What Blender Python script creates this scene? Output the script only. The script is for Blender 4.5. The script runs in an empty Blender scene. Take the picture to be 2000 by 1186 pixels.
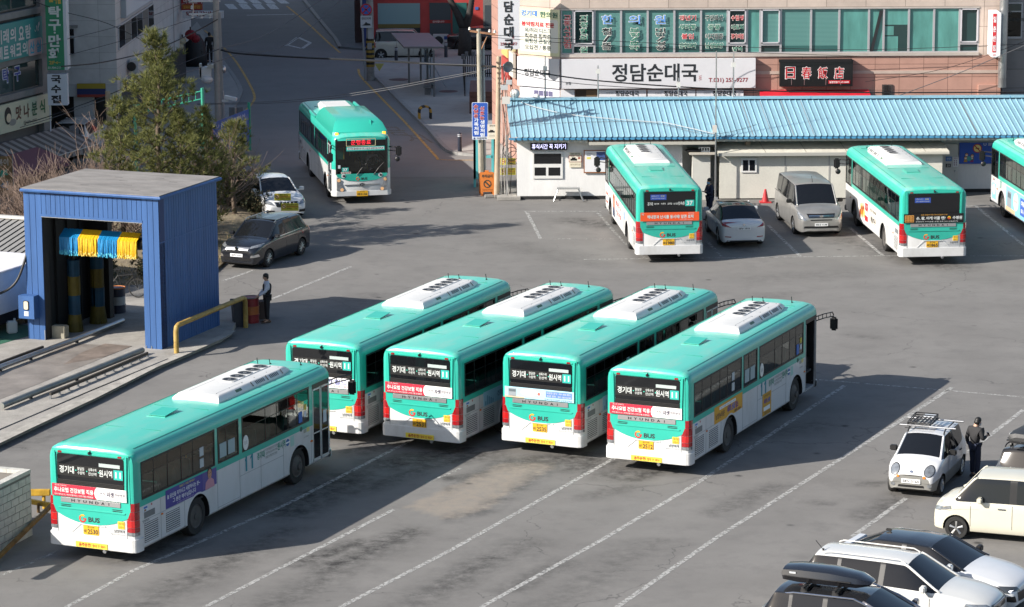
import bpy, bmesh, math, random
from mathutils import Vector, Matrix
from mathutils.bvhtree import BVHTree
R = math.radians
scene = bpy.context.scene
COL = scene.collection
random.seed(7)

# ------------------------------------------------------------------ camera
F_PX, PITCH, ROLL, CAM_H = 6134.1, 0.1978, 0.0052, 21.732
cam = bpy.data.cameras.new('camera')
cam.sensor_width = 36.0
cam.lens = F_PX * 36.0 / 2000.0
cam.clip_end = 3000
co = bpy.data.objects.new('camera', cam)
COL.objects.link(co)
co.location = (0, 0, CAM_H)
co.rotation_euler = (Matrix.Rotation(math.pi / 2 - PITCH, 3, 'X') @ Matrix.Rotation(-ROLL, 3, 'Z')).to_euler()
scene.camera = co

# ------------------------------------------------------------------ light
SUN_EL, SX, SY = R(30.0), 0.91, 0.415
world = bpy.data.worlds.new('World'); scene.world = world
world.use_nodes = True
wn = world.node_tree
sky = wn.nodes.new('ShaderNodeTexSky'); sky.sky_type = 'NISHITA'; sky.sun_disc = False
sky.sun_elevation = SUN_EL; sky.sun_rotation = math.atan2(-SX, -SY)
sky.air_density = 1.0; sky.dust_density = 1.5; sky.ozone_density = 1.0
bg = wn.nodes['Background']; bg.inputs['Strength'].default_value = 0.08
wn.links.new(sky.outputs[0], bg.inputs['Color'])
sl = bpy.data.lights.new('sun', 'SUN'); sl.energy = 4.4; sl.angle = R(0.5); sl.color = (1.0, 0.935, 0.85)
so = bpy.data.objects.new('sun', sl); COL.objects.link(so)
sd = Vector((SX, SY, 0)).normalized() * math.cos(SUN_EL) + Vector((0, 0, -math.sin(SUN_EL)))
so.rotation_euler = sd.to_track_quat('-Z', 'Y').to_euler(); so.location = (-60, 20, 60)
scene.view_settings.view_transform = 'Standard'
scene.view_settings.look = 'None'
scene.view_settings.exposure = 0.93
scene.cycles.max_bounces = 6
scene.cycles.transparent_max_bounces = 12
scene.cycles.caustics_reflective = False
scene.cycles.caustics_refractive = False

# ------------------------------------------------------------------ survey: where a photographed point stands in the world
_cp, _sp = math.cos(PITCH), math.sin(PITCH)
def ray(u, v):
    xr, yr = (u - 1000) / F_PX, -(v - 593) / F_PX
    c, s = math.cos(ROLL), math.sin(ROLL)
    xc, yc = xr * c + yr * s, -xr * s + yr * c
    return Vector((xc, _cp + yc * _sp, -_sp + yc * _cp))
def at(u, v, z=0.0):
    d = ray(u, v); t = (z - CAM_H) / d.z
    return Vector((d.x * t, d.y * t, z))
def atY(u, v, Y):
    d = ray(u, v); t = Y / d.y
    return Vector((d.x * t, Y, CAM_H + d.z * t))

# ------------------------------------------------------------------ materials
def lin(h):
    if not isinstance(h, str): return tuple(h)
    h = h.lstrip('#'); o = []
    for i in (0, 2, 4):
        c = int(h[i:i+2], 16) / 255
        o.append(c / 12.92 if c <= .04045 else ((c + .055) / 1.055) ** 2.4)
    return tuple(o)
_M = {}
def mat(name, col=None, rough=.5, metal=0., var=0., scale=2., bump=0., bscale=None, coat=0., stretch=None, spec=.5, var2=0., scale2=20.):
    if name in _M: return _M[name]
    m = bpy.data.materials.new(name); m.use_nodes = True
    nt = m.node_tree; p = nt.nodes['Principled BSDF']; L = nt.links.new
    c = lin(col); p.inputs['Base Color'].default_value = (*c, 1)
    p.inputs['Roughness'].default_value = rough; p.inputs['Metallic'].default_value = metal
    p.inputs['Coat Weight'].default_value = coat; p.inputs['Coat Roughness'].default_value = .06
    p.inputs['Specular IOR Level'].default_value = spec
    if var or bump or var2:
        tc = nt.nodes.new('ShaderNodeTexCoord'); src = tc.outputs['Object']
        if stretch:
            mp = nt.nodes.new('ShaderNodeMapping'); mp.inputs['Scale'].default_value = stretch
            L(src, mp.inputs[0]); src = mp.outputs[0]
    prev = None
    for vv, sc, det in ((var, scale, 6), (var2, scale2, 3)):
        if not vv: continue
        n = nt.nodes.new('ShaderNodeTexNoise'); n.inputs['Scale'].default_value = sc; n.inputs['Detail'].default_value = det
        n.inputs['Roughness'].default_value = .65
        L(src, n.inputs['Vector'])
        mr = nt.nodes.new('ShaderNodeMapRange'); mr.inputs[1].default_value = .3; mr.inputs[2].default_value = .7
        mr.inputs[3].default_value = 1 - vv; mr.inputs[4].default_value = 1 + vv
        L(n.outputs['Fac'], mr.inputs[0])
        mx = nt.nodes.new('ShaderNodeMix'); mx.data_type = 'RGBA'; mx.blend_type = 'MULTIPLY'; mx.inputs[0].default_value = 1
        if prev is None: mx.inputs[6].default_value = (*c, 1)
        else: L(prev, mx.inputs[6])
        L(mr.outputs[0], mx.inputs[7]); prev = mx.outputs[2]
    if prev is not None: L(prev, p.inputs['Base Color'])
    if bump:
        n = nt.nodes.new('ShaderNodeTexNoise'); n.inputs['Scale'].default_value = bscale or scale * 6; n.inputs['Detail'].default_value = 4
        L(src, n.inputs['Vector'])
        b = nt.nodes.new('ShaderNodeBump'); b.inputs['Strength'].default_value = bump; b.inputs['Distance'].default_value = .02
        L(n.outputs['Fac'], b.inputs['Height']); L(b.outputs[0], p.inputs['Normal'])
    _M[name] = m
    return m
def glass(name, tint, refl=(.9, .95, .95), rough=.02, base=.06):
    if name in _M: return _M[name]
    m = bpy.data.materials.new(name); m.use_nodes = True
    nt = m.node_tree; nt.nodes.remove(nt.nodes['Principled BSDF']); L = nt.links.new
    t = nt.nodes.new('ShaderNodeBsdfTransparent'); t.inputs[0].default_value = (*tint, 1)
    g = nt.nodes.new('ShaderNodeBsdfGlossy'); g.inputs[0].default_value = (*refl, 1); g.inputs['Roughness'].default_value = rough
    fr = nt.nodes.new('ShaderNodeFresnel'); fr.inputs[0].default_value = 1.5
    ad = nt.nodes.new('ShaderNodeMath'); ad.operation = 'ADD'; ad.inputs[1].default_value = base; ad.use_clamp = True
    mx = nt.nodes.new('ShaderNodeMixShader')
    L(fr.outputs[0], ad.inputs[0]); L(ad.outputs[0], mx.inputs[0]); L(t.outputs[0], mx.inputs[1]); L(g.outputs[0], mx.inputs[2])
    L(mx.outputs[0], nt.nodes['Material Output'].inputs[0])
    _M[name] = m
    return m
def leafy(name, c, tr=.45):
    m = mat(name, c, .7, var=.3, scale=3); nt = m.node_tree; p = nt.nodes['Principled BSDF']; L = nt.links.new
    t = nt.nodes.new('ShaderNodeBsdfTranslucent'); mx = nt.nodes.new('ShaderNodeMixShader'); mx.inputs[0].default_value = tr
    L(p.inputs['Base Color'].links[0].from_socket, t.inputs[0]); L(p.outputs[0], mx.inputs[1]); L(t.outputs[0], mx.inputs[2]); L(mx.outputs[0], nt.nodes['Material Output'].inputs[0])
    return m
def glow(name, col, s):
    if name in _M: return _M[name]
    m = mat(name, col, .4); p = m.node_tree.nodes['Principled BSDF']
    p.inputs['Emission Color'].default_value = (*lin(col), 1); p.inputs['Emission Strength'].default_value = s
    return m
def ink(h, rough=.55):
    return mat('ink_' + h.lstrip('#'), h, rough)
def worn(name, col, amount=.45, scale=6., rough=.7):
    """paint on the ground, worn through in patches"""
    if name in _M: return _M[name]
    m = mat(name, col, rough, var=.12, scale=3)
    nt = m.node_tree; p = nt.nodes['Principled BSDF']; L = nt.links.new
    tc = nt.nodes.new('ShaderNodeTexCoord')
    n = nt.nodes.new('ShaderNodeTexNoise'); n.inputs['Scale'].default_value = scale; n.inputs['Detail'].default_value = 9; n.inputs['Roughness'].default_value = .8
    L(tc.outputs['Object'], n.inputs['Vector'])
    r = nt.nodes.new('ShaderNodeValToRGB'); r.color_ramp.elements[0].position = amount - .06; r.color_ramp.elements[1].position = amount + .09
    r.color_ramp.elements[0].color = (.06, .06, .06, 1); r.color_ramp.elements[1].color = (1, 1, 1, 1)
    L(n.outputs['Fac'], r.inputs[0]); L(r.outputs[0], p.inputs['Alpha'])
    return m

WHITE = mat('white_paint', (.63, .64, .64), .28, var=.05, scale=1.5, coat=.3)
TEAL = mat('teal_paint', (.030, .42, .325), .3, var=.07, scale=1.2, coat=.3)
BLACK = mat('black_plastic', (.012, .012, .013), .45)
RUBBER = mat('tyre_rubber', (.018, .018, .018), .8, var=.3, scale=8)
DARKIN = mat('dark_interior', (.03, .032, .034), .8)
STEEL = mat('bare_steel', (.45, .46, .47), .35, .9, var=.1, scale=3)
GREYM = mat('grey_metal', (.30, .31, .32), .5, .3, var=.12, scale=3)
CHROME = mat('chrome', (.75, .76, .78), .12, 1.)
CARGLASS = mat('car_glass', (.008, .009, .011), .04, spec=.6)
LAMP = mat('lamp_lens', (.30, .32, .34), .1, .5, coat=1., var=.4, scale=9)
REDLENS = mat('red_lens', (.30, .008, .012), .15, coat=1., var=.25, scale=5)
ORLENS = mat('orange_lens', (.75, .20, .02), .2, coat=1.)
BUSGLASS = glass('bus_glass', (.42, .44, .43), base=.02)
SHELTERGLASS = glass('shelter_glass', (.55, .60, .62), base=.02)
CONC = mat('concrete', (.30, .285, .26), .85, var=.22, scale=1.3, bump=.4, bscale=18, var2=.12, scale2=30)

# ------------------------------------------------------------------ objects
def tag(o, label=None, cat=None, group=None, kind=None):
    if label: o['label'] = label
    if cat: o['category'] = cat
    if group: o['group'] = group
    if kind: o['kind'] = kind
    return o
def thing(name, label, cat, loc=(0, 0, 0), rz=0., group=None):
    o = bpy.data.objects.new(name, None); COL.objects.link(o); o.empty_display_size = .3
    o.location = loc; o.rotation_euler = (0, 0, rz)
    return tag(o, label, cat, group)
def copy_tree(o, parent=None):
    c = o.copy(); COL.objects.link(c)
    if parent: c.parent = parent
    for ch in list(o.children): copy_tree(ch, c)
    return c
_txt = {}
_tc = bpy.data.curves.new('lettering', 'FONT'); _to = bpy.data.objects.new('lettering', _tc)
def text_data(s, bold):
    k = (s, bold)
    if k not in _txt:
        COL.objects.link(_to)
        _tc.body = s; _tc.offset = bold; _tc.resolution_u = 2
        dg = bpy.context.evaluated_depsgraph_get(); dg.update()
        me = bpy.data.meshes.new_from_object(_to.evaluated_get(dg))
        V = [tuple(v.co[:2]) for v in me.vertices]; Fc = [tuple(p.vertices) for p in me.polygons]
        bpy.data.meshes.remove(me); COL.objects.unlink(_to)
        xs = [a for a, b in V] or [0]; ys = [b for a, b in V] or [0]
        _txt[k] = (V, Fc, min(xs), max(xs), min(ys), max(ys))
    return _txt[k]

class MB:
    """collects faces; build() links them as one mesh object"""
    def __init__(s): s.v = []; s.f = []; s.fm = []; s.m = []
    def mi(s, m):
        if m not in s.m: s.m.append(m)
        return s.m.index(m)
    def add(s, vs, fs, m):
        b = len(s.v); s.v += [tuple(v) for v in vs]; i = s.mi(m)
        for f in fs: s.f.append(tuple(b + k for k in f)); s.fm.append(i)
        return s
    def poly(s, pts, m): return s.add(pts, [tuple(range(len(pts)))], m)
    def box(s, c, d, m, rz=0., M=None):
        x, y, z = (k / 2 for k in d); vs = []
        ca, sa = math.cos(rz), math.sin(rz)
        for a in (-x, x):
            for b in (-y, y):
                for e in (-z, z):
                    q = Vector((a, b, e))
                    if M is not None: q = M @ q
                    vs.append((c[0] + q.x * ca - q.y * sa, c[1] + q.x * sa + q.y * ca, c[2] + q.z))
        return s.add(vs, [(0, 1, 3, 2), (4, 6, 7, 5), (0, 4, 5, 1), (2, 3, 7, 6), (0, 2, 6, 4), (1, 5, 7, 3)], m)
    def bx(s, x0, x1, y0, y1, z0, z1, m): return s.box(((x0+x1)/2, (y0+y1)/2, (z0+z1)/2), (abs(x1-x0), abs(y1-y0), abs(z1-z0)), m)
    def cyl(s, p0, p1, r0, m, r1=None, n=10, caps=True):
        p0, p1 = Vector(p0), Vector(p1); d = p1 - p0
        if d.length < 1e-6: return s
        r1 = r0 if r1 is None else r1
        a = d.orthogonal().normalized(); b = d.normalized().cross(a)
        vs = []
        for p, r in ((p0, r0), (p1, r1)):
            for k in range(n):
                t = 2 * math.pi * k / n
                vs.append(p + a * (r * math.cos(t)) + b * (r * math.sin(t)))
        fs = [(k, (k+1) % n, n + (k+1) % n, n + k) for k in range(n)]
        if caps: fs += [tuple(range(n - 1, -1, -1)), tuple(range(n, 2 * n))]
        return s.add(vs, fs, m)
    def tube(s, pts, r, m, n=6, r1=None):
        pts = [Vector(p) for p in pts]; vs = []; N = len(pts); a = None
        for i, p in enumerate(pts):
            d = (pts[min(i+1, N-1)] - pts[max(i-1, 0)]).normalized()
            a = d.orthogonal().normalized() if a is None else (a - d * a.dot(d)).normalized()
            b = d.cross(a); rr = r if r1 is None else r + (r1 - r) * i / (N - 1)
            for k in range(n):
                t = 2 * math.pi * k / n
                vs.append(p + a * (rr * math.cos(t)) + b * (rr * math.sin(t)))
        fs = [(i*n+k, i*n+(k+1) % n, (i+1)*n+(k+1) % n, (i+1)*n+k) for i in range(N-1) for k in range(n)]
        fs += [tuple(range(n-1, -1, -1)), tuple(range((N-1)*n, N*n))]
        return s.add(vs, fs, m)
    def lathe(s, prof, m, n=24, O=(0, 0, 0), A=(0, 0, 1)):
        """prof: (radius, distance along axis A)"""
        O, A = Vector(O), Vector(A).normalized(); a = A.orthogonal().normalized(); b = A.cross(a); vs = []
        for r, h in prof:
            for k in range(n):
                t = 2 * math.pi * k / n
                vs.append(O + A * h + a * (r * math.cos(t)) + b * (r * math.sin(t)))
        fs = [(i*n+k, i*n+(k+1) % n, (i+1)*n+(k+1) % n, (i+1)*n+k) for i in range(len(prof)-1) for k in range(n)]
        fs += [tuple(range(n-1, -1, -1)), tuple(range((len(prof)-1)*n, len(prof)*n))]
        return s.add(vs, fs, m)
    def ball(s, c, r, m, n=12, k=8, sc=(1, 1, 1)):
        vs = [(c[0], c[1], c[2] - r * sc[2])]
        for i in range(1, k):
            ph = math.pi * i / k - math.pi / 2
            for j in range(n):
                t = 2 * math.pi * j / n
                vs.append((c[0] + r*sc[0]*math.cos(ph)*math.cos(t), c[1] + r*sc[1]*math.cos(ph)*math.sin(t), c[2] + r*sc[2]*math.sin(ph)))
        vs.append((c[0], c[1], c[2] + r * sc[2])); top = len(vs) - 1
        fs = [(0, 1 + (j+1) % n, 1 + j) for j in range(n)]
        for i in range(k - 2):
            for j in range(n):
                q = 1 + i * n
                fs.append((q + j, q + (j+1) % n, q + n + (j+1) % n, q + n + j))
        q = 1 + (k - 2) * n
        fs += [(q + j, q + (j+1) % n, top) for j in range(n)]
        return s.add(vs, fs, m)
    def plate(s, fr, pts, t, m):
        """2-D outline on a plane frame, given thickness t outwards"""
        O, U, V, N = fr; n = len(pts)
        if sum(pts[i][0]*pts[(i+1) % n][1] - pts[(i+1) % n][0]*pts[i][1] for i in range(n)) < 0: pts = pts[::-1]
        vs = [O + U*a + V*b for a, b in pts] + [O + U*a + V*b + N*t for a, b in pts]
        fs = [tuple(range(n, 2*n)), tuple(range(n-1, -1, -1))] + [(k, (k+1) % n, n+(k+1) % n, n+k) for k in range(n)]
        return s.add(vs, fs, m)
    def rect(s, fr, x0, y0, x1, y1, t, m, rad=0.):
        return s.plate(fr, rrect(x0, y0, x1, y1, rad), t, m)
    def ring(s, fr, cx, cy, r0, r1, a0, a1, t, m, n=20):
        for k in range(n):
            p, q = R(a0 + (a1-a0)*k/n), R(a0 + (a1-a0)*(k+1)/n)
            s.plate(fr, [(cx+r0*math.cos(p), cy+r0*math.sin(p)), (cx+r1*math.cos(p), cy+r1*math.sin(p)), (cx+r1*math.cos(q), cy+r1*math.sin(q)), (cx+r0*math.cos(q), cy+r0*math.sin(q))], t, m)
        return s
    def disc(s, fr, cx, cy, r, t, m, n=20, sy=1.):
        return s.plate(fr, [(cx + r*math.cos(2*math.pi*k/n), cy + sy*r*math.sin(2*math.pi*k/n)) for k in range(n)], t, m)
    def text(s, fr, string, cx, cy, w, h, m, lift=.004, bold=.0):
        """lettering stretched into the box w x h centred on (cx, cy)"""
        V, Fc, x0, x1, y0, y1 = text_data(string, bold)
        if not V: return s
        O, U, W, N = fr; sx, sy = w / max(x1-x0, 1e-6), h / max(y1-y0, 1e-6)
        return s.add([O + U*(cx + (a-(x0+x1)/2)*sx) + W*(cy + (b-(y0+y1)/2)*sy) + N*lift for a, b in V], Fc, m)
    def vtext(s, fr, string, cx, top, ch, step, m, lift=.004, bold=.0, cw=None):
        for i, c in enumerate(string):
            if c != ' ': s.text(fr, c, cx, top - step*i - ch/2, (cw or ch) * (.5 if c in '/·' else 1), ch * (.35 if c == '·' else 1), m, lift, bold)
        return s
    def build(s, name, parent=None, smooth=False, loc=None, rz=None, bevel=0.):
        me = bpy.data.meshes.new(name); me.from_pydata(s.v, [], s.f)
        for m in s.m: me.materials.append(m)
        me.polygons.foreach_set('material_index', s.fm)
        if smooth: me.shade_smooth() if smooth is True else me.shade_smooth()
        me.update()
        if bevel:
            bm = bmesh.new(); bm.from_mesh(me); bmesh.ops.remove_doubles(bm, verts=bm.verts, dist=1e-5)
            es = [e for e in bm.edges if len(e.link_faces) == 2 and e.calc_face_angle(0) > .6]
            bmesh.ops.bevel(bm, geom=es, offset=bevel, segments=2, affect='EDGES', clamp_overlap=True)
            bm.to_mesh(me); bm.free()
        if smooth and smooth is not True: me.set_sharp_from_angle(angle=R(smooth))
        o = bpy.data.objects.new(name, me); COL.objects.link(o)
        if parent: o.parent = parent
        if loc is not None: o.location = loc
        if rz is not None: o.rotation_euler = (0, 0, rz)
        return o
def rrect(x0, y0, x1, y1, r=0., n=4):
    if r <= 0: return [(x0, y0), (x1, y0), (x1, y1), (x0, y1)]
    o = []
    for cx, cy, a in ((x1-r, y0+r, -90), (x1-r, y1-r, 0), (x0+r, y1-r, 90), (x0+r, y0+r, 180)):
        for k in range(n+1):
            t = R(a + 90*k/n); o.append((cx + r*math.cos(t), cy + r*math.sin(t)))
    return o
def frame(O, U, V):
    U, V = Vector(U).normalized(), Vector(V).normalized()
    return (Vector(O), U, V, U.cross(V))
Zup = (0, 0, 1)
def boolean_cut(o, cutters):
    """subtract cutter meshes from o, in place"""
    for c in cutters:
        c.parent = o.parent
        md = o.modifiers.new('cut', 'BOOLEAN'); md.operation = 'DIFFERENCE'; md.solver = 'EXACT'; md.object = c
        md.material_mode = 'TRANSFER'
    dg = bpy.context.evaluated_depsgraph_get(); dg.update()
    me = bpy.data.meshes.new_from_object(o.evaluated_get(dg))
    o.modifiers.clear(); old = o.data; o.data = me; bpy.data.meshes.remove(old)
    for c in cutters:
        d = c.data; bpy.data.objects.remove(c); bpy.data.meshes.remove(d)
def split_by_material(o, mapping, parent):
    """faces of o carrying a material in mapping become parts of their own (one per connected patch)"""
    me = o.data; out = []
    for mname, pname in mapping.items():
        idx = [i for i, m in enumerate(me.materials) if m and m.name == mname]
        if not idx: continue
        bm = bmesh.new(); bm.from_mesh(me)
        fs = {f for f in bm.faces if f.material_index in idx}
        while fs:
            seed = fs.pop(); comp = [seed]; st = [seed]
            while st:
                f = st.pop()
                for e in f.edges:
                    for g in e.link_faces:
                        if g in fs: fs.remove(g); comp.append(g); st.append(g)
            vm = {}; vs = []; fl = []
            for f in comp:
                for v in f.verts:
                    if v not in vm: vm[v] = len(vs); vs.append(v.co.copy())
                fl.append([vm[v] for v in f.verts])
            if len(fl) < 3: continue
            nm = pname(sum((v for v in vs), Vector()) / len(vs)) if callable(pname) else pname
            b = MB(); b.add(vs, fl, me.materials[idx[0]]); out.append(b.build(nm, parent, smooth=True))
        bm.free()
        bm = bmesh.new(); bm.from_mesh(me)
        bmesh.ops.delete(bm, geom=[f for f in bm.faces if f.material_index in idx], context='FACES')
        bm.to_mesh(me); bm.free()
    return out
# ------------------------------------------------------------------ city bus
def dusty(name, base, dust, amt, off=0., st=(.35, 1.3, 1)):
    if name in _M: return _M[name]
    m = mat(name, base, .32, coat=.25); nt = m.node_tree; p = nt.nodes['Principled BSDF']; L = nt.links.new
    tc = nt.nodes.new('ShaderNodeTexCoord'); mp = nt.nodes.new('ShaderNodeMapping'); mp.inputs['Scale'].default_value = st; mp.inputs['Location'].default_value = (off*7.3, off*3.1, off)
    n = nt.nodes.new('ShaderNodeTexNoise'); n.inputs['Scale'].default_value = 1.6; n.inputs['Detail'].default_value = 8; n.inputs['Roughness'].default_value = .7
    mr = nt.nodes.new('ShaderNodeMapRange'); mr.inputs[1].default_value = .45; mr.inputs[2].default_value = .8; mr.inputs[4].default_value = amt
    mx = nt.nodes.new('ShaderNodeMix'); mx.data_type = 'RGBA'; mx.inputs[6].default_value = (*base, 1); mx.inputs[7].default_value = (*dust, 1)
    L(tc.outputs['Object'], mp.inputs[0]); L(mp.outputs[0], n.inputs['Vector']); L(n.outputs['Fac'], mr.inputs[0]); L(mr.outputs[0], mx.inputs[0]); L(mx.outputs[2], p.inputs['Base Color'])
    r2 = nt.nodes.new('ShaderNodeMapRange'); r2.inputs[3].default_value = .3; r2.inputs[4].default_value = .6; L(mr.outputs[0], r2.inputs[0]); L(r2.outputs[0], p.inputs['Roughness'])
    return m
ROOFTEAL = dusty('teal_roof_paint', (.075, .53, .42), (.42, .46, .40), .5)
LOWWHITE = dusty('white_skirt_paint', (.63, .64, .64), (.36, .34, .30), .45)
SEAT = mat('seat_fabric', (.02, .20, .17), .7, var=.2, scale=6)
YELLOWP = mat('plate_yellow', (.72, .40, .02), .45)
SIGNTEAL = mat('sign_teal', (.03, .42, .36), .4)
PZ = [(.36, -.05), (.42, 0), (.7, 0), (1.0, 0), (1.25, 0), (1.47, 0), (1.63, 0), (2.6, -.005), (2.73, -.025), (2.84, -.085), (2.915, -.21), (2.955, -.45), (2.975, -1.245)]
BW = [(0, 1.13), (.03, 1.195), (.1, 1.235), (.22, 1.245), (.32, 1.245), (4.1, 1.245), (4.25, 1.245), (5.4, 1.245), (5.58, 1.245), (9.3, 1.245), (9.45, 1.245), (9.65, 1.245), (10.55, 1.245), (10.65, 1.24), (10.78, 1.2), (10.86, 1.13), (10.9, 1.06)]
RK = {0: .72, .03: .86, .1: .96, 10.65: .99, 10.78: .93, 10.86: .8, 10.9: .66}
WX = (3.15, 8.8)
def wheel(parent, x, y, side, r=.5, w=.28, hub='front', rimm=None):
    """side +1: outer face towards +y"""
    b = MB(); A = (0, side, 0); O = (x, y, r)
    b.lathe([(r*.62, -w), (r*.93, -w), (r, -w*.85), (r, -w*.15), (r*.94, 0), (r*.66, .0), (r*.62, -.02), (r*.60, -w)], RUBBER, 28, O, A)
    t = b.build('wheel', parent, smooth=35)
    m = rimm or STEEL; c = MB()
    if hub == 'front':
        c.lathe([(r*.63, -.02), (r*.60, .005), (r*.54, -.01), (r*.48, .0), (r*.34, .05), (r*.30, .055), (r*.27, .045), (r*.20, .05), (r*.18, .10), (r*.10, .11), (0.001, .11)], m, 20, O, A)
    elif hub == 'rear':
        c.lathe([(r*.63, -.02), (r*.60, .0), (r*.55, -.02), (r*.50, -.19), (r*.34, -.2), (r*.30, -.05), (r*.18, -.03), (r*.16, .0), (0.001, .0)], m, 20, O, A)
    else:
        c.lathe([(r*.66, -.01), (r*.64, .004), (r*.60, -.012), (r*.58, -.06), (0.001, -.065)], BLACK if hub != 'steel' else m, 20, O, A)
        n = 5 if hub == 'five' else 8 if hub != 'ten' else 10
        for k in range(n):
            t_ = 2*math.pi*k/n + .3
            for dt in ((-.09, .09) if n == 5 else (0,)):
                p = Vector((math.cos(t_+dt)*r*.60, 0, math.sin(t_+dt)*r*.60)); q = Vector((math.cos(t_)*r*.12, 0, math.sin(t_)*r*.12))
                c.cyl((x+q.x, y-side*.012, r+q.z), (x+p.x, y-side*.012, r+p.z), r*.075, m, r*.055, n=6)
        c.lathe([(r*.15, -.03), (r*.14, .0), (.001, .004)], m, 12, O, A)
    c.build('rim', t, smooth=35)
    return t
def bus_wrap(b, off, x1, z0, z1, m, rear=True, yin=None, shrink=0.):
    """band following the rear (or front) corner plan of the bus body, both sides"""
    pl = [(x, w) for x, w in BW if (x <= x1 if rear else x >= x1)]
    pl = [(x1, 1.245)] + [q for q in (pl[::-1] if rear else pl) if q[0] != x1]
    full = []
    for i, (x, w) in enumerate(pl):
        e = 0 if rear else 10.9
        nx = (-1 if rear else 1) * (1.0 if w < 1.2 else .5 if w < 1.24 else 0); ny = 1.0 if w > 1.15 else .5
        full.append((x + nx*off, w + ny*off))
    if yin is None:
        ring = full + [(x, -w) for x, w in full[::-1]]
        groups = [ring]
    else:
        last = full[-1]
        groups = [full + [(last[0], yin)], [(x, -w) for x, w in full] + [(last[0], -yin)]]
    for ring in groups:
        n = len(ring)
        vs = [(x, y, z0) for x, y in ring] + [(x, y, z1 ) for x, y in ring]
        inner = [(x + (.12 if rear else -.12), y*.9, z0) for x, y in ring]; innt = [(x + (.12 if rear else -.12), y*.9, z1) for x, y in ring]
        vs += inner + innt
        fs = [(i, i+1, n+i+1, n+i) for i in range(n-1)] + [(n+i, n+i+1, 3*n+i+1, 3*n+i) for i in range(n-1)] + [(i+1, i, 2*n+i, 2*n+i+1) for i in range(n-1)]
        b.add(vs, fs, m)
def glogo(b, fr, cx, cy, s, t=.004):
    b.ring(fr, cx, cy, s*.30, s*.5, 55, 140, t, ink('#e8a020'), 6); b.ring(fr, cx, cy, s*.30, s*.5, 140, 230, t, ink('#d8452a'), 6)
    b.ring(fr, cx, cy, s*.30, s*.5, 230, 345, t, ink('#c0272d'), 8)
    b.rect(fr, cx + s*.05, cy - s*.1, cx + s*.5, cy + s*.06, t, ink('#c0272d'))
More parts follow.
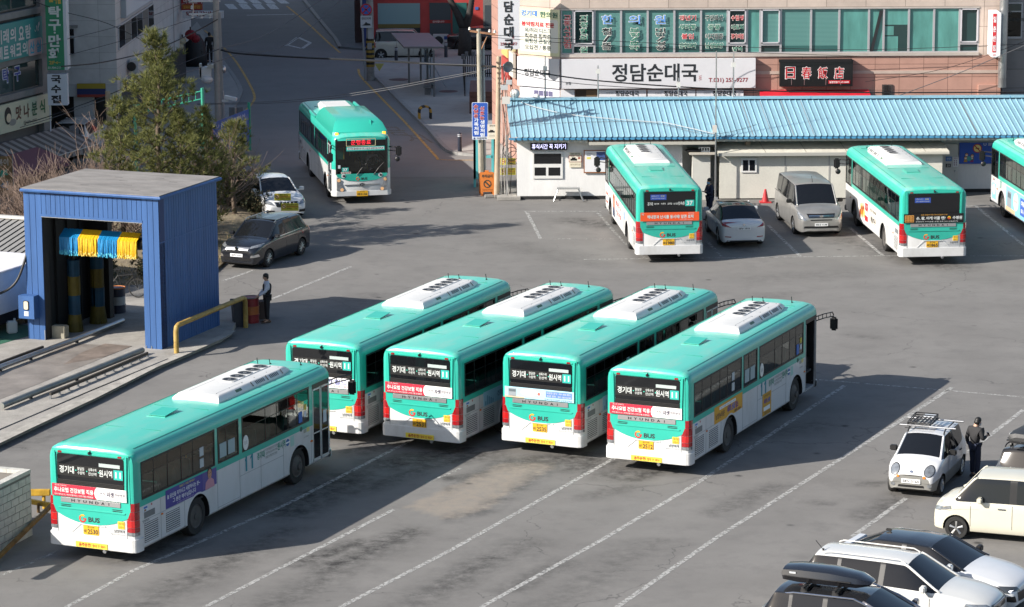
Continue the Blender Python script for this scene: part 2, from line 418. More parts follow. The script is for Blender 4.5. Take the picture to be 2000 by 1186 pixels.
def rear_panel(root, sp):
    fr = frame((-.002, 0, 0), (0, -1, 0), Zup)
    up = lambda d: frame((-.002-d, 0, 0), (0, -1, 0), Zup)
    n = 14
    b = MB(); b.plate(fr, [(-1.1, 2.83), (1.1, 2.83), (1.12, 1.25)] + [(1.12*(1-2*k/n), .95 + .3*abs(1-2*k/n)**2.2) for k in range(1, n)] + [(-1.12, 1.25)], .01, TEAL)
    b.plate(up(.01), [(-1.0, 2.79), (1.0, 2.79), (.98, 2.74), (-.98, 2.74)], .03, TEAL)
    for sx in (-1, 1): b.plate(up(.008), [(sx*1.0, 2.79), (sx*1.06, 2.79), (sx*1.03, 1.68), (sx*.97, 1.68)], .035, TEAL)
    b.plate(up(.008), [(-.98, 1.34), (.98, 1.34), (.95, 1.30), (-.95, 1.30)], .02, TEAL)
    b.build('rear_panel', root, bevel=.008)
    b = MB(); b.rect(up(.01), -.96, 2.06, .96, 2.72, .008, CARGLASS, .05); b.build('rear_window', root)
    b = MB(); b.rect(up(.008), -.96, 1.9, .96, 2.07, .006, BLACK)
    for k in range(4): b.rect(up(.012), -.94, 1.92+.037*k, .94, 1.935+.037*k, .02, BLACK)
    b.build('louvre', root)
    b = MB(); b.rect(up(.01), -.88, 1.47, .84, 1.60, .02, mat('badge_bar_silver', (.50, .51, .52), .3, .7)); o = b.build('badge_bar', root, bevel=.006)
    b = MB()
    for i, c in enumerate('HYUNDAI'): b.text(up(.03), c, -.52 + .172*i, 1.535, .10 if c != 'I' else .02, .07, ink('#17191b'), .003, .03)
    b.build('lettering', o)
    for sx in (-1, 1):
        b = MB()
        for k in range(2): b.plate(up(.01), [(sx*.9, 1.415-.04*k), (sx*.58, 1.415-.04*k), (sx*.62, 1.395-.04*k), (sx*.86, 1.395-.04*k)], .004, BLACK)
        b.build('air_slot', root)
    b = MB(); dk = ink('#2a2d30'); glogo(b, up(.01), -.27, 1.09, .21)
    b.text(up(.01), 'BUS', .06, 1.08, .33, .13, dk, .004, .035); b.build('emblem', root)
    # hatch seams and number plate
    b = MB()
    for q in ((-1.0, .66, 1.0, .668), (-1.0, .66, -.992, 1.25), (.992, .66, 1.0, 1.25)): b.rect(fr, *q, .006, ink('#7d8183'))
    b.plate(fr, [(-.62, .70), (-.60, .70), (-.34, .92), (-.38, .95)], .012, WHITE); b.plate(fr, [(.62, .70), (.60, .70), (.34, .92), (.38, .95)], .012, WHITE)
    b.rect(fr, -.38, .935, .38, .955, .03, WHITE)
    b.build('hatch_trim', root)
    b = MB(); b.rect(fr, -.26, .69, .18, .93, .016, YELLOWP, .015); o = b.build('number_plate', root)
    b = MB(); pk = ink('#1c2230'); pf = up(.018)
    b.text(pf, '경기70', -.04, .885, .2, .05, pk, .002, .01); b.text(pf, '바', -.2, .775, .085, .1, pk, .002, .01); b.text(pf, sp['plate'], .015, .775, .30, .125, pk, .002, .02)
    b.build('lettering', o)
    # lamps, bumper
    for sy in (1, -1):
        b = MB(); pl = [(-.012, 1.015), (-.014, 1.13), (.015, 1.21), (.09, 1.252), (.18, 1.262)]
        for z0, z1, m in ((.86, .97, REDLENS), (.98, 1.16, mat('red_lens_bright', (.46, .014, .014), .15, coat=1.)), (1.17, 1.38, REDLENS), (1.39, 1.6, REDLENS), (.77, .85, LAMP)):
            g = lambda z: [(x + .05*max(0, (z-1.35)), y*sy, z) for x, y in pl]
            k = len(pl); vs = g(z0) + g(z1) + [(.17, 1.03*sy, z0), (.17, 1.03*sy, z1)]
            fs = [(i, i+1, k+i+1, k+i) for i in range(k-1)] + [tuple(range(k, 2*k)) + (2*k+1,), tuple(range(k-1, -1, -1)) + (2*k,)]
            b.add(vs, fs, m)
        b.build('tail_lamp', root)
        b = MB(); b.rect(up(.01), sy*.86-.055, 2.745, sy*.86+.055, 2.79, .035, REDLENS, .01); b.build('marker_lamp', root)
    b = MB(); bus_wrap(b, .035, .32, .34, .68, LOWWHITE); b.build('bumper', root, bevel=.012)
    b = MB(); b.ball((-.06, 0, 2.8), .04, BLACK, 8, 6); b.cyl((.05, 0, 2.86), (-.06, 0, 2.8), .02, BLACK, n=6); b.build('rear_camera', root)
    b = MB(); b.cyl((.1, -.35, .36), (-.05, -.35, .3), .05, GREYM); b.build('exhaust_pipe', root)
    # stickers and lettering
    b = MB(); st = frame((-.05, 0, 0), (0, -1, 0), Zup)
    if sp['route'] == '11':
        b.rect(st, -.47, .36, .44, .5, .004, ink('#e3cf45')); b.text(frame((-.055, 0, 0), (0, -1, 0), Zup), '음주운전!', -.2, .43, .36, .1, ink('#a02028'), .003, .03)
        b.text(frame((-.055, 0, 0), (0, -1, 0), Zup), '절대 안 돼요!', .2, .425, .38, .08, ink('#b23a2a'), .003, .015)
    f1 = up(.0)
    b.rect(f1, .74, .93, .93, 1.12, .014, ink('#e2b93a')); b.text(f1, '주의', .84, 1.06, .14, .07, ink('#8c2a20'), .017); b.text(f1, '급정거', .835, .975, .14, .05, ink('#5a4a20'), .017)
    b.text(f1, sp.get('firm', '남양여객'), .78, .86, .30, .085, ink('#3a3f46'), .006, .01); b.text(f1, '교통불편신고 031) 257-6011', .72, .775, .5, .035, ink('#8a8e92'), .006)
    b.build('sticker', root)
    # route lettering in the rear window
    b = MB(); g = up(.018); w = ink('#cdd2d0')
    if sp['route'] == '11':
        b.rect(g, -.95, 2.16, .93, 2.45, .004, ink('#06080a'))
        g2 = up(.024)
        b.text(g2, '경기대', -.68, 2.32, .42, .19, w, .002, .018)
        for q, (a, c) in zip((-.27, .06), (('팔달문', '수원역'), ('상록수역', '안산역'))):
            b.text(g2, a, q, 2.37, .2 + .03*(q > 0), .085, w, .002, .008); b.text(g2, c, q, 2.265, .2 + .03*(q > 0), .085, w, .002, .008)
        for q in (-.43, -.115, .225): b.rect(g2, q, 2.31, q+.03, 2.335, .003, ink('#40c8b0'))
        b.text(g2, '원시역', .44, 2.31, .38, .18, w, .002, .018)
        b.rect(g2, .67, 2.18, .93, 2.43, .003, SIGNTEAL); b.text(up(.028), '11', .8, 2.305, .16, .16, w, .002, .03)
        b.rect(g, .25, 2.47, .85, 2.56, .004, ink('#a9b6b4'))
    else:
        if sp['plate'] == '1980':
            g2 = up(.02); b.text(g2, '경기대', -.74, 2.27, .2, .13, w, .002, .015)
            for q, s in ((-.5, '화서역'), (-.25, '수원역'), (0, '금화마을'), (.22, '신갈')): b.text(g2, s, q, 2.27, .17, .07, w, .002, .01)
            b.text(g2, '민속촌', .44, 2.28, .24, .13, w, .002, .015)
            b.rect(g2, .58, 2.17, .92, 2.40, .003, SIGNTEAL); b.text(up(.024), '37', .75, 2.285, .24, .17, w, .002, .03)
        b.rect(g, -.73, 2.42 if sp['plate'] == '1980' else 2.38, -.13, 2.62 if sp['plate'] == '1980' else 2.57, .003, ink('#2c4a9a'))
        q0 = 2.52 if sp['plate'] == '1980' else 2.475
        b.text(up(.022), '수원지역버스 운전기사', -.56, q0+.045, .28, .04, w, .002); b.text(up(.022), '모집', -.28, q0+.045, .14, .045, ink('#e0d840'), .002); b.text(up(.022), '문의 수원여객 031-257-6011', -.43, q0-.04, .5, .04, w, .002)
    b.build('route_sign', root)
    # advertisement banner
    ad = sp['banner']; b = MB(); a = up(.045); a2 = up(.05)
    def rc(*q, m): b.rect(a, *q, .006, m)
    if ad == 'red':
        rc(-1.11, 1.63, 1.03, 1.94, m=ink('#e6e4e2')); b.plate(a2, [(-1.11, 1.63), (.18, 1.63), (.13, 1.7), (.11, 1.785), (.13, 1.87), (.18, 1.94), (-1.11, 1.94)], .003, ink('#b3233c'))
        b.text(up(.055), '추나요법 건강보험 적용', -.48, 1.795, 1.14, .13, w, .002, .03); b.text(up(.055), '손으로 치료하는', -.85, 1.905, .34, .04, w, .002)
        b.text(up(.055), '허리·목디스크 | 척추관협착증 | 어깨 무릎 관절질환', -.48, 1.67, 1.12, .05, w, .002, .008)
        k = ink('#3b3550'); b.text(up(.055), '안산', .35, 1.79, .16, .1, k, .002); b.text(up(.055), '자생', .57, 1.79, .2, .14, k, .002, .025); b.text(up(.055), '한방병원', .84, 1.79, .3, .1, k, .002)
        b.text(up(.055), '안산시청 앞 300m', .62, 1.68, .4, .04, ink('#9a6f86'), .002)
    elif ad == 'white':
        rc(-1.11, 1.63, 1.03, 1.94, m=ink('#e8e8ea')); b.text(up(.055), '비스트월드', .3, 1.82, 1.0, .16, ink('#41489a'), .002, .01); b.text(up(.055), '세계적인 주방가전 브랜드', .4, 1.69, .9, .06, ink('#b04050'), .002)
    elif ad == 'blue':
        rc(-1.11, 1.63, 1.03, 1.94, m=ink('#a9d4e8')); b.rect(a2, -1.0, 1.67, -.75, 1.9, .003, ink('#8d979d')); b.rect(up(.054), -.98, 1.8, -.77, 1.87, .003, ink('#5a666c'))
        b.rect(a2, -1.11, 1.63, -.5, 1.68, .003, ink('#cdb79a')); b.disc(a2, -.35, 1.81, .26, .003, ink('#eef2f4'), sy=.38); b.text(up(.055), '검진은 미리미리!', -.36, 1.81, .36, .06, ink('#c85060'), .002)
        b.disc(a2, -.05, 1.79, .045, .003, ink('#d86a5a')); b.rect(a2, .17, 1.72, .97, 1.9, .003, ink('#5c7fc0'))
        b.text(up(.055), '대장암 검사 · 031-303-0231', .57, 1.85, .74, .055, w, .002, .01); b.text(up(.055), '위암 검진 · 031-303-0233', .57, 1.765, .74, .055, w, .002, .01)
        b.text(up(.055), '한국건강관리협회 건강증진의원', .55, 1.665, .84, .045, ink('#4a4f60'), .002)
    elif ad == 'orange':
        rc(-1.11, 1.62, 1.1, 1.95, m=ink('#df5426')); b.text(up(.055), '백내장과 난시를 동시에! 알콘 토릭', .02, 1.78, 1.74, .14, w, .002, .025); b.text(up(.055), 'W', -1.02, 1.88, .1, .08, w, .002)
        b.text(up(.055), '인공수정체', .8, 1.9, .22, .05, w, .002); b.text(up(.055), '수술 전 의료진과 상담하세요', .62, 1.66, .5, .03, w, .002)
    elif ad == 'black':
        rc(-1.14, 1.62, 1.12, 1.97, m=ink('#0d0d0f')); b.rect(a2, -1.1, 1.66, -.76, 1.92, .003, ink('#c8924a'))
        for i in range(3):
            for j in range(3): b.rect(up(.054), -1.08+.11*i, 1.68+.08*j, -1.0+.11*i, 1.735+.08*j, .002, ink('#8a5a22'))
        b.text(up(.055), '손, 팔, 어깨 아플 땐?', -.12, 1.80, 1.1, .13, w, .002, .03); b.text(up(.055), '수병원', .88, 1.81, .36, .13, w, .002, .03); b.disc(a2, .57, 1.81, .06, .003, ink('#d8b030')); b.disc(a2, .56, 1.79, .04, .004, ink('#b83028'))
        b.text(up(.055), '365일 진료합니다 야간·공휴일 응급진료 및 수술', .0, 1.93, 1.0, .05, ink('#d8a040'), .002); b.text(up(.055), '정형외과 수지접합 관절 척추 031-258-8575', .1, 1.675, 1.6, .045, w, .002)
    b.build('advert_banner', root)
def side_panes(root, side, spans, frame_name='window_frame'):
    y = -1.236 if side < 0 else 1.236
    fr = frame((0, y, 0), (1, 0, 0) if side < 0 else (-1, 0, 0), Zup)
    s = 1 if side < 0 else -1
    b = MB()
    for x0, x1, z0, z1, divs in spans:
        X0, X1 = sorted((s*x0, s*x1)); t = .05
        for q in ((X0, z0, X1, z0+t), (X0, z1-t, X1, z1), (X0, z0+t, X0+t, z1-t), (X1-t, z0+t, X1, z1-t)): b.rect(fr, *q, .014, BLACK)
        for d in divs: b.rect(fr, s*d-.014, z0+t, s*d+.014, z1-t, .008, BLACK)
        if len(divs) > 1: b.rect(fr, X0+t, z1-.34, X1-t, z1-.325, .006, BLACK)
        if len(divs) > 1: b.rect(fr, X0+t, z1-.325, X1-t, z1-t, .004, glass('window_film', (.10, .085, .08), base=.0))
        b.build(frame_name, root); b = MB()
        e = [x0+t] + list(divs) + [x1-t]
        for i in range(len(e)-1):
            A0, A1 = sorted((s*(e[i]+.0), s*e[i+1]))
            g = MB(); O, U, V, N = fr; g.add([O+U*A0+V*(z0+t), O+U*A1+V*(z0+t), O+U*A1+V*(z1-t), O+U*A0+V*(z1-t)], [(0, 1, 2, 3)], BUSGLASS); g.build('side_window', root)
def person_bust(b, fr, cx, cy, s, shirt, lift=.004):
    sk = ink('#b98a72'); hr = ink('#2a201c')
    up = lambda d: (fr[0] + fr[3]*d, fr[1], fr[2], fr[3])
    b.plate(up(lift), [(cx-.5*s, cy-.62*s), (cx+.5*s, cy-.62*s), (cx+.42*s, cy-.25*s), (cx+.15*s, cy-.1*s), (cx-.15*s, cy-.1*s), (cx-.42*s, cy-.25*s)], .002, ink(shirt))
    b.disc(up(lift+.002), cx, cy+.2*s, .24*s, .002, hr, sy=1.25); b.disc(up(lift+.004), cx, cy+.13*s, .2*s, .002, sk, sy=1.3)
    for q in (-.08, .08): b.disc(up(lift+.006), cx+q*s, cy+.18*s, .025*s, .002, hr)
    b.rect(up(lift+.006), cx-.06*s, cy-.0*s, cx+.06*s, cy+.02*s, .002, ink('#7a3a34'))
def make_bus(label, x, y, deg, sp, grp):
    root = thing('city_bus', label, 'bus', (x, y, 0), R(deg), grp); k_ = int(x*10) % 7
    ROOFTEAL = dusty('teal_roof_%d' % k_, (.070+.006*(k_ % 3), .50+.02*(k_ % 3), .395+.016*(k_ % 3)), (.42, .46, .40), .4+.07*k_, k_); LOWWHITE = dusty('white_skirt_%d' % k_, (.63, .64, .64), (.34, .32, .28), .4+.06*k_, k_+.5, (.9, .9, .35))
    xs = [a for a, _ in BW]; rows = []
    for xx, w in BW:
        k = RK.get(xx, 1.); half = []
        for z, dy in PZ:
            zz = z if z <= 2.6 else 2.6 + (z - 2.6)*k
            half.append((max(w + dy, 0.), zz))
        rows.append([(-yy, zz) for yy, zz in half] + [(yy, zz) for yy, zz in half[-2::-1]])
    np_ = len(rows[0]); nh = len(PZ)
    b = MB(); WG = mat('cut_side', '#00ff00'); vs = [(xs[i], yy, zz) for i in range(len(xs)) for yy, zz in rows[i]]
    cng = sp.get('cng')
    rspan = [(.32, 4.1), (4.25, 5.4), (5.58, 9.45)]; lspan = [(.32, 9.3), (9.45, 10.65)]
    for i in range(len(xs)-1):
        xm = (xs[i]+xs[i+1])/2
        for j in range(np_):
            a, c = i*np_+j, i*np_+(j+1) % np_; f = (a, c, c+np_, a+np_)
            jj = j if j < nh-1 else np_-2-j; right = j < nh-1
            if j == np_-1: m = BLACK
            elif jj < 5: m = LOWWHITE
            elif jj == 5: m = TEAL if xm < 10.55 or right else TEAL
            elif jj == 6: m = WG if any(p < xm < q for p, q in (rspan if right else lspan)) else TEAL
            elif jj < 9: m = TEAL
            else: m = ROOFTEAL
            if right and 9.65 < xm < 10.65 and 1 <= jj <= 6: m = WG
            if not right and 9.45 < xm < 10.65 and jj == 5: m = WG
            b.add([vs[k] for k in f], [(0, 1, 2, 3)], m)
    for e, i in ((0, 0), (1, len(xs)-1)):
        for jj in range(nh-1):
            q = [vs[i*np_+jj], vs[i*np_+jj+1], vs[i*np_+np_-2-jj], vs[i*np_+np_-1-jj]]
            if jj == nh-2: q = q[:3]
            if not e: m = LOWWHITE if jj < 4 else TEAL
            else: m = LOWWHITE if jj < 4 else WG if jj < 8 else TEAL
            b.add(q, [tuple(range(len(q)))[::-1] if e else tuple(range(len(q)))], m)
    body = b.build('body', root)
    bm = bmesh.new(); bm.from_mesh(body.data); bmesh.ops.remove_doubles(bm, verts=bm.verts, dist=1e-4); bmesh.ops.recalc_face_normals(bm, faces=bm.faces); bm.to_mesh(body.data); bm.free()
    cut = []
    for wx in WX:
        c = MB().lathe([(.60, .82), (.60, 1.5)], BLACK, 28, (wx, 0, .5), (0, 1, 0)); cut.append(c.build('cutter'))
        c = MB().lathe([(.60, .82), (.60, 1.5)], BLACK, 28, (wx, 0, .5), (0, -1, 0)); cut.append(c.build('cutter'))
    boolean_cut(body, cut)
    me = body.data; bm = bmesh.new(); bm.from_mesh(me)
    wi = [i for i, m in enumerate(me.materials) if m == WG]
    bmesh.ops.delete(bm, geom=[f for f in bm.faces if f.material_index in wi], context='FACES')
    bm.to_mesh(me); bm.free(); me.shade_smooth(); me.set_sharp_from_angle(angle=R(32))
    # wheel arch lips
    for sy in (-1, 1):
        for wx in WX:
            b = MB(); fr = frame((0, sy*1.246, 0), (1, 0, 0) if sy < 0 else (-1, 0, 0), Zup)
            b.ring(fr, wx*(1 if sy < 0 else -1), .5, .595, .645, -8 if sy < 0 else -8, 188, .012, LOWWHITE, 18); b.build('arch_lip', root)
    for wx, h in zip(WX, ('rear', 'front')):
        for sy in (-1, 1): wheel(root, wx, sy*1.19, sy, .5, .3, h, mat('dusty_rim', (.085, .08, .075), .7, .2, var=.2, scale=5))
    # glazing and cabin
    side_panes(root, -1, [(.32, 4.1, 1.63, 2.6, (.95, 1.65, 2.35, 2.95)), (4.25, 5.4, 1.63, 2.6, (4.7,)), (5.58, 9.45, 1.63, 2.6, (6.9, 7.55, 8.2, 8.75))])
    side_panes(root, 1, [(.32, 9.3, 1.63, 2.6, (1.0, 1.7, 2.4, 3.1, 3.8, 4.5, 5.2, 5.9, 6.6, 7.3, 8.0, 8.7)), (9.45, 10.65, 1.47, 2.6, (10.0,))])
    b = MB(); b.bx(.3, 10.4, -1.17, 1.17, .9, .96, DARKIN); b.bx(10.0, 10.7, -1.05, 1.05, .8, 1.3, BLACK); b.bx(9.55, 9.6, -1.15, -.5, .9, 1.7, BLACK)
    for px in (3.9, 5.5, 7.0, 9.2):
        for py in (-.5, .5): b.cyl((px, py, .96), (px, py, 2.9), .02, mat('handrail_yellow', (.6, .45, .05), .4), n=6)
    b.build('cabin_floor', root)
    st = None
    for i, px in enumerate((.75, 1.55, 2.35, 3.15, 5.9, 6.7, 7.5, 8.3)):
        for py in (-.75, .75):
            if i in (4, 5) and py < 0 and sp.get('few'): continue
            if st is None:
                q = MB(); q.box((0, 0, 1.38), (.42, .82, .12), SEAT); q.box((-.2, 0, 1.7), (.1, .82, .75), SEAT); st = q.build('seat', root, bevel=.03); st.location = (px, py, 0)
            else:
                c = st.copy(); COL.objects.link(c); c.parent = root; c.location = (px, py, 0)
    # side trim: seams, vents, lower panels
    for sy in (-1, 1):
        s = 1 if sy < 0 else -1
        fr = frame((0, sy*1.2465, 0), (s, 0, 0), Zup); b = MB(); sm = ink('#8c9193')
        for q in (1.25, 2.45, 4.2, 5.42, 6.6, 7.9, 9.55): b.rect(fr, s*q-.006, .4, s*q+.006, 1.46, .003, sm)
        for q0, q1, zz in ((.3, 2.45, 1.08), (5.42, 7.9, 1.02), (4.2, 5.42, .47)): b.rect(fr, min(s*q0, s*q1), zz, max(s*q0, s*q1), zz+.01, .003, sm)
        b.build('panel_seam', root)
        for q0, q1 in ((.42, 1.1), (1.5, 2.2)) if sy < 0 else ((.5, 1.1),):
            b = MB(); z0, z1 = .5, 1.0; a0, a1 = sorted((s*q0, s*q1)); b.rect(fr, a0, z0, a1, z1, .004, ink('#17191a'))
            for k in range(9): b.rect(fr, a0, z0+.02+k*.055, a1, z0+.048+k*.055, .016, LOWWHITE)
            b.build('vent', root)
        b = MB(); a0, a1 = sorted((s*.42, s*.95)); b.rect(fr, a0, 1.13, a1, 1.29, .006, ink('#707476'))
        b.build('grille', root)
        b = MB(); b.rect(fr, s*9.55-.05, 1.02, s*9.55+.05, 1.07, .025, ORLENS, .02); b.rect(fr, s*1.3-.04, 1.02, s*1.3+.04, 1.06, .02, ORLENS, .01); b.build('side_marker', root)
    # front door
    b = MB(); fr = frame((0, -1.232, 0), (1, 0, 0), Zup)
    if sp.get('door_open'):
        for px in (9.68, 10.56):
            b.bx(px, px+.035, -1.2, -.72, .42, 2.45, BLACK); b.bx(px-.01, px+.045, -1.24, -1.2, .42, 2.45, GREYM); b.bx(px-.01, px+.045, -.74, -.7, .42, 2.45, GREYM)
        b.bx(9.66, 10.64, -1.22, -.6, .38, .44, mat('step_edge', (.35, .36, .37), .5)); b.bx(9.66, 10.64, -.95, -.6, .44, .7, BLACK)
    else:
        for q0, q1 in ((9.66, 10.13), (10.16, 10.63)):
            b.rect(fr, q0, .42, q1, 2.46, .01, mat('door_glass', (.012, .013, .015), .06)); al = mat('door_alu', (.60, .62, .62), .4, .3)
            for q in ((q0, .42, q0+.035, 2.46), (q1-.035, .42, q1, 2.46), (q0, .42, q1, .5), (q0, 2.42, q1, 2.46), (q0, 1.2, q1, 1.23)): b.rect(fr, *q, .02, al)
        b.rect(fr, 10.3, 1.4, 10.5, 1.75, .013, ink('#b9c4cc'))
    b.rect(fr, 9.66, 2.47, 10.64, 2.6, .012, BLACK)
    b.build('front_door', root)
    # roof: air-conditioner, hatch, aerials
    if not cng:
        b = MB(); acw = mat('ac_white', (.66, .66, .64), .4, var=.06, scale=2)
        prof = [(5.35, .62, 2.94), (5.40, .69, 2.965), (9.55, .69, 2.965), (9.7, .55, 2.94)]
        ring = lambda q, z: [(5.36+q, -.70+q*.6, z), (5.42+q, -.70+q*.6, z), (9.0, -.70+q*.6, z), (9.62-q*1.2, -.58+q*.4, z), (9.62-q*1.2, .58-q*.4, z), (9.0, .70-q*.6, z), (5.42+q, .70-q*.6, z), (5.36+q, .70-q*.6, z)]
        rs = [ring(0, 2.93), ring(.0, 2.995), ring(.05, 3.04), ring(.17, 3.115), ring(.24, 3.13)]
        vs = [p for r in rs for p in r]; n = 8
        fs = [(i*n+k, i*n+(k+1) % n, (i+1)*n+(k+1) % n, (i+1)*n+k) for i in range(4) for k in range(n)] + [tuple(range(4*n, 5*n))]
        b.add(vs, fs, acw); tp = frame((0, 0, 3.13), (1, 0, 0), (0, 1, 0))
        b.rect(tp, 7.05, -.2, 9.25, .24, .02, acw, .08); b.rect(tp, 5.75, -.42, 7.2, -.41, .003, ink('#a0a3a4')); b.rect(tp, 5.75, .41, 7.2, .42, .003, ink('#a0a3a4'))
        for k in range(6): b.ball((5.7+.7*k, -.45, 3.13), .015, ink('#606466'), 6, 4)
        ac = b.build('air_conditioner', root, smooth=30)
        b = MB()
        for k in range(5):
            b.disc((tp[0]+Vector((0, 0, .02)), *tp[1:]), 7.28+.435*k, .02, .19, .006, BLACK, 16); b.ring((tp[0]+Vector((0, 0, .026)), *tp[1:]), 7.28+.435*k, .02, .03, .05, 0, 360, .003, GREYM, 8); b.ring((tp[0]+Vector((0, 0, .02)), *tp[1:]), 7.28+.435*k, .02, .185, .205, 0, 360, .012, GREYM, 16)
        b.build('fan', ac)
        b = MB()
        for sy in (-1, 1):
            f2 = frame((0, sy*.675, 3.035), (1 if sy < 0 else -1, 0, 0), (0, -sy*.69, .72)); s = 1 if sy < 0 else -1
            for x0, nn in ((7.55, 6), (8.35, 6)):
                for k in range(nn): b.rect(f2, s*(x0+.085*k)-.02, -.01, s*(x0+.085*k)+.015, .1, .006, ink('#2b2e30'))
            for xx in (7.3, 8.15, 9.0): b.rect(f2, s*xx-.01, -.03, s*xx+.01, .12, .02, ink('#3a3d3f'))
            b.rect(f2, s*6.55-.16, .0, s*6.55+.16, .08, .006, ink('#56705c'))
        b.build('vent_slot', ac)
    else:
        b = MB(); tl_ = mat('dome_teal', (.032, .42, .32), .28, coat=.5)
        def rr(x0, x1, w, z, c): return [(x0, -w+c, z), (x0+c*.3, -w, z), (x1-c, -w, z), (x1, -w+c*1.5, z), (x1, w-c*1.5, z), (x1-c, w, z), (x0+c*.3, w, z), (x0, w-c, z)]
        rs = [rr(5.3, 10.62, 1.17, 2.86, .1), rr(5.35, 10.58, 1.15, 3.0, .1), rr(5.6, 10.25, 1.02, 3.3, .15), rr(5.8, 9.95, .88, 3.44, .2), rr(6.2, 9.5, .5, 3.5, .2)]
        vs = [p for r in rs for p in r]; n = 8
        fs = [(i*n+k, i*n+(k+1) % n, (i+1)*n+(k+1) % n, (i+1)*n+k) for i in range(4) for k in range(n)] + [tuple(range(4*n, 5*n))]
        b.add(vs, fs, tl_)
        for q in (-.55, .55):
            for k in range(9): b.cyl((6.3+.35*k, q, 3.44), (6.3+.35*k, q, 3.49), .02, TEAL, n=6)
        b.plate(frame((0, .52, 0), (1, 0, 0), Zup), [(10.5, 3.0), (10.15, 3.3), (9.9, 3.42), (10.2, 3.42)], .03, tl_)
        b.build('gas_tank_dome', root, smooth=28)
        b = MB(); rs = [rr(2.2, 5.35, .66, 2.95, .1), rr(2.2, 5.35, .66, 3.1, .1), rr(2.35, 5.32, .56, 3.22, .1)]; vs = [p for r in rs for p in r]
        b.add(vs, [(i*n+k, i*n+(k+1) % n, (i+1)*n+(k+1) % n, (i+1)*n+k) for i in range(2) for k in range(n)] + [tuple(range(2*n, 3*n))], mat('ac_white', (.66, .66, .64), .4))
        for q in (-.2, .22): b.disc(frame((0, 0, 3.222), (1, 0, 0), (0, 1, 0)), 4.9, q, .17, .01, BLACK, 16)
        b.build('air_conditioner', root, smooth=30)
        b = MB()
        for q in (-1.15, 1.15): b.bx(1.0, 5.3, q-.06, q+.06, 2.88, 2.99, TEAL)
        b.build('roof_rail', root, bevel=.02)
    if not cng:
        b = MB(); b.box((3.75, .06, 2.965), (.78, .56, .03), ROOFTEAL); b.box((3.78, .06, 3.02), (.72, .5, .016), TEAL, M=Matrix.Rotation(-.07, 3, 'Y')); b.build('roof_hatch', root, bevel=.012)
    for q, h in (((9.9, .55), .22), ((10.15, .3), .16), ((10.35, -.55), .2)): b = MB(); b.cyl((q[0], q[1], 2.95), (q[0]-.06, q[1], 2.96+h), .012, BLACK, n=5); b.cyl((q[0], q[1], 2.94), (q[0], q[1], 2.99), .03, BLACK, n=8); b.build('aerial', root)
    b = MB(); sg = mat('seam_teal', (.012, .22, .16), .5)
    for q in (-1.02, 1.02): b.bx(.35, 10.5, q-.008, q+.008, 2.8, 2.926, sg)
    for q in (2.1, 4.6, 9.85): b.bx(q, q+.012, -.8, .8, 2.9, 2.969, sg)
    b.build('roof_seam', root)
    # mirrors
    b = MB()
    for dz in (0, .13): b.tube([(10.7, -1.18, 2.5-dz), (11.1, -1.32, 2.53-dz), (11.62, -1.42, 2.5-dz), (11.72, -1.43, 2.38-dz*.3)], .018, BLACK)
    for k in range(4): b.cyl((10.85+.22*k, -1.24-.05*k, 2.52), (10.85+.22*k, -1.24-.05*k, 2.38), .012, BLACK, n=5)
    b.build('mirror_arm', root)
    b = MB(); b.box((11.72, -1.44, 2.12), (.14, .24, .42), BLACK); b.build('mirror', root, bevel=.05)
    b = MB(); b.tube([(10.7, 1.15, 2.35), (10.95, 1.4, 2.37), (10.98, 1.52, 2.3)], .025, BLACK); b.tube([(10.7, 1.18, 2.2), (10.92, 1.4, 2.2), (10.98, 1.52, 2.2)], .02, BLACK); b.build('mirror_arm', root)
    b = MB(); b.box((10.98, 1.56, 2.2), (.14, .24, .42), BLACK); b.build('mirror', root, bevel=.05)
    b = MB(); b.ball((11.0, 1.5, 1.86), .11, BLACK, 10, 8, (.7, 1, 1)); b.tube([(10.98, 1.53, 2.0), (11.0, 1.5, 1.86)], .015, BLACK); b.build('convex_mirror', root)
    rear_panel(root, sp)
    # front
    ff = frame((10.903, 0, 0), (0, 1, 0), Zup); fu = lambda d: frame((10.903+d, 0, 0), (0, 1, 0), Zup)
    b = MB(); O, U, V, N = fu(-.01); b.add([O+U*a+V*c for a, c in rrect(-1.03, 1.25, 1.03, 2.72, .12)], [tuple(range(20))], BUSGLASS); b.build('windscreen', root)
    b = MB(); b.plate(fu(-.03), [(-1.08, 2.4), (1.08, 2.4), (1.06, 2.76), (-1.06, 2.76)], .012, BLACK)
    for q in (-1.1, 1.03): b.rect(fu(-.02), q, 1.26, q+.07, 2.74, .026, BLACK)
    b.rect(fu(-.03), -.015, 1.3, .015, 2.4, .03, BLACK); b.build('windscreen_frame', root)
    b = MB(); b.plate(ff, [(-1.08, 1.28), (1.08, 1.28), (1.04, 1.16), (.6, 1.0), (0, .95), (-.6, 1.0), (-1.04, 1.16)], .012, TEAL); glogo(b, fu(.013), -.17, 1.07, .16); b.text(fu(.013), 'BUS', .1, 1.065, .26, .1, ink('#2a2d30'), .004, .03); b.build('front_emblem', root)
    b = MB()
    for q in (-.22, .5): b.tube([(10.93, q, 1.22), (10.95, q+.2, 1.5), (10.93, q+.42, 1.72)], .018, BLACK)
    b.build('wiper', root)
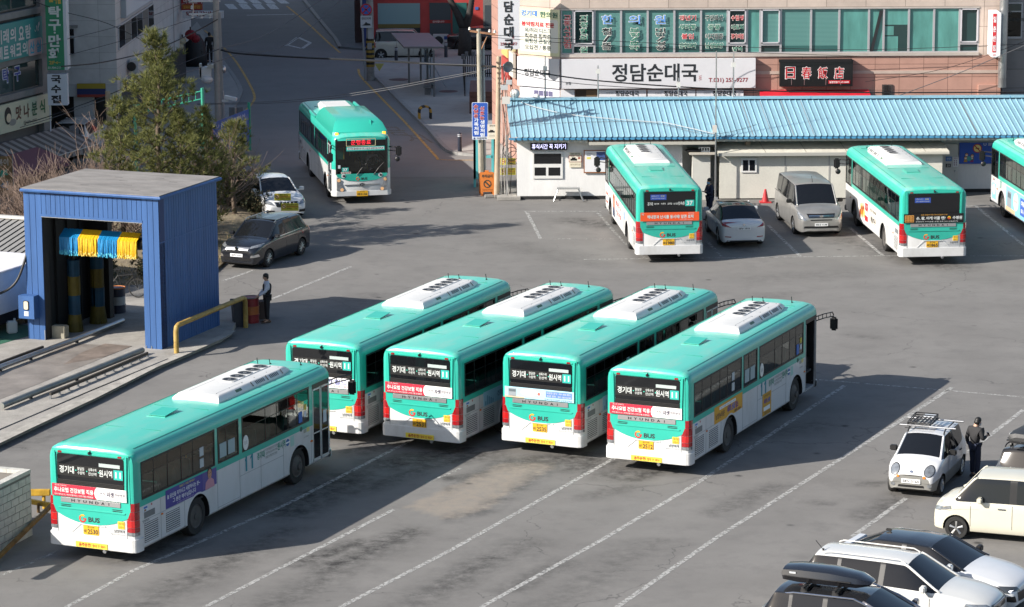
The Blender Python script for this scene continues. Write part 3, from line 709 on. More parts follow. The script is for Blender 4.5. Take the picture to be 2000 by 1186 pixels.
    for s in (-1, 1):
        b = MB(); b.plate(ff, [(s*1.06, 1.14), (s*1.0, 1.14), (s*.74, .56), (s*.8, .52), (s*1.06, .58)], .025, LAMP)
        if sp.get('lit'): b.disc(fu(.026), s*.85, .62, .07, .006, glow('lamp_warm', '#d8a878', .2)); b.disc(fu(.026), s*.98, 1.02, .07, .006, glow('lamp_warm', '#d8a878', .2))
        b.build('headlamp', root)
        b = MB(); b.disc(fu(.0), s*.78, 1.2, .09, .02, WHITE); b.disc(fu(.02), s*.78+.02, 1.2, .05, .006, BLACK); b.build('front_eye_lamp', root)
        if cng:
            b = MB(); b.bx(10.55, 10.7, s*1.0-.06, s*1.0+.06, 2.86, 2.98, glow('marker_orange', '#ff8a20', 1.6)); b.build('marker_lamp', root)
    b = MB(); b.rect(ff, -.75, .80, .75, .83, .03, STEEL, .01); b.disc(fu(.01), 0, .815, .13, .035, STEEL, sy=.6); b.disc(fu(.045), 0, .815, .1, .004, BLACK, sy=.55); b.text(fu(.05), 'H', 0, .815, .1, .08, STEEL, .003, .03); b.build('front_badge', root)
    b = MB(); bus_wrap(b, .03, 10.65, .34, .55, LOWWHITE, rear=False); b.build('front_bumper', root, bevel=.012)
    b = MB(); b.rect(fu(.03), -.24, .33, .24, .56, .012, YELLOWP, .015); b.text(fu(.043), '경기70', 0, .52, .2, .045, ink('#1c2230'), .002); b.text(fu(.043), '바' + sp['plate'], 0, .42, .4, .11, ink('#1c2230'), .002, .02); b.build('number_plate', root)
    b = MB()
    if sp['route'] == '37' and cng:
        b.rect(fu(-.015), -.62, 2.46, .58, 2.74, .01, ink('#101012')); b.rect(fu(-.005), -.64, 2.44, .60, 2.46, .008, ink('#c9c59a')); b.rect(fu(-.005), -.64, 2.74, .60, 2.76, .008, ink('#c9c59a'))
        for q in (-.64, .58): b.rect(fu(-.005), q, 2.46, q+.02, 2.74, .008, ink('#c9c59a'))
        b.text(fu(-.004), '운행종료', -.02, 2.6, .84, .2, glow('led_red', '#ff3040', 1.0), .003, -.008)
        b.rect(fu(.0), -.64, 2.24, .98, 2.42, .006, SIGNTEAL); b.rect(fu(.003), -.60, 2.29, .95, 2.39, .006, ink('#dfe5e2')); b.text(fu(.01), '경기대-장안문-화서역 수원역·금화마을·민속촌', .17, 2.34, 1.5, .07, ink('#15191a'), .002, .012)
        b.rect(fu(.0), -.84, 1.38, -.56, 1.55, .006, SIGNTEAL); b.text(fu(.007), '37', -.7, 1.465, .2, .12, ink('#e9eceb'), .002, .03)
        b.rect(fu(.0), -.88, 1.28, -.46, 1.37, .006, ink('#c8c2bc')); b.text(fu(.007), '수원여객', -.67, 1.325, .36, .06, ink('#8a2a24'), .002, .02)
        b.rect(fu(.0), -1.0, 1.52, -.9, 1.66, .006, ink('#d5dadf'))
    else:
        b.rect(fu(-.015), -.62, 2.46, .58, 2.74, .01, ink('#101012')); b.text(fu(-.004), sp['route'], 0, 2.6, .3, .2, ink('#d89030'), .003)
    b.build('destination_sign', root)
    # side lettering and adverts
    r = frame((0, -1.2475, 0), (1, 0, 0), Zup); ru = lambda d: frame((0, -1.2475-d, 0), (1, 0, 0), Zup)
    l = frame((0, 1.2475, 0), (-1, 0, 0), Zup); lu = lambda d: frame((0, 1.2475+d, 0), (-1, 0, 0), Zup)
    b = MB(); w = ink('#e9eceb')
    def flush(nm):
        nonlocal b
        if b.v: b.build(nm, root)
        b = MB()
    if sp['route'] == '11':
        b.text(r, '11', 5.95, 1.28, .42, .40, ink('#2f8896'), .004, .02); tg = ink('#2f8a72'); [b.plate(r, [(q, 1.48), (q-.1, 1.41), (q-.1, 1.36), (q, 1.42)], .004, ink('#2f8896')) for q in (5.82, 6.11)]; flush('route_number')
        b.text(r, '경기대', 6.6, 1.33, .42, .2, tg, .004, .02); b.text(r, '원시역', 7.78, 1.34, .46, .22, tg, .004, .02)
        for k in range(8):
            b.text(r, '장안문팔달문'[k % 5:k % 5+2], 6.9+.085*k, 1.40, .07, .07, ink('#56605c'), .004); b.text(r, '수원역성대'[k % 3:k % 3+2], 6.9+.085*k, 1.3, .07, .07, ink('#56605c'), .004); b.text(r, '반월안산'[k % 3:k % 3+2], 6.9+.085*k, 1.2, .07, .07, ink('#56605c'), .004)
        flush('route_lettering')
        b.disc(r, 8.15, 1.32, .1, .004, ink('#31649a')); b.rect(r, 8.03, 1.3, 8.27, 1.34, .006, w); b.rect(r, 8.32, 1.16, 8.52, 1.44, .004, ink('#9fc4bb'))
        flush('bus_company_badge')
        b.disc(ru(-.008), 5.78, 1.86, .15, .012, ink('#d9dcd8'), sy=1.35); b.text(ru(.004), '11', 5.78, 1.86, .12, .1, ink('#555a5c'), .003)
        flush('window_sticker')
        b.disc(r, 8.95, 1.51, .07, .004, ink('#2a5a50')); b.text(r, '경기도 버스', 9.15, 1.52, .3, .06, ink('#2b4a44'), .004); b.rect(r, 9.1, 1.36, 9.25, 1.46, .004, ink('#9a9d92')); b.rect(r, 9.28, 1.36, 9.45, 1.48, .004, ink('#cfc27a'))
        b.text(r, '도시형버스', 9.25, 1.24, .32, .05, ink('#555a5c'), .004)
        flush('bus_type_lettering')
        b.rect(ru(-.009), 8.83, 1.7, 9.03, 2.0, .012, ink('#3a6ab8')); b.rect(ru(-.009), 9.15, 1.8, 9.28, 1.95, .012, ink('#d0d6da')); b.rect(ru(-.009), 9.15, 2.0, 9.28, 2.15, .012, ink('#c9b840'))
        flush('window_sticker')
        b.rect(ru(-.009), 3.3, 1.75, 3.5, 1.98, .012, ink('#aeb8bc')); b.rect(ru(-.009), 3.3, 2.05, 3.5, 2.28, .012, ink('#aeb8bc'))
        flush('window_sticker')
        for q in (4.36, 4.82): b.rect(ru(-.009), q, 1.76, q+.36, 2.14, .012, ink('#93a8ac'))
        flush('window_sticker')
    b.text(r, sp.get('firm', '남양여객'), .5, 1.06, .3, .07, ink('#4a4f52'), .004); b.rect(r, .36, 1.3, .62, 1.46, .004, ink('#c9d4dc')); b.rect(r, .40, 1.38, .58, 1.43, .006, ink('#3f6fb4')); b.rect(r, .42, 1.31, .52, 1.36, .006, ink('#8a6a50')); b.disc(r, .8, 1.42, .03, .004, ink('#b05a5a'))
    flush('side_sticker'); glogo(b, r, 3.85, 1.28, .12); b.text(r, 'BUS', 4.02, 1.275, .18, .07, ink('#3a3f42'), .004, .02)
    flush('side_emblem')
    side_ads(root, sp, r, ru, l, lu, w)
    return root
def side_ads(root, sp, r, ru, l, lu, w):
    ad = sp.get('side'); b = MB()
    if ad == 'purple':
        b.plate(r, [(1.5, 1.1), (1.5, 1.58), (4.15, 1.58), (4.15, 1.18), (3.75, 1.1), (2.6, 1.1)], .005, ink('#463f8e')); b.rect(ru(.004), 3.4, 1.14, 4.15, 1.58, .003, ink('#5a5090'))
        person_bust(b, r, 3.78, 1.42, .5, '#c08a98', .008)
        b.text(ru(.006), '힘들고 지칠 때에도!', 2.6, 1.53, .8, .055, ink('#d8c840'), .002, .01)
        b.text(ru(.006), '늘 당신을 지키시고 사랑하시는 분~', 2.42, 1.40, 1.7, .12, w, .002, .012); b.text(ru(.006), '그 분은 예수님입니다', 2.45, 1.25, 1.2, .12, w, .002, .012)
        b.text(ru(.006), '온세상 교회 축복합니다', 2.5, 1.14, .9, .04, ink('#c8b8d8'), .002)
    elif ad == 'yellow':
        b.plate(r, [(1.9, 1.08), (1.9, 1.56), (4.15, 1.56), (4.15, 1.1), (3.6, 1.08)], .005, ink('#cf9a2c')); b.text(ru(.006), '남양뉴타운', 2.35, 1.27, .72, .17, ink('#3a2c3a'), .002, .02)
        b.text(ru(.006), '서희', 3.05, 1.3, .3, .22, ink('#5a3a8a'), .002, .05); b.text(ru(.006), '스타', 3.4, 1.3, .3, .22, ink('#3a5ab0'), .002, .05); b.text(ru(.006), '힐스', 3.7, 1.3, .24, .2, ink('#7a3a7a'), .002, .05)
        b.text(ru(.006), '1899-1004', 3.75, 1.14, .5, .08, ink('#3a2c3a'), .002, .02); b.rect(ru(.004), 2.3, 1.42, 3.6, 1.5, .003, w); b.text(ru(.008), '화성시 남양읍 시청 앞 대단지 아파트', 2.95, 1.46, 1.2, .05, ink('#3a4a7a'), .002)
        b.rect(r, 5.86, .32+.12, 6.6, 1.1, .005, ink('#c9962a')); b.text(ru(.006), '서희', 6.08, .86, .26, .16, ink('#5a3a8a'), .002, .05); b.text(ru(.006), '스타', 6.38, .86, .26, .16, ink('#3a5ab0'), .002, .05); b.text(ru(.006), '남양뉴타운', 6.23, 1.02, .5, .07, ink('#3a2c3a'), .002); b.rect(ru(.004), 5.95, .58, 6.5, .7, .003, w); b.text(ru(.006), '조합원모집', 6.23, .51, .5, .08, ink('#3a2c3a'), .002)
    elif ad == 'pale':
        b.rect(r, 1.5, 1.08, 4.1, 1.5, .005, ink('#9cc6d8'))
        for k in range(5): b.rect(ru(.004), 1.6+.12*k, 1.1, 1.68+.12*k, 1.22+.05*((k*7) % 4), .003, ink('#6f9fb8'))
        b.text(ru(.006), '건강검진은 미리미리', 3.1, 1.3, 1.4, .16, ink('#3a5f80'), .002, .02)
    elif ad == 'face':   # advert on the left flank, red lettering
        b.rect(l, -10.3, .62, -9.5, 1.4, .005, w); b.rect(lu(.004), -10.25, 1.0, -9.7, 1.12, .003, ink('#d8452a')); b.rect(lu(.004), -10.25, .66, -9.7, .78, .003, ink('#d8452a'))
        b.rect(l, -8.0, .5, -4.6, 1.42, .005, ink('#ece9e6')); b.rect(lu(.004), -7.9, .85, -7.2, 1.4, .003, ink('#d86a4a')); person_bust(b, l, -7.5, 1.0, .75, '#2c3a56', .01)
        b.text(lu(.006), '백내장 난시', -5.9, 1.2, 1.9, .26, ink('#9c2f34'), .002, .03); b.text(lu(.006), '인공수정체', -5.9, .85, 1.9, .26, ink('#9c2f34'), .002, .03)
        for q in (-4.2, -3.95): b.rect(l, q, 1.0, q+.15, 1.3, .005, ink('#8fa6c8'))
    elif ad == 'food':
        b.rect(l, -8.0, .48, -4.2, 1.42, .005, ink('#efe9e2'))
        for k in range(14): b.disc(lu(.003+.0006*k), -7.6+.13*(k % 7)+.05*(k % 3), .72+.42*((k*5) % 7)/7, .15, .002, ink(('#d8892a', '#c8b08a', '#8a3a2a', '#e0c060', '#a8602a')[k % 5]), sy=1.2)
        b.text(lu(.012), '피자', -6.3, 1.15, .6, .42, ink('#c0303a'), .002, .05); b.text(lu(.012), '8000', -6.3, .72, .6, .25, ink('#c0303a'), .002, .05)
        b.rect(lu(.004), -5.7, .5, -4.3, 1.4, .003, ink('#ddd8ce')); b.text(lu(.008), '맛있는 우리동네 피자', -5.0, 1.2, 1.2, .14, ink('#2c2c2c'), .002, .02); b.text(lu(.008), '배달주문', -5.0, .85, 1.0, .25, ink('#2c2c2c'), .002, .03)
    elif ad == 'sky':
        b.rect(l, -10.4, .55, -9.8, 1.2, .005, ink('#7fc0e0')); b.disc(lu(.004), -10.1, .95, .22, .003, w); b.text(lu(.008), '무료', -10.1, .95, .26, .14, ink('#c05060'), .002, .02)
        b.text(l, '37', -9.0, 1.3, .34, .32, ink('#4f9a8a'), .004, .02); glogo(b, l, -10.25, 1.36, .12); b.text(l, 'BUS', -10.07, 1.355, .16, .07, ink('#3a3f42'), .004, .02)
        b.rect(l, -8.1, .45, -4.0, 1.42, .005, ink('#7fbfe2')); b.rect(lu(.004), -7.9, .62, -7.2, 1.28, .003, ink('#8a939a')); b.rect(lu(.007), -7.8, 1.0, -7.3, 1.2, .003, ink('#5a666c')); b.rect(lu(.004), -8.1, .45, -6.6, .62, .003, ink('#c8ae8c'))
        b.disc(lu(.004), -6.5, 1.0, .38, .003, w, sy=.95); b.text(lu(.008), '검진은 미리', -6.5, 1.0, .55, .16, ink('#c05060'), .002, .02); b.rect(lu(.004), -5.8, .6, -4.1, 1.3, .003, ink('#3f5fb0')); b.text(lu(.008), '대장암 검사', -4.95, 1.1, 1.4, .2, w, .002, .02); b.text(lu(.008), '031-303-0231', -4.95, .8, 1.4, .16, w, .002, .02)
    if b.v: b.build('side_advert', root)
G11 = 'route 11 buses standing in the yard'; G37 = 'route 37 buses along the office'
make_bus('nearest green and white bus at left, purple advert with a smiling face on its side', -10.507, 75.842, 66.45, dict(plate='2530', route='11', banner='red', side='purple'), G11)
make_bus('green and white bus leftmost in the row of four, half hidden behind the nearest bus', -5.467, 88.26, 66.3, dict(plate='2529', route='11', banner='white', side=None), G11)
make_bus('green and white bus second from left in the row of four, with red banner', -2.616, 87.12, 64.1, dict(plate='2531', route='11', banner='red', side='pale'), G11)
make_bus('green and white bus in the row of four with pale blue banner across its back', .811, 86.471, 65.3, dict(plate='2535', route='11', banner='blue', side='pale'), G11)
make_bus('green and white bus with yellow side adverts and an open front door', 3.726, 84.373, 65.57, dict(plate='2512', route='11', banner='red', side='yellow', door_open=True), G11)
make_bus('green and white bus before the white office, orange banner and 37 on its back', 5.925, 115.987, 94.55, dict(plate='1980', route='37', banner='orange', side='face', firm='수원여객'), G37)
make_bus('green and white bus with black banner parked in front of the cream container hut', 15.717, 115.246, 95.0, dict(plate='1865', route='37', banner='black', side='food', firm='수원여객'), G37)
make_bus('green and white bus cut off by the right edge, sky blue advert on its side', 21.93, 117.1, 95.2, dict(plate='1871', route='37', banner='orange', side='sky', firm='수원여객'), G37)
make_bus('green bus with humped roof driving in from the street, red lit sign in front', -8.357, 140.579, -78.87, dict(plate='3136', route='37', banner='orange', side=None, cng=True, lit=True, firm='수원여객'), None)
# ------------------------------------------------------------------ cars
def carpaint(name, c, rough=.22, metal=0.):
    return mat(name, c, rough, metal, var=.03, scale=2, coat=.8)
CUTG = {}
def wrap(b, bvh, pts, axis, m, off=.008, n=6):
    """lay an outlined lens or trim onto the body: pts are quads (4 corners) or (cx, cy, rx, ry) ellipses in the plane facing axis"""
    ax = {'f': (0, 1, Vector((1, 0, 0))), 'b': (0, -1, Vector((-1, 0, 0))), 'l': (1, 1, Vector((0, 1, 0))), 'r': (1, -1, Vector((0, -1, 0))), 't': (2, 1, Vector((0, 0, 1)))}[axis]
    def hit(a, c):
        o = Vector((50*ax[1], a, c)) if ax[0] == 0 else Vector((a, 50*ax[1], c)) if ax[0] == 1 else Vector((a, c, 50))
        q = bvh.ray_cast(o, -ax[2])
        if q[0] is None: return None
        return q[0] + (q[1]*.5 + ax[2]*.8).normalized()*off
    vs, fs = [], []
    if len(pts) == 4 and not hasattr(pts[0], '__len__'):
        cx, cy, rx, ry = pts; k = 16; vs.append(hit(cx, cy))
        for j in (.55, 1.):
            for i in range(k): vs.append(hit(cx + rx*j*math.cos(2*math.pi*i/k), cy + ry*j*math.sin(2*math.pi*i/k)))
        fs = [(0, 1+i, 1+(i+1) % k) for i in range(k)] + [(1+i, 1+k+i, 1+k+(i+1) % k, 1+(i+1) % k) for i in range(k)]
    else:
        A, B, C, D = pts
        for i in range(n+1):
            for j in range(n+1):
                s, t = i/n, j/n
                p = [(A[q]*(1-s)+B[q]*s)*(1-t) + (D[q]*(1-s)+C[q]*s)*t for q in (0, 1)]
                vs.append(hit(*p))
        fs = [(i*(n+1)+j, (i+1)*(n+1)+j, (i+1)*(n+1)+j+1, i*(n+1)+j+1) for i in range(n) for j in range(n)]
    fs = [f for f in fs if all(vs[k] is not None for k in f)]
    vs = [v or Vector() for v in vs]
    if fs: b.add(vs, fs, m)
def make_car(name, label, cat, loc, deg, P, grp=None):
    """P: L, W, H, gc (ground clearance), st: list of (x, half-width factor, zone) built from profile numbers"""
    root = thing(name, label, cat, (loc[0], loc[1], 0), R(deg), grp)
    L, W, H = P['L'], P['W']/2, P['H']; gc = P.get('gc', .2); paint = P['paint']; low = P.get('low', paint); roofm = P.get('roof', paint)
    belt = P['belt']; hb = P['hood']          # belt height; (front hood height, cowl height)
    xc, xrf, xrr, xt = P['cowl'], P['roof_f'], P['roof_r'], P['tail']; zt = P['tailz']; yr = P.get('yr', .74)
    GW = mat('cut_windscreen', (.008, .009, .011), .04, spec=.6); GR = mat('cut_rear_window', (.0081, .009, .011), .04, spec=.6); GS = mat('cut_side_window', (.0082, .009, .011), .05, spec=.5)
    # station: x, plan width factor, shoulder z, top-edge z, top z, top-edge half width
    S = []
    def st(x, wf, zs, ze, zc, ye): S.append((x, wf, zs, ze, zc, ye))
    hatch = xt < .35
    st(0.0, .80, min(zt, belt)-.12, min(zt, belt)-.06, min(zt, belt)-.03, .70)
    st(.10, .92, min(zt, belt)-.03, min(zt, belt)+.0, min(zt, belt)+.02, .78)
    if not hatch: st(xt*.55, .97, belt-.03, zt-.01, zt+.02, .80)
    st(max(xt, .2), .975, belt, zt+.005, zt+.03, .82)
    st(xrr, .99, belt, H-.07, H-.02, yr)
    pil = P['pillars']
    for a, c in pil: st(a, 1., belt, H-.055, H, yr+.01); st(c, 1., belt, H-.055, H, yr+.01)
    st(xrf, 1., belt-.01, H-.075, H-.03, yr)
    st(xc, .99, belt-.03, hb[1]-.02, hb[1]+.025, .84)
    st((xc+L)/2, .97, belt-.08, (hb[0]+hb[1])/2-.01, (hb[0]+hb[1])/2+.04, .78)
    st(L-.22, .90, hb[0]-.1, hb[0]-.04, hb[0]+.0, .70)
    st(L-.05, .80, hb[0]-.22, hb[0]-.13, hb[0]-.09, .60)
    st(L, .70, hb[0]-.32, hb[0]-.24, hb[0]-.2, .52)
    b = MB(); rows = []
    for x, wf, zs, ze, zc, ye in S:
        w = W*wf; g = gc + (.06 if x in (0.0, L) else 0)
        zl = min(.55, zs - .2) if zs > .75 else zs*.7
        half = [(w*.55, g), (w*.93, g+.01), (w*.985, g+.12), (w, max(zl, g+.16)), (w*.985, zs-.09), (w*.95, zs), (W*ye, ze), (W*ye*.55, zc), ]
        rows.append([Vector((x, -y, z)) for y, z in half] + [Vector((x, 0, zc+.01))] + [Vector((x, y, z)) for y, z in half[::-1]])
    n = len(rows[0]); vs = [v for r in rows for v in r]; N = len(S)
    names = [s[0] for s in S]
    roof_i = [i for i, s in enumerate(S) if abs(s[0]-xrr) < 1e-6][0]; rf_i = [i for i, s in enumerate(S) if abs(s[0]-xrf) < 1e-6][0]
    pset = {(a, c) for a, c in pil}
    for i in range(N-1):
        for j in range(n):
            jj = (j+1) % n; f = (i*n+j, i*n+jj, (i+1)*n+jj, (i+1)*n+j)
            k = min(j, n-2-j) if j < n-1 else -1
            m = paint
            if k in (-1, 0): m = BLACK
            elif k in (1, 2): m = low
            if roof_i <= i < rf_i:
                if k == 5: m = BLACK if (S[i][0], S[i+1][0]) in pset else GS
                if k >= 6: m = roofm
            if i == roof_i-1 and k >= 6: m = GR
            if i == roof_i-1 and k == 5: m = GS if P.get('quarter') else paint
            if i == rf_i and k >= 6: m = GW
            if i == rf_i and k == 5: m = GS if P.get('fquarter', True) else paint
            b.add([vs[q] for q in f], [(0, 1, 2, 3)], m)
    b.add(rows[0], [tuple(range(n))], P.get('rearm', paint)); b.add(rows[-1], [tuple(range(n-1, -1, -1))], low)
    o = b.build('body', root)
    bm = bmesh.new(); bm.from_mesh(o.data); bmesh.ops.remove_doubles(bm, verts=bm.verts, dist=1e-4); bmesh.ops.recalc_face_normals(bm, faces=bm.faces)
    cl = bm.edges.layers.float.new('crease_edge'); gl = {i for i, m in enumerate(o.data.materials) if m in (GW, GR, GS)}
    for e in bm.edges:
        ms = {f.material_index in gl for f in e.link_faces}
        if len(ms) == 2: e[cl] = .75
        if len({f.material_index for f in e.link_faces}) > 1 and len(ms) == 1: e[cl] = .6
    bm.to_mesh(o.data); bm.free()
    sb = o.modifiers.new('sub', 'SUBSURF'); sb.levels = 3; sb.render_levels = 3
    dg = bpy.context.evaluated_depsgraph_get(); dg.update()
    me = bpy.data.meshes.new_from_object(o.evaluated_get(dg)); o.modifiers.clear(); o.data = me
    bm = bmesh.new(); bm.from_mesh(me); bvh = BVHTree.FromBMesh(bm); bm.free()
    wr = P.get('wr', .31); wx = P['wheels']; cut = []
    for x in wx:
        for sy in (-1, 1): cut.append(MB().lathe([(wr+.055, W-.34), (wr+.055, W+.3)], BLACK, 24, (x, 0, wr), (0, sy, 0)).build('cutter'))
    boolean_cut(o, cut); o.data.shade_smooth(); o.data.set_sharp_from_angle(angle=R(50))
    split_by_material(o, {'cut_windscreen': 'windscreen', 'cut_rear_window': 'rear_window', 'cut_side_window': 'side_window'}, root)
    o.data.set_sharp_from_angle(angle=R(50))
    for x in wx:
        for sy in (-1, 1): wheel(root, x, sy*(W-.03), sy, wr, .21, P.get('hub', 'five'), P.get('rimm', STEEL))
    # lamps and trim laid onto the body
    for spec in P.get('trim', []):
        nm, axis, m, quads = spec[:4]; off = spec[4] if len(spec) > 4 else .008
        for q in quads:
            b = MB(); wrap(b, bvh, q, axis, m, off)
            if b.v: b.build(nm, root, smooth=True)
            if len(spec) > 5 and spec[5]:
                b = MB(); mq = (-q[0], *q[1:]) if not hasattr(q[0], '__len__') else [(-a, c) for a, c in q]
                wrap(b, bvh, mq, axis, m, off); b.v and b.build(nm, root, smooth=True)
    sm = ink('#1a1b1c'); b = MB()
    for sx in P.get('seams', []):
        for ax in 'lr': wrap(b, bvh, [(sx-.006, gc+.16), (sx+.006, gc+.16), (sx+.006, belt-.03), (sx-.006, belt-.03)], ax, sm, .003, 5)
    if b.v: b.build('door_seam', root)
    for sx in P.get('handles', []):
        for sy in (-1, 1):
            h = bvh.ray_cast(Vector((sx, sy*5, belt-.13)), Vector((0, -sy, 0)))
            if h[0]: b = MB(); b.box((sx, h[0].y+sy*.012, belt-.13), (.2, .03, .03), P.get('handlem', paint)); b.build('door_handle', root, bevel=.008)
    mx = P.get('mirror', xc-.28)
    for sy in (-1, 1):
        b = MB(); b.box((mx, sy*(W+.07), belt+.08), (.13, .2, .15), P.get('mirrorm', paint)); b.box((mx+.02, sy*(W-.06), belt+.03), (.07, .2, .05), P.get('mirrorm', paint)); b.build('wing_mirror', root, bevel=.035)
        b = MB(); pp = []
        for k in range(9):
            q = k/8; ph = bvh.ray_cast(Vector((xc+.06+(xrf-.04-xc-.06)*q, sy*W*(.83+(yr*.95-.83)*q), 9)), Vector((0, 0, -1)))
            if ph[0]: pp.append(ph[0])
        b.tube(pp, .034, roofm if roofm.name == 'roof_black' else paint, 8); b.build('windscreen_pillar', root, smooth=True)
    for kind, txt in (('b', P.get('plate_b')), ('f', P.get('plate_f'))):
        if not txt: continue
        z = P.get('plate_z', {}).get(kind, .5); pw = .26 if len(txt) < 9 or True else .16
        h = bvh.ray_cast(Vector((50 if kind == 'f' else -50, 0, z)), Vector((-1 if kind == 'f' else 1, 0, 0)))
        px = (h[0].x if h[0] else (L if kind == 'f' else 0))
        s = 1 if kind == 'f' else -1
        fr = frame((px + s*.012, 0, z), (0, s, 0), Zup); b = MB(); b.rect(fr, -pw, -.06, pw, .06, .012, mat('plate_white', (.75, .76, .76), .4), .01); q = b.build('number_plate', root)
        b = MB(); b.text(fr, txt, 0, 0, .44, .075, ink('#1c1f24'), .015, .02); b.build('lettering', q)
    return root, bvh
def rails(root, x0, x1, y, z, m, r=.018, lift=.06):
    for s in (-1, 1):
        b = MB(); b.tube([(x0, s*y, z), (x0+.12, s*y, z+lift), (x1-.15, s*y, z+lift), (x1, s*y, z-.02)], r, m); b.build('roof_rail', root)
CW = carpaint('car_white', (.64, .65, .66)); 
HL, TLm, GR_ = LAMP, REDLENS, mat('grille_black', (.01, .01, .011), .35)
DKTRIM = mat('dark_trim', (.02, .02, .022), .5)
# dark estate SUV beside the wash
suv, bv = make_car('estate_car', 'dark grey estate car with silver roof rails beside the blue car wash', 'car', (-8.45, 119.19), -114., dict(
    L=4.44, W=1.80, H=1.60, belt=1.03, hood=(.92, 1.04), cowl=3.28, roof_f=2.55, roof_r=.62, tail=.14, tailz=1.02, pillars=[(1.42, 1.50), (2.28, 2.34)][:1] + [(2.05, 2.12)], quarter=True, wheels=(.88, 3.50), wr=.335, hub='ten',
    paint=carpaint('car_anthracite', (.011, .013, .018), .2), low=carpaint('car_anthracite', (.011, .013, .018)), plate_f='48허 2593', plate_z={'f': .55, 'b': .8}, seams=(1.15, 2.15, 3.2), handles=(1.35, 2.35),
    trim=[('headlamp', 'f', HL, [[(.50, .80), (.86, .86), (.88, .96), (.52, .88)]], .01, 1), ('grille', 'f', mat('grille_silver', (.42, .43, .44), .3, .8), [[(-.46, .74), (.46, .74), (.5, .85), (-.5, .85)]], .012), ('lower_grille', 'f', GR_, [[(-.6, .36), (.6, .36), (.55, .46), (-.55, .46)]], .01),
          ('grille', 'f', GR_, [[(-.5, .64), (.5, .64), (.46, .71), (-.46, .71)]], .01), ('fog_lamp', 'f', CHROME, [[(.55, .47), (.82, .5), (.8, .60), (.6, .57)]], .012, 1), ('tail_lamp', 'b', REDLENS, [[(.62, .85), (.88, .85), (.86, 1.06), (.66, 1.04)]], .012, 1),
          ('window_trim', 'l', CHROME, [[(.8, 1.055), (3.0, 1.02), (3.0, 1.035), (.8, 1.07)]], .012), ('tail_lamp', 'l', REDLENS, [[(.05, .9), (.3, .94), (.26, 1.05), (.08, 1.06)]], .012)]))
rails(suv, .75, 2.6, .62, 1.55, STEEL)
b = MB(); b.disc(frame((4.42, 0, .8), (0, 1, 0), Zup), 0, 0, .07, .03, CHROME); b.build('badge', suv)
b = MB(); b.plate(frame((0, -.55, 0), (1, 0, 0), (0, 1, 0)), [(1.3, 0), (2.4, 0), (2.4, 1.1), (1.3, 1.1)], .012, CARGLASS); so_ = b.build('sunroof', suv); so_.location.z = 1.592
# white saloon facing the camera
sed, bv = make_car('saloon_car', 'white saloon car facing the camera beside the shrubs, behind yellow notice boards', 'car', (-10.6, 130.6), -72.5, dict(
    L=4.92, W=1.86, H=1.47, belt=.95, hood=(.80, .96), cowl=3.62, roof_f=2.75, roof_r=1.55, tail=.75, tailz=1.0, pillars=[(2.0, 2.08)], quarter=True, wheels=(1.02, 3.88), wr=.33, paint=CW, seams=(1.2, 2.05, 3.3), handles=(1.35, 2.4), yr=.70,
    trim=[('headlamp', 'f', HL, [[(.50, .62), (.84, .66), (.86, .82), (.60, .74)]], .01, 1), ('grille', 'f', GR_, [[(-.42, .56), (.42, .56), (.5, .74), (-.5, .74)]], .012), ('fog_lamp', 'f', GR_, [[(.48, .32), (.84, .32), (.80, .44), (.52, .42)]], .01, 1)]))
b = MB(); b.cyl((1.3, 0, 1.44), (1.1, 0, 1.56), .03, CW, .008); b.build('aerial', sed)
b = MB()
for k in range(7): b.tube([(4.90, -.42+.14*k, .58), (4.86, -.46+.153*k, .73)], .012, CHROME, n=5)
b.build('grille_bar', sed)
# silver van
van, bv = make_car('passenger_van', 'silver grey van with worn bonnet parked in front of the container hut', 'van', (11.60, 126.35), -84., dict(
    L=5.13, W=1.92, H=1.93, belt=1.18, hood=(.98, 1.18), cowl=4.25, roof_f=3.55, roof_r=.32, tail=.1, tailz=1.2, gc=.2, pillars=[(1.3, 1.42), (2.5, 2.62)], wheels=(.92, 4.12), wr=.34, yr=.80,
    paint=mat('van_silver', (.36, .355, .34), .3, .55, var=.18, scale=1.2, coat=.4), plate_f='90나 1178', plate_z={'f': .52}, seams=(1.3, 2.55, 3.6), handles=(2.75,), mirror=3.75, mirrorm=BLACK,
    trim=[('headlamp', 'f', HL, [[(.58, .68), (.86, .72), (.9, 1.02), (.70, .86)]], .01, 1), ('grille', 'f', GR_, [[(-.5, .78), (.5, .78), (.56, .93), (-.56, .93)]], .012), ('lower_grille', 'f', GR_, [[(-.7, .38), (.7, .38), (.66, .46), (-.66, .46)]], .012), ('grille', 'f', GR_, [[(-.42, .68), (.42, .68), (.44, .72), (-.44, .72)]], .012)]))
b = MB()
for z in (.83, .88): b.tube([(5.11, -.5, z), (5.13, 0, z-.0), (5.11, .5, z)], .012, CHROME)
b.disc(frame((5.13, 0, .85), (0, 1, 0), Zup), 0, 0, .075, .02, CHROME, sy=.6); b.build('badge', van)
b = MB(); b.cyl((3.3, .0, 1.9), (3.1, 0, 2.12), .01, BLACK); b.build('aerial', van)
for sy in (-1, 1):
    b = MB(); fr = frame((0, sy*.962, 0), (1 if sy < 0 else -1, 0, 0), Zup); s = 1 if sy < 0 else -1
    for q0, q1 in ((.45, 1.2), (1.5, 2.4)): b.rect(fr, min(s*q0, s*q1), 1.22, max(s*q0, s*q1), 1.25, .006, ink('#585856'))
    b.build('panel_rib', van)
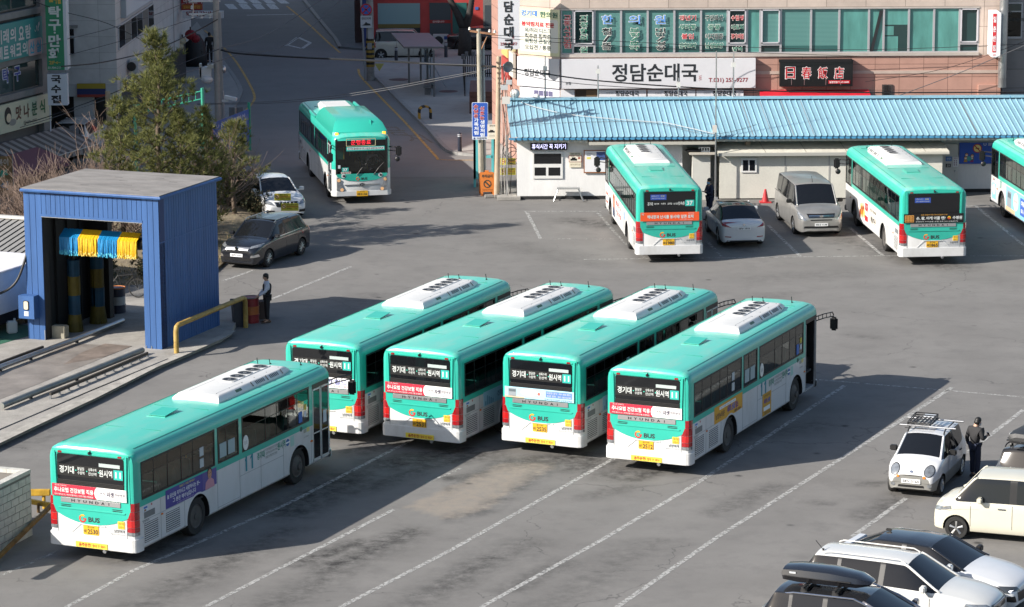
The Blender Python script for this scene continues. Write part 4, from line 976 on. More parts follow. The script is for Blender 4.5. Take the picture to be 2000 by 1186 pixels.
# white saloon from behind
i40, bv = make_car('saloon_car', 'white saloon car seen from behind between the orange banner bus and the silver van', 'car', (8.95, 119.05), 95.5, dict(
    L=4.74, W=1.815, H=1.47, belt=.95, hood=(.80, .96), cowl=3.45, roof_f=2.6, roof_r=1.35, tail=.52, tailz=1.02, pillars=[(1.85, 1.93)], quarter=True, wheels=(.95, 3.72), wr=.33, paint=CW, roof=mat('roof_glass_black', (.012, .013, .014), .05), seams=(1.2, 2.0, 3.2), handles=(1.3, 2.3), yr=.70,
    plate_b='28누 1816', plate_z={'b': .77}, trim=[('tail_lamp', 'b', REDLENS, [[(.48, .80), (.86, .86), (.88, 1.0), (.80, .98)]], .012, 1), ('reflector', 'b', REDLENS, [[(.50, .42), (.74, .44), (.74, .47), (.50, .46)]], .01, 1), ('lower_bumper', 'b', DKTRIM, [[(-.7, .24), (.7, .24), (.66, .31), (-.66, .31)]], .01),
          ('tail_lamp', 'l', REDLENS, [[(.1, .86), (.4, .9), (.34, .98), (.12, 1.0)]], .01)]))
b = MB(); b.disc(frame((.02, 0, .92), (0, -1, 0), Zup), 0, 0, .05, .03, CHROME, sy=.6); b.build('badge', i40)
# small white hatchback with a roof basket
mtz, bv = make_car('hatchback_car', 'small white hatchback with grey bumpers and a black roof basket, facing the camera', 'car', (11.95, 84.85), -111.5, dict(
    L=3.50, W=1.50, H=1.49, belt=.95, hood=(.84, .98), cowl=2.72, roof_f=2.05, roof_r=.42, tail=.1, tailz=.96, gc=.19, pillars=[(1.32, 1.40)], quarter=False, wheels=(.60, 2.92), wr=.275, hub='steel', paint=CW, low=mat('bumper_grey', (.24, .24, .225), .4, .2), yr=.72,
    plate_f='58노 5164', plate_z={'f': .47}, seams=(.8, 1.38, 2.35), handles=(.95, 1.6), handlem=BLACK, mirrorm=BLACK, mirror=2.2,
    trim=[('headlamp_rim', 'f', DKTRIM, [(.47, .735, .14, .14)], .010, 1), ('headlamp', 'f', HL, [(.47, .735, .12, .12)], .018, 1), ('indicator', 'f', ORLENS, [(.36, .59, .04, .035)], .014, 1), ('lower_grille', 'f', GR_, [[(-.36, .30), (.36, .30), (.34, .36), (-.34, .36)]], .012), ('bonnet_line', 'f', DKTRIM, [[(-.3, .615), (.3, .615), (.3, .63), (-.3, .63)]], .008), ('fog_lamp', 'f', HL, [(.5, .36, .06, .05)], .012, 1), ('badge', 'f', CHROME, [(0, .72, .05, .03)], .012)]))
rails(mtz, .5, 1.95, .50, 1.46, DKTRIM, .02, .07)
rk = thing('roof_basket', 'black wire roof basket tilted on silver bars on the small white hatchback', 'roof basket', (11.95, 84.85, 0), R(-111.5))
b = MB()
for x in (.85, 1.75): b.cyl((x, -.78, 1.57), (x, .78, 1.57), .026, STEEL)
b.build('crossbar', rk)
b = MB(); A = lambda x, y: (x, y, 1.60 + (y+.35)*-.0 + .04 + (x-1.2)*-.08)
x0, x1, y0, y1 = .85, 1.75, -.56, .06
for z in (0, .06):
    up_ = lambda p: (p[0], p[1], p[2]+z)
    b.tube([up_(A(*q)) for q in ((x0, y0), (x1, y0), (x1, y1), (x0, y1), (x0, y0))], .016, BLACK)
for k in range(7): b.tube([A(x0+.2*k, y0), A(x0+.2*k, y1)], .01, BLACK, n=5)
for k in range(6): b.bx(x0+.05, x1-.05, y0+.08+.11*k, y0+.13+.11*k, 1.635, 1.645, BLACK)
for q in ((x0, y0), (x1, y0), (x1, y1), (x0, y1)): p = A(*q); b.cyl(p, (p[0], p[1], p[2]+.06), .014, BLACK)
b.build('wire_basket', rk)
b = MB(); b.box((.35, -.3, 1.54), (.3, .3, .02), CW); b.build('basket_foot', rk)
# cream box car at the right edge
ray_, bv = make_car('box_car', 'cream box shaped small car cut off by the right edge', 'car', (14.55, 77.14), 160.0, dict(
    L=3.80, W=1.66, H=1.70, belt=1.02, hood=(.94, 1.06), cowl=3.22, roof_f=2.70, roof_r=.3, tail=.1, tailz=1.02, gc=.22, pillars=[(1.66, 1.80)], wheels=(.62, 3.16), wr=.30, hub='five', paint=carpaint('car_cream', (.60, .58, .48)), yr=.80, seams=(.8, 1.73, 2.8), handles=(.95, 2.0), handlem=CHROME, mirrorm=carpaint('car_cream', (.60, .58, .48)), mirror=2.55,
    trim=[('headlamp', 'f', HL, [[(.40, .70), (.80, .72), (.82, .86), (.56, .80)]], .01, 1), ('headlamp', 'l', HL, [[(3.3, .80), (3.74, .70), (3.70, .80), (3.32, .88)]], .012), ('indicator', 'l', mat('clear_marker', (.7, .7, .66), .3), [[(3.62, .42), (3.66, .42), (3.66, .56), (3.62, .56)]], .01), ('lower_grille', 'f', GR_, [[(-.5, .34), (.5, .34), (.46, .44), (-.46, .44)]], .012)]))
# dark hatchback with roof box
chv, bv = make_car('hatchback_car', 'dark grey hatchback with a black roof box at the right edge behind the cream car', 'car', (13.35, 80.55), 58., dict(
    L=3.60, W=1.60, H=1.52, belt=1.0, hood=(.86, 1.0), cowl=2.75, roof_f=2.1, roof_r=.42, tail=.1, tailz=.98, pillars=[(1.3, 1.4)], wheels=(.62, 2.95), wr=.29, paint=carpaint('car_slate', (.07, .075, .082)), yr=.76, seams=(.8, 1.4), handles=(.9,), plate_b='52버 6170', plate_z={'b': 1.0},
    trim=[('tail_lamp', 'b', REDLENS, [[(.56, .72), (.80, .74), (.80, 1.0), (.62, .98)]], .014, 1), ('badge', 'b', mat('badge_gold', (.6, .45, .12), .3, .8), [(0, .86, .09, .03)], .014), ('rear_trim', 'b', CHROME, [[(-.3, .80), (.3, .80), (.3, .82), (-.3, .82)]], .012)]))
rails(chv, .45, 2.0, .56, 1.5, BLACK)
def roofbox(label, loc, deg, x0, x1, z, w, m):
    t = thing('roof_box', label, 'roof box', (loc[0], loc[1], 0), R(deg)); b = MB(); L_ = x1-x0
    rs = []
    for f, hw, zb, ztp in ((0, .62, .10, .20), (.03, .9, .02, .29), (.2, 1., 0, .33), (.55, 1., 0, .33), (.85, .85, .0, .25), (.97, .55, .04, .15), (1., .4, .08, .11)):
        x = x0 + L_*f; h = w/2*hw; rs.append([(x, -h*.85, z+zb), (x, -h, z+(zb*.6+ztp*.4)), (x, -h*.9, z+ztp*.85), (x, -h*.5, z+ztp), (x, h*.5, z+ztp), (x, h*.9, z+ztp*.85), (x, h, z+(zb*.6+ztp*.4)), (x, h*.85, z+zb)])
    n = 8; b.add([p for r in rs for p in r], [(i*n+k, i*n+(k+1) % n, (i+1)*n+(k+1) % n, (i+1)*n+k) for i in range(len(rs)-1) for k in range(n)] + [tuple(range(n)), tuple(range((len(rs)-1)*n, len(rs)*n))], m)
    b.build('shell', t, smooth=40)
    b = MB(); b.bx(x0+L_*.06, x0+L_*.8, -w/2-.005, w/2+.005, z+.125, z+.14, DKTRIM); b.build('lid_seam', t)
    b = MB()
    for s in (-1, 1): b.rect(frame((0, s*(w/2-.01), z+.2), (1 if s < 0 else -1, 0, 0), Zup), (x0+.25 if s < 0 else -x0-.4), 0, (x0+.4 if s < 0 else -x0-.25), .04, .012, ink('#b8bcbe'))
    b.build('badge', t)
    for xx in (x0+L_*.3, x0+L_*.65):
        b = MB(); b.bx(xx-.03, xx+.03, -w*.75, w*.75, z-.07, z-.03, DKTRIM)
        for s in (-1, 1): b.plate(frame((xx, s*w*.6, 0), (1, 0, 0), Zup), [(-.1, z-.2), (.1, z-.2), (.03, z-.02), (-.03, z-.02)], .03, DKTRIM)
        b.build('crossbar', t)
    return t
roofbox('black roof box strapped on the dark hatchback at the right edge', (13.35, 80.55), 58., .15, 2.1, 1.66, .85, mat('box_matt', (.025, .026, .028), .5, bump=.2, scale=30))
# the three cars nosing in from the bottom right corner
wsuv, bv = make_car('estate_car', 'white sport utility car in the middle of the three cars in the bottom right corner', 'car', (6.84, 71.42), -25.7, dict(
    L=4.8, W=1.82, H=1.64, belt=1.08, hood=(.95, 1.08), cowl=3.55, roof_f=2.75, roof_r=.5, tail=.12, tailz=1.12, pillars=[(1.1, 1.16), (2.15, 2.25)], quarter=True, wheels=(.9, 3.8), wr=.35, paint=carpaint('car_offwhite', (.62, .62, .595)), yr=.66, seams=(1.12, 2.22, 3.4), handles=(1.35, 2.45),
    trim=[('headlamp', 'f', HL, [[(.48, .70), (.82, .74), (.84, .90), (.58, .86)]], .012, 1), ('headlamp', 'r', HL, [[(4.2, .78), (4.7, .70), (4.67, .84), (4.25, .90)]], .012), ('grille', 'f', GR_, [[(-.45, .66), (.45, .66), (.48, .82), (-.48, .82)]], .012), ('tail_lamp', 'b', REDLENS, [[(.62, .9), (.86, .9), (.84, 1.2), (.68, 1.18)]], .012, 1), ('tail_lamp', 'r', REDLENS, [[(.06, .95), (.22, .95), (.2, 1.18), (.1, 1.2)]], .012)]))
rails(wsuv, .7, 2.7, .53, 1.61, carpaint('car_offwhite', (.62, .62, .595)), .016, .05)
b = MB(); b.cyl((.62, -.35, 1.63), (.45, -.4, 1.85), .008, BLACK); b.cyl((.62, -.35, 1.62), (.62, -.35, 1.66), .025, BLACK, n=8); b.build('aerial', wsuv)
b = MB()
for k in range(6): b.tube([(4.78, -.42+.0*k, .68+.025*k), (4.8, 0, .69+.025*k), (4.78, .42, .68+.025*k)], .008, CHROME, n=5)
b.build('grille_bar', wsuv)
b = MB(); b.rect(frame((0, -.93, .62), (1, 0, 0), Zup), 3.3, 0, 3.5, .05, .004, ink('#9aa0a4')); b.build('badge', wsuv)
hat, bv = make_car('coupe_car', 'white sports saloon with black roof, hindmost of the three cars in the bottom right corner', 'car', (8.02, 73.72), -30.5, dict(
    L=4.75, W=1.86, H=1.45, belt=.96, hood=(.80, .98), cowl=3.42, roof_f=2.55, roof_r=1.15, tail=.3, tailz=1.02, pillars=[(1.85, 1.95)], quarter=True, wheels=(.95, 3.82), wr=.34, paint=CW, roof=mat('roof_black', (.012, .013, .015), .12, coat=1.), yr=.70, seams=(1.2, 1.95, 3.2), handles=(1.3, 2.2), mirrorm=BLACK,
    trim=[('headlamp', 'f', mat('lamp_smoked', (.05, .055, .06), .1, coat=1.), [[(.42, .58), (.86, .62), (.88, .74), (.50, .68)]], .012, 1), ('headlamp', 'r', mat('lamp_smoked', (.05, .055, .06), .1, coat=1.), [[(4.2, .62), (4.62, .56), (4.58, .66), (4.22, .74)]], .012), ('grille', 'f', GR_, [[(-.5, .34), (.5, .34), (.56, .56), (-.56, .56)]], .014), ('fog_lamp', 'f', GR_, [[(.62, .34), (.86, .38), (.82, .5), (.68, .5)]], .012, 1), ('tail_lamp', 'b', REDLENS, [[(.3, .86), (.86, .86), (.84, .96), (.3, .94)]], .012, 1)]))
b = MB(); b.plate(frame((.36, 0, 0), (0, -1, 0), (0, 0, 1)), [(-.66, 1.02), (.66, 1.02), (.62, 1.1), (-.62, 1.1)], .2, CW); b.build('rear_spoiler', hat, bevel=.02)
b = MB(); b.box((1.2, 0, 1.475), (.16, .05, .07), BLACK); b.build('aerial', hat, bevel=.02)
b = MB()
for k in range(3): b.box((4.66-.02*k, -.66-.05*k, .62), (.02, .05, .03), glow('lamp_cool', '#f4f6ff', 1.5), rz=-.3)
b.build('lamp_strip', hat)
gsuv, bv = make_car('estate_car', 'mauve grey people carrier with a long black roof box at the bottom edge', 'car', (5.72, 68.50), -24.6, dict(
    L=4.7, W=1.85, H=1.62, belt=1.10, hood=(.92, 1.08), cowl=3.5, roof_f=2.55, roof_r=.45, tail=.12, tailz=1.12, pillars=[(.82, .88), (1.62, 1.7)], quarter=True, wheels=(.85, 3.6), wr=.34, paint=carpaint('car_mauve', (.15, .145, .16), .3, .3), roof=mat('roof_dark', (.02, .021, .024), .12, coat=1.), yr=.74, seams=(1.65, 2.6),
    trim=[('tail_lamp', 'b', REDLENS, [[(.62, .9), (.86, .9), (.84, 1.2), (.68, 1.18)]], .012, 1)]))
for sy in (-1, 1):
    b = MB(); b.tube([(.5, sy*.65, 1.50), (.9, sy*.68, 1.585), (2.3, sy*.68, 1.60), (2.9, sy*.73, 1.40), (3.4, sy*.78, 1.14)], .02, CHROME); b.build('roof_trim', gsuv)
roofbox('long glossy black roof box on the mauve grey people carrier at the bottom edge', (5.72, 68.50), -24.6, .45, 2.55, 1.74, .82, mat('box_gloss', (.012, .012, .014), .15, coat=1.))
# cars up the street
q = at(160, 300)
make_car('estate_car', 'white sport utility car parked beyond the bare bushes on the left', 'car', (q.x-.3, q.y-2.2), 84., dict(L=4.6, W=1.86, H=1.7, belt=1.12, hood=(.98, 1.1), cowl=3.3, roof_f=2.5, roof_r=.35, tail=.1, tailz=1.12, pillars=[(1.3, 1.4)], wheels=(.9, 3.6), wr=.35, paint=carpaint('car_offwhite', (.62, .62, .595)), quarter=False, trim=[('tail_lamp', 'b', REDLENS, [[(.74, .85), (.87, .85), (.86, 1.08), (.76, 1.08)]], .014, 1)]))
rr_, bv = make_car('box_car', 'pale beige box shaped car parked behind the bus shelter', 'car', (-8.05, 180.7), 3., dict(L=3.6, W=1.6, H=1.7, belt=1.05, hood=(.9, 1.05), cowl=2.95, roof_f=2.45, roof_r=.3, tail=.08, tailz=1.05, pillars=[(1.4, 1.5)], quarter=True, wheels=(.55, 3.05), wr=.30, yr=.80, paint=carpaint('car_beige', (.42, .41, .36)), seams=(1.45, 2.4), handles=(.8,),
    trim=[('tail_lamp', 'b', REDLENS, [[(.6, .72), (.78, .72), (.76, 1.05), (.64, 1.02)]], .014, 1), ('tail_lamp', 'r', REDLENS, [[(.03, .74), (.2, .78), (.16, 1.0), (.05, 1.02)]], .014)]))
make_car('saloon_car', 'black saloon car parked by the tree outside the red shop', 'car', (-3.6, 184.9), -14., dict(L=4.8, W=1.84, H=1.45, belt=.95, hood=(.8, .95), cowl=3.5, roof_f=2.6, roof_r=1.4, tail=.6, tailz=1.0, pillars=[(1.85, 1.95)], quarter=True, wheels=(.95, 3.75), wr=.33, paint=carpaint('car_black', (.012, .012, .014)), yr=.70,
    trim=[('tail_lamp', 'b', REDLENS, [[(.4, .78), (.84, .82), (.84, .96), (.5, .92)]], .014, 1)]))
# ------------------------------------------------------------------ ground
def noise_ground(name, base, light, dark, sc=.35, fine=9., rough=.88, stain=False, crack=0.):
    if name in _M: return _M[name]
    m = mat(name, base, rough); nt = m.node_tree; p = nt.nodes['Principled BSDF']; L = nt.links.new
    tc = nt.nodes.new('ShaderNodeTexCoord'); src = tc.outputs['Object']
    def noise(s, d=6, r=.6):
        n = nt.nodes.new('ShaderNodeTexNoise'); n.inputs['Scale'].default_value = s; n.inputs['Detail'].default_value = d; n.inputs['Roughness'].default_value = r; L(src, n.inputs['Vector']); return n.outputs['Fac']
    def mixc(f, a, c):
        x = nt.nodes.new('ShaderNodeMix'); x.data_type = 'RGBA'
        L(f, x.inputs[0]) if not isinstance(f, float) else setattr(x.inputs[0], 'default_value', f)
        for k, q in ((6, a), (7, c)):
            if isinstance(q, tuple): x.inputs[k].default_value = (*q, 1)
            else: L(q, x.inputs[k])
        return x.outputs[2]
    def rng(f, a, c, lo=0., hi=1.):
        r = nt.nodes.new('ShaderNodeMapRange'); r.inputs[1].default_value = a; r.inputs[2].default_value = c; r.inputs[3].default_value = lo; r.inputs[4].default_value = hi; L(f, r.inputs[0]); return r.outputs[0]
    c = mixc(rng(noise(sc, 8, .65), .35, .68), base, light)
    c = mixc(rng(noise(sc*3.1, 7, .7), .50, .76, 0, .7), c, dark)
    c = mixc(rng(noise(fine, 5, .75), .56, .74, 0, .28), c, dark)
    c = mixc(rng(noise(fine*5, 3, .7), .42, .62, 0, .3), c, light); c = mixc(rng(noise(fine*2.2, 4, .8), .55, .7, 0, .3), c, dark)
    if stain:
        at_ = nt.nodes.new('ShaderNodeAttribute'); at_.attribute_name = 'oil'
        sep = nt.nodes.new('ShaderNodeSeparateColor'); L(at_.outputs['Color'], sep.inputs[0])
        mul = nt.nodes.new('ShaderNodeMath'); mul.operation = 'MULTIPLY'; L(sep.outputs[0], mul.inputs[0]); L(rng(noise(2.6, 8, .75), .33, .62), mul.inputs[1]); mul.use_clamp = True
        c = mixc(mul.outputs[0], c, (.022, .021, .02))
        m2 = nt.nodes.new('ShaderNodeMath'); m2.operation = 'MULTIPLY'; L(sep.outputs[1], m2.inputs[0]); L(rng(noise(3., 9, .8), .25, .6), m2.inputs[1])
        c = mixc(m2.outputs[0], c, (.26, .225, .185))
        m3 = nt.nodes.new('ShaderNodeMath'); m3.operation = 'MULTIPLY'; L(sep.outputs[2], m3.inputs[0]); L(rng(noise(1.6, 7, .75), .4, .62), m3.inputs[1])
        c = mixc(m3.outputs[0], c, (.06, .06, .06))
        # small spots of dropped oil
        v = nt.nodes.new('ShaderNodeTexVoronoi'); v.inputs['Scale'].default_value = .8; L(src, v.inputs['Vector'])
        sp = nt.nodes.new('ShaderNodeMath'); sp.operation = 'MULTIPLY'; L(rng(v.outputs['Distance'], .13, .05), sp.inputs[0]); L(rng(noise(.5, 3), .52, .6), sp.inputs[1])
        c = mixc(sp.outputs[0], c, (.04, .039, .038))
    if crack:
        w = nt.nodes.new('ShaderNodeTexNoise'); w.inputs['Scale'].default_value = 1.2; w.inputs['Detail'].default_value = 5; L(src, w.inputs['Vector'])
        ad = nt.nodes.new('ShaderNodeVectorMath'); ad.operation = 'MULTIPLY_ADD'; L(w.outputs['Color'], ad.inputs[0]); ad.inputs[1].default_value = (1.4, 1.4, 0); L(src, ad.inputs[2])
        v = nt.nodes.new('ShaderNodeTexVoronoi'); v.feature = 'DISTANCE_TO_EDGE'; v.inputs['Scale'].default_value = .16; L(ad.outputs[0], v.inputs['Vector'])
        k = nt.nodes.new('ShaderNodeMath'); k.operation = 'MULTIPLY'; L(rng(v.outputs['Distance'], .004, .0015), k.inputs[0]); L(rng(noise(.22, 3), .47, .56, 0, crack), k.inputs[1])
        c = mixc(k.outputs[0], c, (.03, .03, .03))
    L(c, p.inputs['Base Color'])
    n = nt.nodes.new('ShaderNodeTexNoise'); n.inputs['Scale'].default_value = 45; n.inputs['Detail'].default_value = 4; L(src, n.inputs['Vector'])
    bu = nt.nodes.new('ShaderNodeBump'); bu.inputs['Strength'].default_value = .35; bu.inputs['Distance'].default_value = .012; L(n.outputs['Fac'], bu.inputs['Height']); L(bu.outputs[0], p.inputs['Normal'])
    return m
YARD = noise_ground('yard_asphalt', (.148, .143, .136), (.19, .184, .175), (.107, .104, .101), stain=True, crack=.45)
ROAD = noise_ground('street_asphalt', (.185, .180, .176), (.215, .21, .204), (.15, .148, .146), sc=.25)
PAVE = noise_ground('pavement_slabs', (.30, .29, .275), (.37, .355, .335), (.21, .205, .195), sc=.5)
DIRT = noise_ground('planting_soil', (.16, .125, .085), (.24, .20, .13), (.07, .055, .04), sc=1.1, fine=14)
b = MB(); b.poly([(-900, -300, -.03), (900, -300, -.03), (900, 1500, -.03), (-900, 1500, -.03)], ROAD); tag(b.build('ground'), kind='structure')
# yard: fine sheet carrying its oil and repair marks
def segd(px, py, a, c):
    dx, dy = c[0]-a[0], c[1]-a[1]; t = max(0, min(1, ((px-a[0])*dx+(py-a[1])*dy)/(dx*dx+dy*dy+1e-9)))
    return math.hypot(px-a[0]-dx*t, py-a[1]-dy*t)
OIL = []   # (a, b, radius, strength)
for (u0, v0, u1, v1, r, s) in ((640, 1110, 800, 1040, .32, .75), (560, 1180, 660, 1110, .3, .5), (860, 1150, 960, 1090, .35, .6), (1010, 905, 1140, 895, .5, .9), (1200, 930, 1260, 905, .45, .6), (760, 905, 900, 880, .5, .9), (700, 960, 850, 905, .3, .6), (1230, 900, 1310, 915, .4, .7), (870, 935, 925, 930, .16, .9), (560, 1000, 690, 930, .5, .8), (250, 1090, 360, 1060, .4, .6), (1150, 970, 1230, 950, .25, .4),
                              (1260, 455, 1330, 520, .6, .7), (1120, 430, 1180, 440, .5, .6), (1700, 480, 1760, 500, .6, .6), (1400, 480, 1460, 490, .4, .5), (1640, 425, 1660, 480, .5, .5), (1780, 500, 1860, 520, .6, .7), (1660, 655, 1710, 660, .25, .35), (1500, 850, 1600, 830, .4, .4), (1690, 945, 1730, 945, .2, .6), (1580, 980, 1620, 985, .1, .6), (0, 865, 90, 850, .8, .35), (270, 1186, 760, 940, .5, .4), (530, 1186, 960, 950, .5, .4), (800, 1186, 1300, 905, .5, .35), (1070, 1186, 1530, 900, .5, .3), (590, 1100, 700, 1060, .25, .8), (470, 1080, 560, 1035, .3, .5), (1120, 915, 1180, 905, .3, .8), (890, 900, 960, 885, .3, .8), (1240, 935, 1290, 915, .25, .8), (980, 1090, 1040, 1060, .3, .4), (700, 880, 790, 860, .4, .7), (1330, 640, 1560, 560, .5, .25), (620, 640, 760, 560, .5, .25), (1690, 1010, 1760, 970, .3, .5), (1400, 1000, 1520, 950, .3, .45), (1000, 1150, 1100, 1100, .3, .5), (380, 1130, 470, 1080, .35, .6), (1480, 545, 1700, 530, .6, .22), (950, 470, 1180, 520, .6, .2)):
    a, c = at(u0, v0), at(u1, v1); OIL.append(((a.x, a.y), (c.x, c.y), r, s))
PATCH = [[at(*q) for q in ((790, 990), (980, 905), (1090, 905), (940, 1000), (870, 1015))]]
def inpoly(x, y, P):
    r = False; j = len(P)-1
    for i in range(len(P)):
        if (P[i].y > y) != (P[j].y > y) and x < (P[j].x-P[i].x)*(y-P[i].y)/(P[j].y-P[i].y)+P[i].x: r = not r
        j = i
    return r
x0, x1, y0, y1, dx, dy = -46, 46, 60, 137, .25, .28
nx, ny = int((x1-x0)/dx)+1, int((y1-y0)/dy)+1
me = bpy.data.meshes.new('parking_lot')
me.from_pydata([(x0+dx*i, y0+dy*j, 0) for j in range(ny) for i in range(nx)], [], [(j*nx+i, j*nx+i+1, (j+1)*nx+i+1, (j+1)*nx+i) for j in range(ny-1) for i in range(nx-1)])
ca = me.color_attributes.new('oil', 'FLOAT_COLOR', 'POINT'); buf = []
for j in range(ny):
    for i in range(nx):
        px, py = x0+dx*i, y0+dy*j; o = 0.; g = 0.
        if -16 < px < 20:
            for a, c, r, s in OIL:
                if abs(py-a[1]) < 6:
                    d = segd(px, py, a, c)
                    if d < r*2.4: o = max(o, s*(1 - max(0, d-r*.3)/(r*2.1)))
            if inpoly(px, py, PATCH[0]): g = .9
        e = min(segd(px, py, PATCH[0][k-1][:2], PATCH[0][k][:2]) for k in range(5)) if -2 < px < 4 and 74 < py < 90 else 9.; buf += [min(1, o*1.35), g, .9*max(0, 1-e/.55), 1]
ca.data.foreach_set('color', buf)
me.materials.append(YARD); o = bpy.data.objects.new('parking_lot', me); COL.objects.link(o); tag(o, kind='structure')
def strip(b, pts, w, z, m):
    n = len(pts); L_, R_ = [], []
    for i, p in enumerate(pts):
        d = (pts[min(i+1, n-1)] - pts[max(i-1, 0)]); d.z = 0; d.normalize(); q = Vector((-d.y, d.x, 0)) * (w/2)
        L_.append((p.x+q.x, p.y+q.y, z)); R_.append((p.x-q.x, p.y-q.y, z))
    for i in range(n-1): b.poly([R_[i], R_[i+1], L_[i+1], L_[i]], m)
def sub(pts, k=6):
    o = []
    for i in range(len(pts)-1): o += [pts[i].lerp(pts[i+1], t/k) for t in range(k)]
    return o + [pts[-1]]
def smooth_path(pts, k=5):
    o = []; P = [pts[0]] + pts + [pts[-1]]
    for i in range(1, len(P)-2):
        for t in range(k):
            s = t/k; o.append(.5*((2*P[i]) + (P[i+1]-P[i-1])*s + (2*P[i-1]-5*P[i]+4*P[i+1]-P[i+2])*s*s + (3*P[i]-P[i-1]-3*P[i+1]+P[i+2])*s**3))
    return o + [pts[-1]]
WL = worn('white_line', (.39, .39, .375), .46, 7.); WL2 = worn('white_line_faded', (.40, .40, .38), .52, 5.); YL = worn('yellow_line', (.55, .32, .07), .40, 6.)
b = MB()
for px, w, m in (([(0, 1125), (110, 1078)], .13, WL2), ([(130, 1186), (260, 1115), (560, 985), (800, 862)], .14, WL), ([(400, 1186), (770, 995)], .14, WL), ([(830, 945), (900, 915)], .12, WL2), ([(665, 1186), (880, 1075), (1040, 985), (1200, 895)], .15, WL), ([(940, 1186), (1175, 1055), (1360, 945), (1420, 905), (1650, 753)], .15, WL), ([(1205, 1186), (1400, 1050), (1660, 885), (1860, 757)], .15, WL), ([(1664, 1049), (1770, 973)], .15, WL), ([(1888, 885), (2000, 800)], .15, WL), ([(1600, 742), (1840, 762), (2000, 776)], .1, WL), ([(435, 549), (495, 528)], .14, WL), ([(505, 595), (685, 521)], .14, WL),
                 ([(1024, 413), (1180, 413)], .1, WL), ([(1028, 413), (1056, 467)], .14, WL), ([(1056, 467), (1205, 467)], .1, WL2), ([(1165, 413), (1215, 470), (1260, 505)], .14, WL2), ([(1140, 507), (1480, 503), (1720, 500), (2000, 500)], .09, WL), ([(1500, 440), (1562, 500)], .14, WL), ([(1380, 470), (1410, 503)], .14, WL2), ([(1660, 445), (1725, 500)], .14, WL), ([(1905, 402), (2000, 480)], .14, WL), ([(1375, 413), (1510, 411)], .08, WL2), ([(1885, 402), (1960, 401)], .1, WL), ([(1850, 1065), (1890, 1045)], .15, WL)):
    strip(b, sub([at(*q) for q in px]), w, .004, m)
tag(b.build('lane_markings'), kind='structure')
# street, pavements
b = MB()
b.poly([(-60, 137, 0), (30, 137, 0), (30, 300, 0), (-60, 300, 0)], ROAD); tag(b.build('road'), kind='structure')
b = MB()
for px in ([(436, 92), (462, 122), (485, 160), (497, 188), (490, 205), (468, 228)], [(560, 12), (600, 45), (640, 82), (664, 103)], [(700, 135), (705, 150), (735, 182), (790, 238), (850, 304), (860, 312), (925, 313)], [(400, 60), (418, 75)]):
    strip(b, smooth_path([at(*q) for q in px]), .13, .004, YL)
p = at(795, 262)
for k, c in enumerate('금지'): b.text((Vector((p.x+1.1*k-.6, p.y-2.5*k+1, .005)), Vector((1, 0, 0)), Vector((-.25, 1, 0)).normalized(), Vector(Zup)), c, 0, 0, 1., 3., worn('yellow_letters', (.30, .20, .09), .52, 4.), .002, .01)
tag(b.build('yellow_markings'), kind='structure')
b = MB(); WR = worn('white_road_line', (.55, .56, .56), .40, 5.)
for px, w in (([(482, 30), (575, 28)], .25), ([(558, 90), (582, 73)], .22), ([(582, 73), (606, 84)], .22), ([(606, 84), (590, 95)], .22), ([(590, 95), (560, 88)], .22)): strip(b, sub([at(*q) for q in px]), w, .004, WR)
for r_, (v0, v1, u0, k_) in enumerate(((0, 7, 455, 4), (8, 18, 448, 4))):
    for k in range(k_): uu = u0 + 27*k + (13 if r_ == 0 else 0); b.poly([at(uu, v1, .004), at(uu+17, v1, .004), at(uu+7, v0, .004), at(uu-10, v0, .004)], WR)
tag(b.build('road_markings'), kind='structure')
KERB = mat('kerb_stone', (.27, .265, .255), .8, var=.18, scale=4)
def pavement(name, outline, kerb_to, m, h=.12):
    """raised slab; the first kerb_to points carry a kerb stone"""
    b = MB(); pts = [(p.x, p.y) for p in outline]; n = len(pts)
    b.add([(x, y, h) for x, y in pts] + [(x, y, -.02) for x, y in pts], [tuple(range(n))] + [(i, (i+1) % n, n+(i+1) % n, n+i) for i in range(n)], m)
    bm_ = b.build(name); tag(bm_, kind='structure')
    bm = bmesh.new(); bm.from_mesh(bm_.data); bmesh.ops.recalc_face_normals(bm, faces=bm.faces); bmesh.ops.triangulate(bm, faces=[f for f in bm.faces if len(f.verts) > 4]); bm.to_mesh(bm_.data); bm.free()
    k = MB(); P = outline[:kerb_to]
    strip(k, P, .22, h+.012, KERB)
    for i in range(len(P)-1):
        a, c = P[i], P[i+1]; d = (c-a); d.z = 0; d.normalize(); q = Vector((-d.y, d.x, 0))*.11
        for s in (1, -1): k.poly([(a.x+q.x*s, a.y+q.y*s, -.02), (c.x+q.x*s, c.y+q.y*s, -.02), (c.x+q.x*s, c.y+q.y*s, h+.012), (a.x+q.x*s, a.y+q.y*s, h+.012)], KERB)
    tag(k.build('kerb'), kind='structure')
right = smooth_path([at(*q) for q in ((731, 150), (748, 166), (790, 208), (840, 258), (868, 290), (888, 301), (935, 306))])
pavement('pavement', right + [Vector((12, 143.5, 0)), Vector((14, 200, 0)), Vector((-6.4, 200, 0)), at(722, 108)], len(right), PAVE)
left = smooth_path([at(*q) for q in ((402, 70), (432, 118), (455, 150), (469, 175), (466, 192), (440, 235), (425, 262))])
pavement('left_pavement', left + [Vector((-15.2, 141, 0)), Vector((-20, 141, 0)), Vector((-20, 200, 0))], len(left), PAVE, .1)
far = [at(*q) for q in ((592, 0), (625, 42), (655, 78), (664, 95))]
pavement('far_pavement', far + [at(722, 100), at(722, 60), Vector((-7.3, 230, 0)), Vector((-12, 230, 0))], len(far), mat('dark_paving', (.13, .14, .145), .85, var=.15, scale=2))
b = MB()
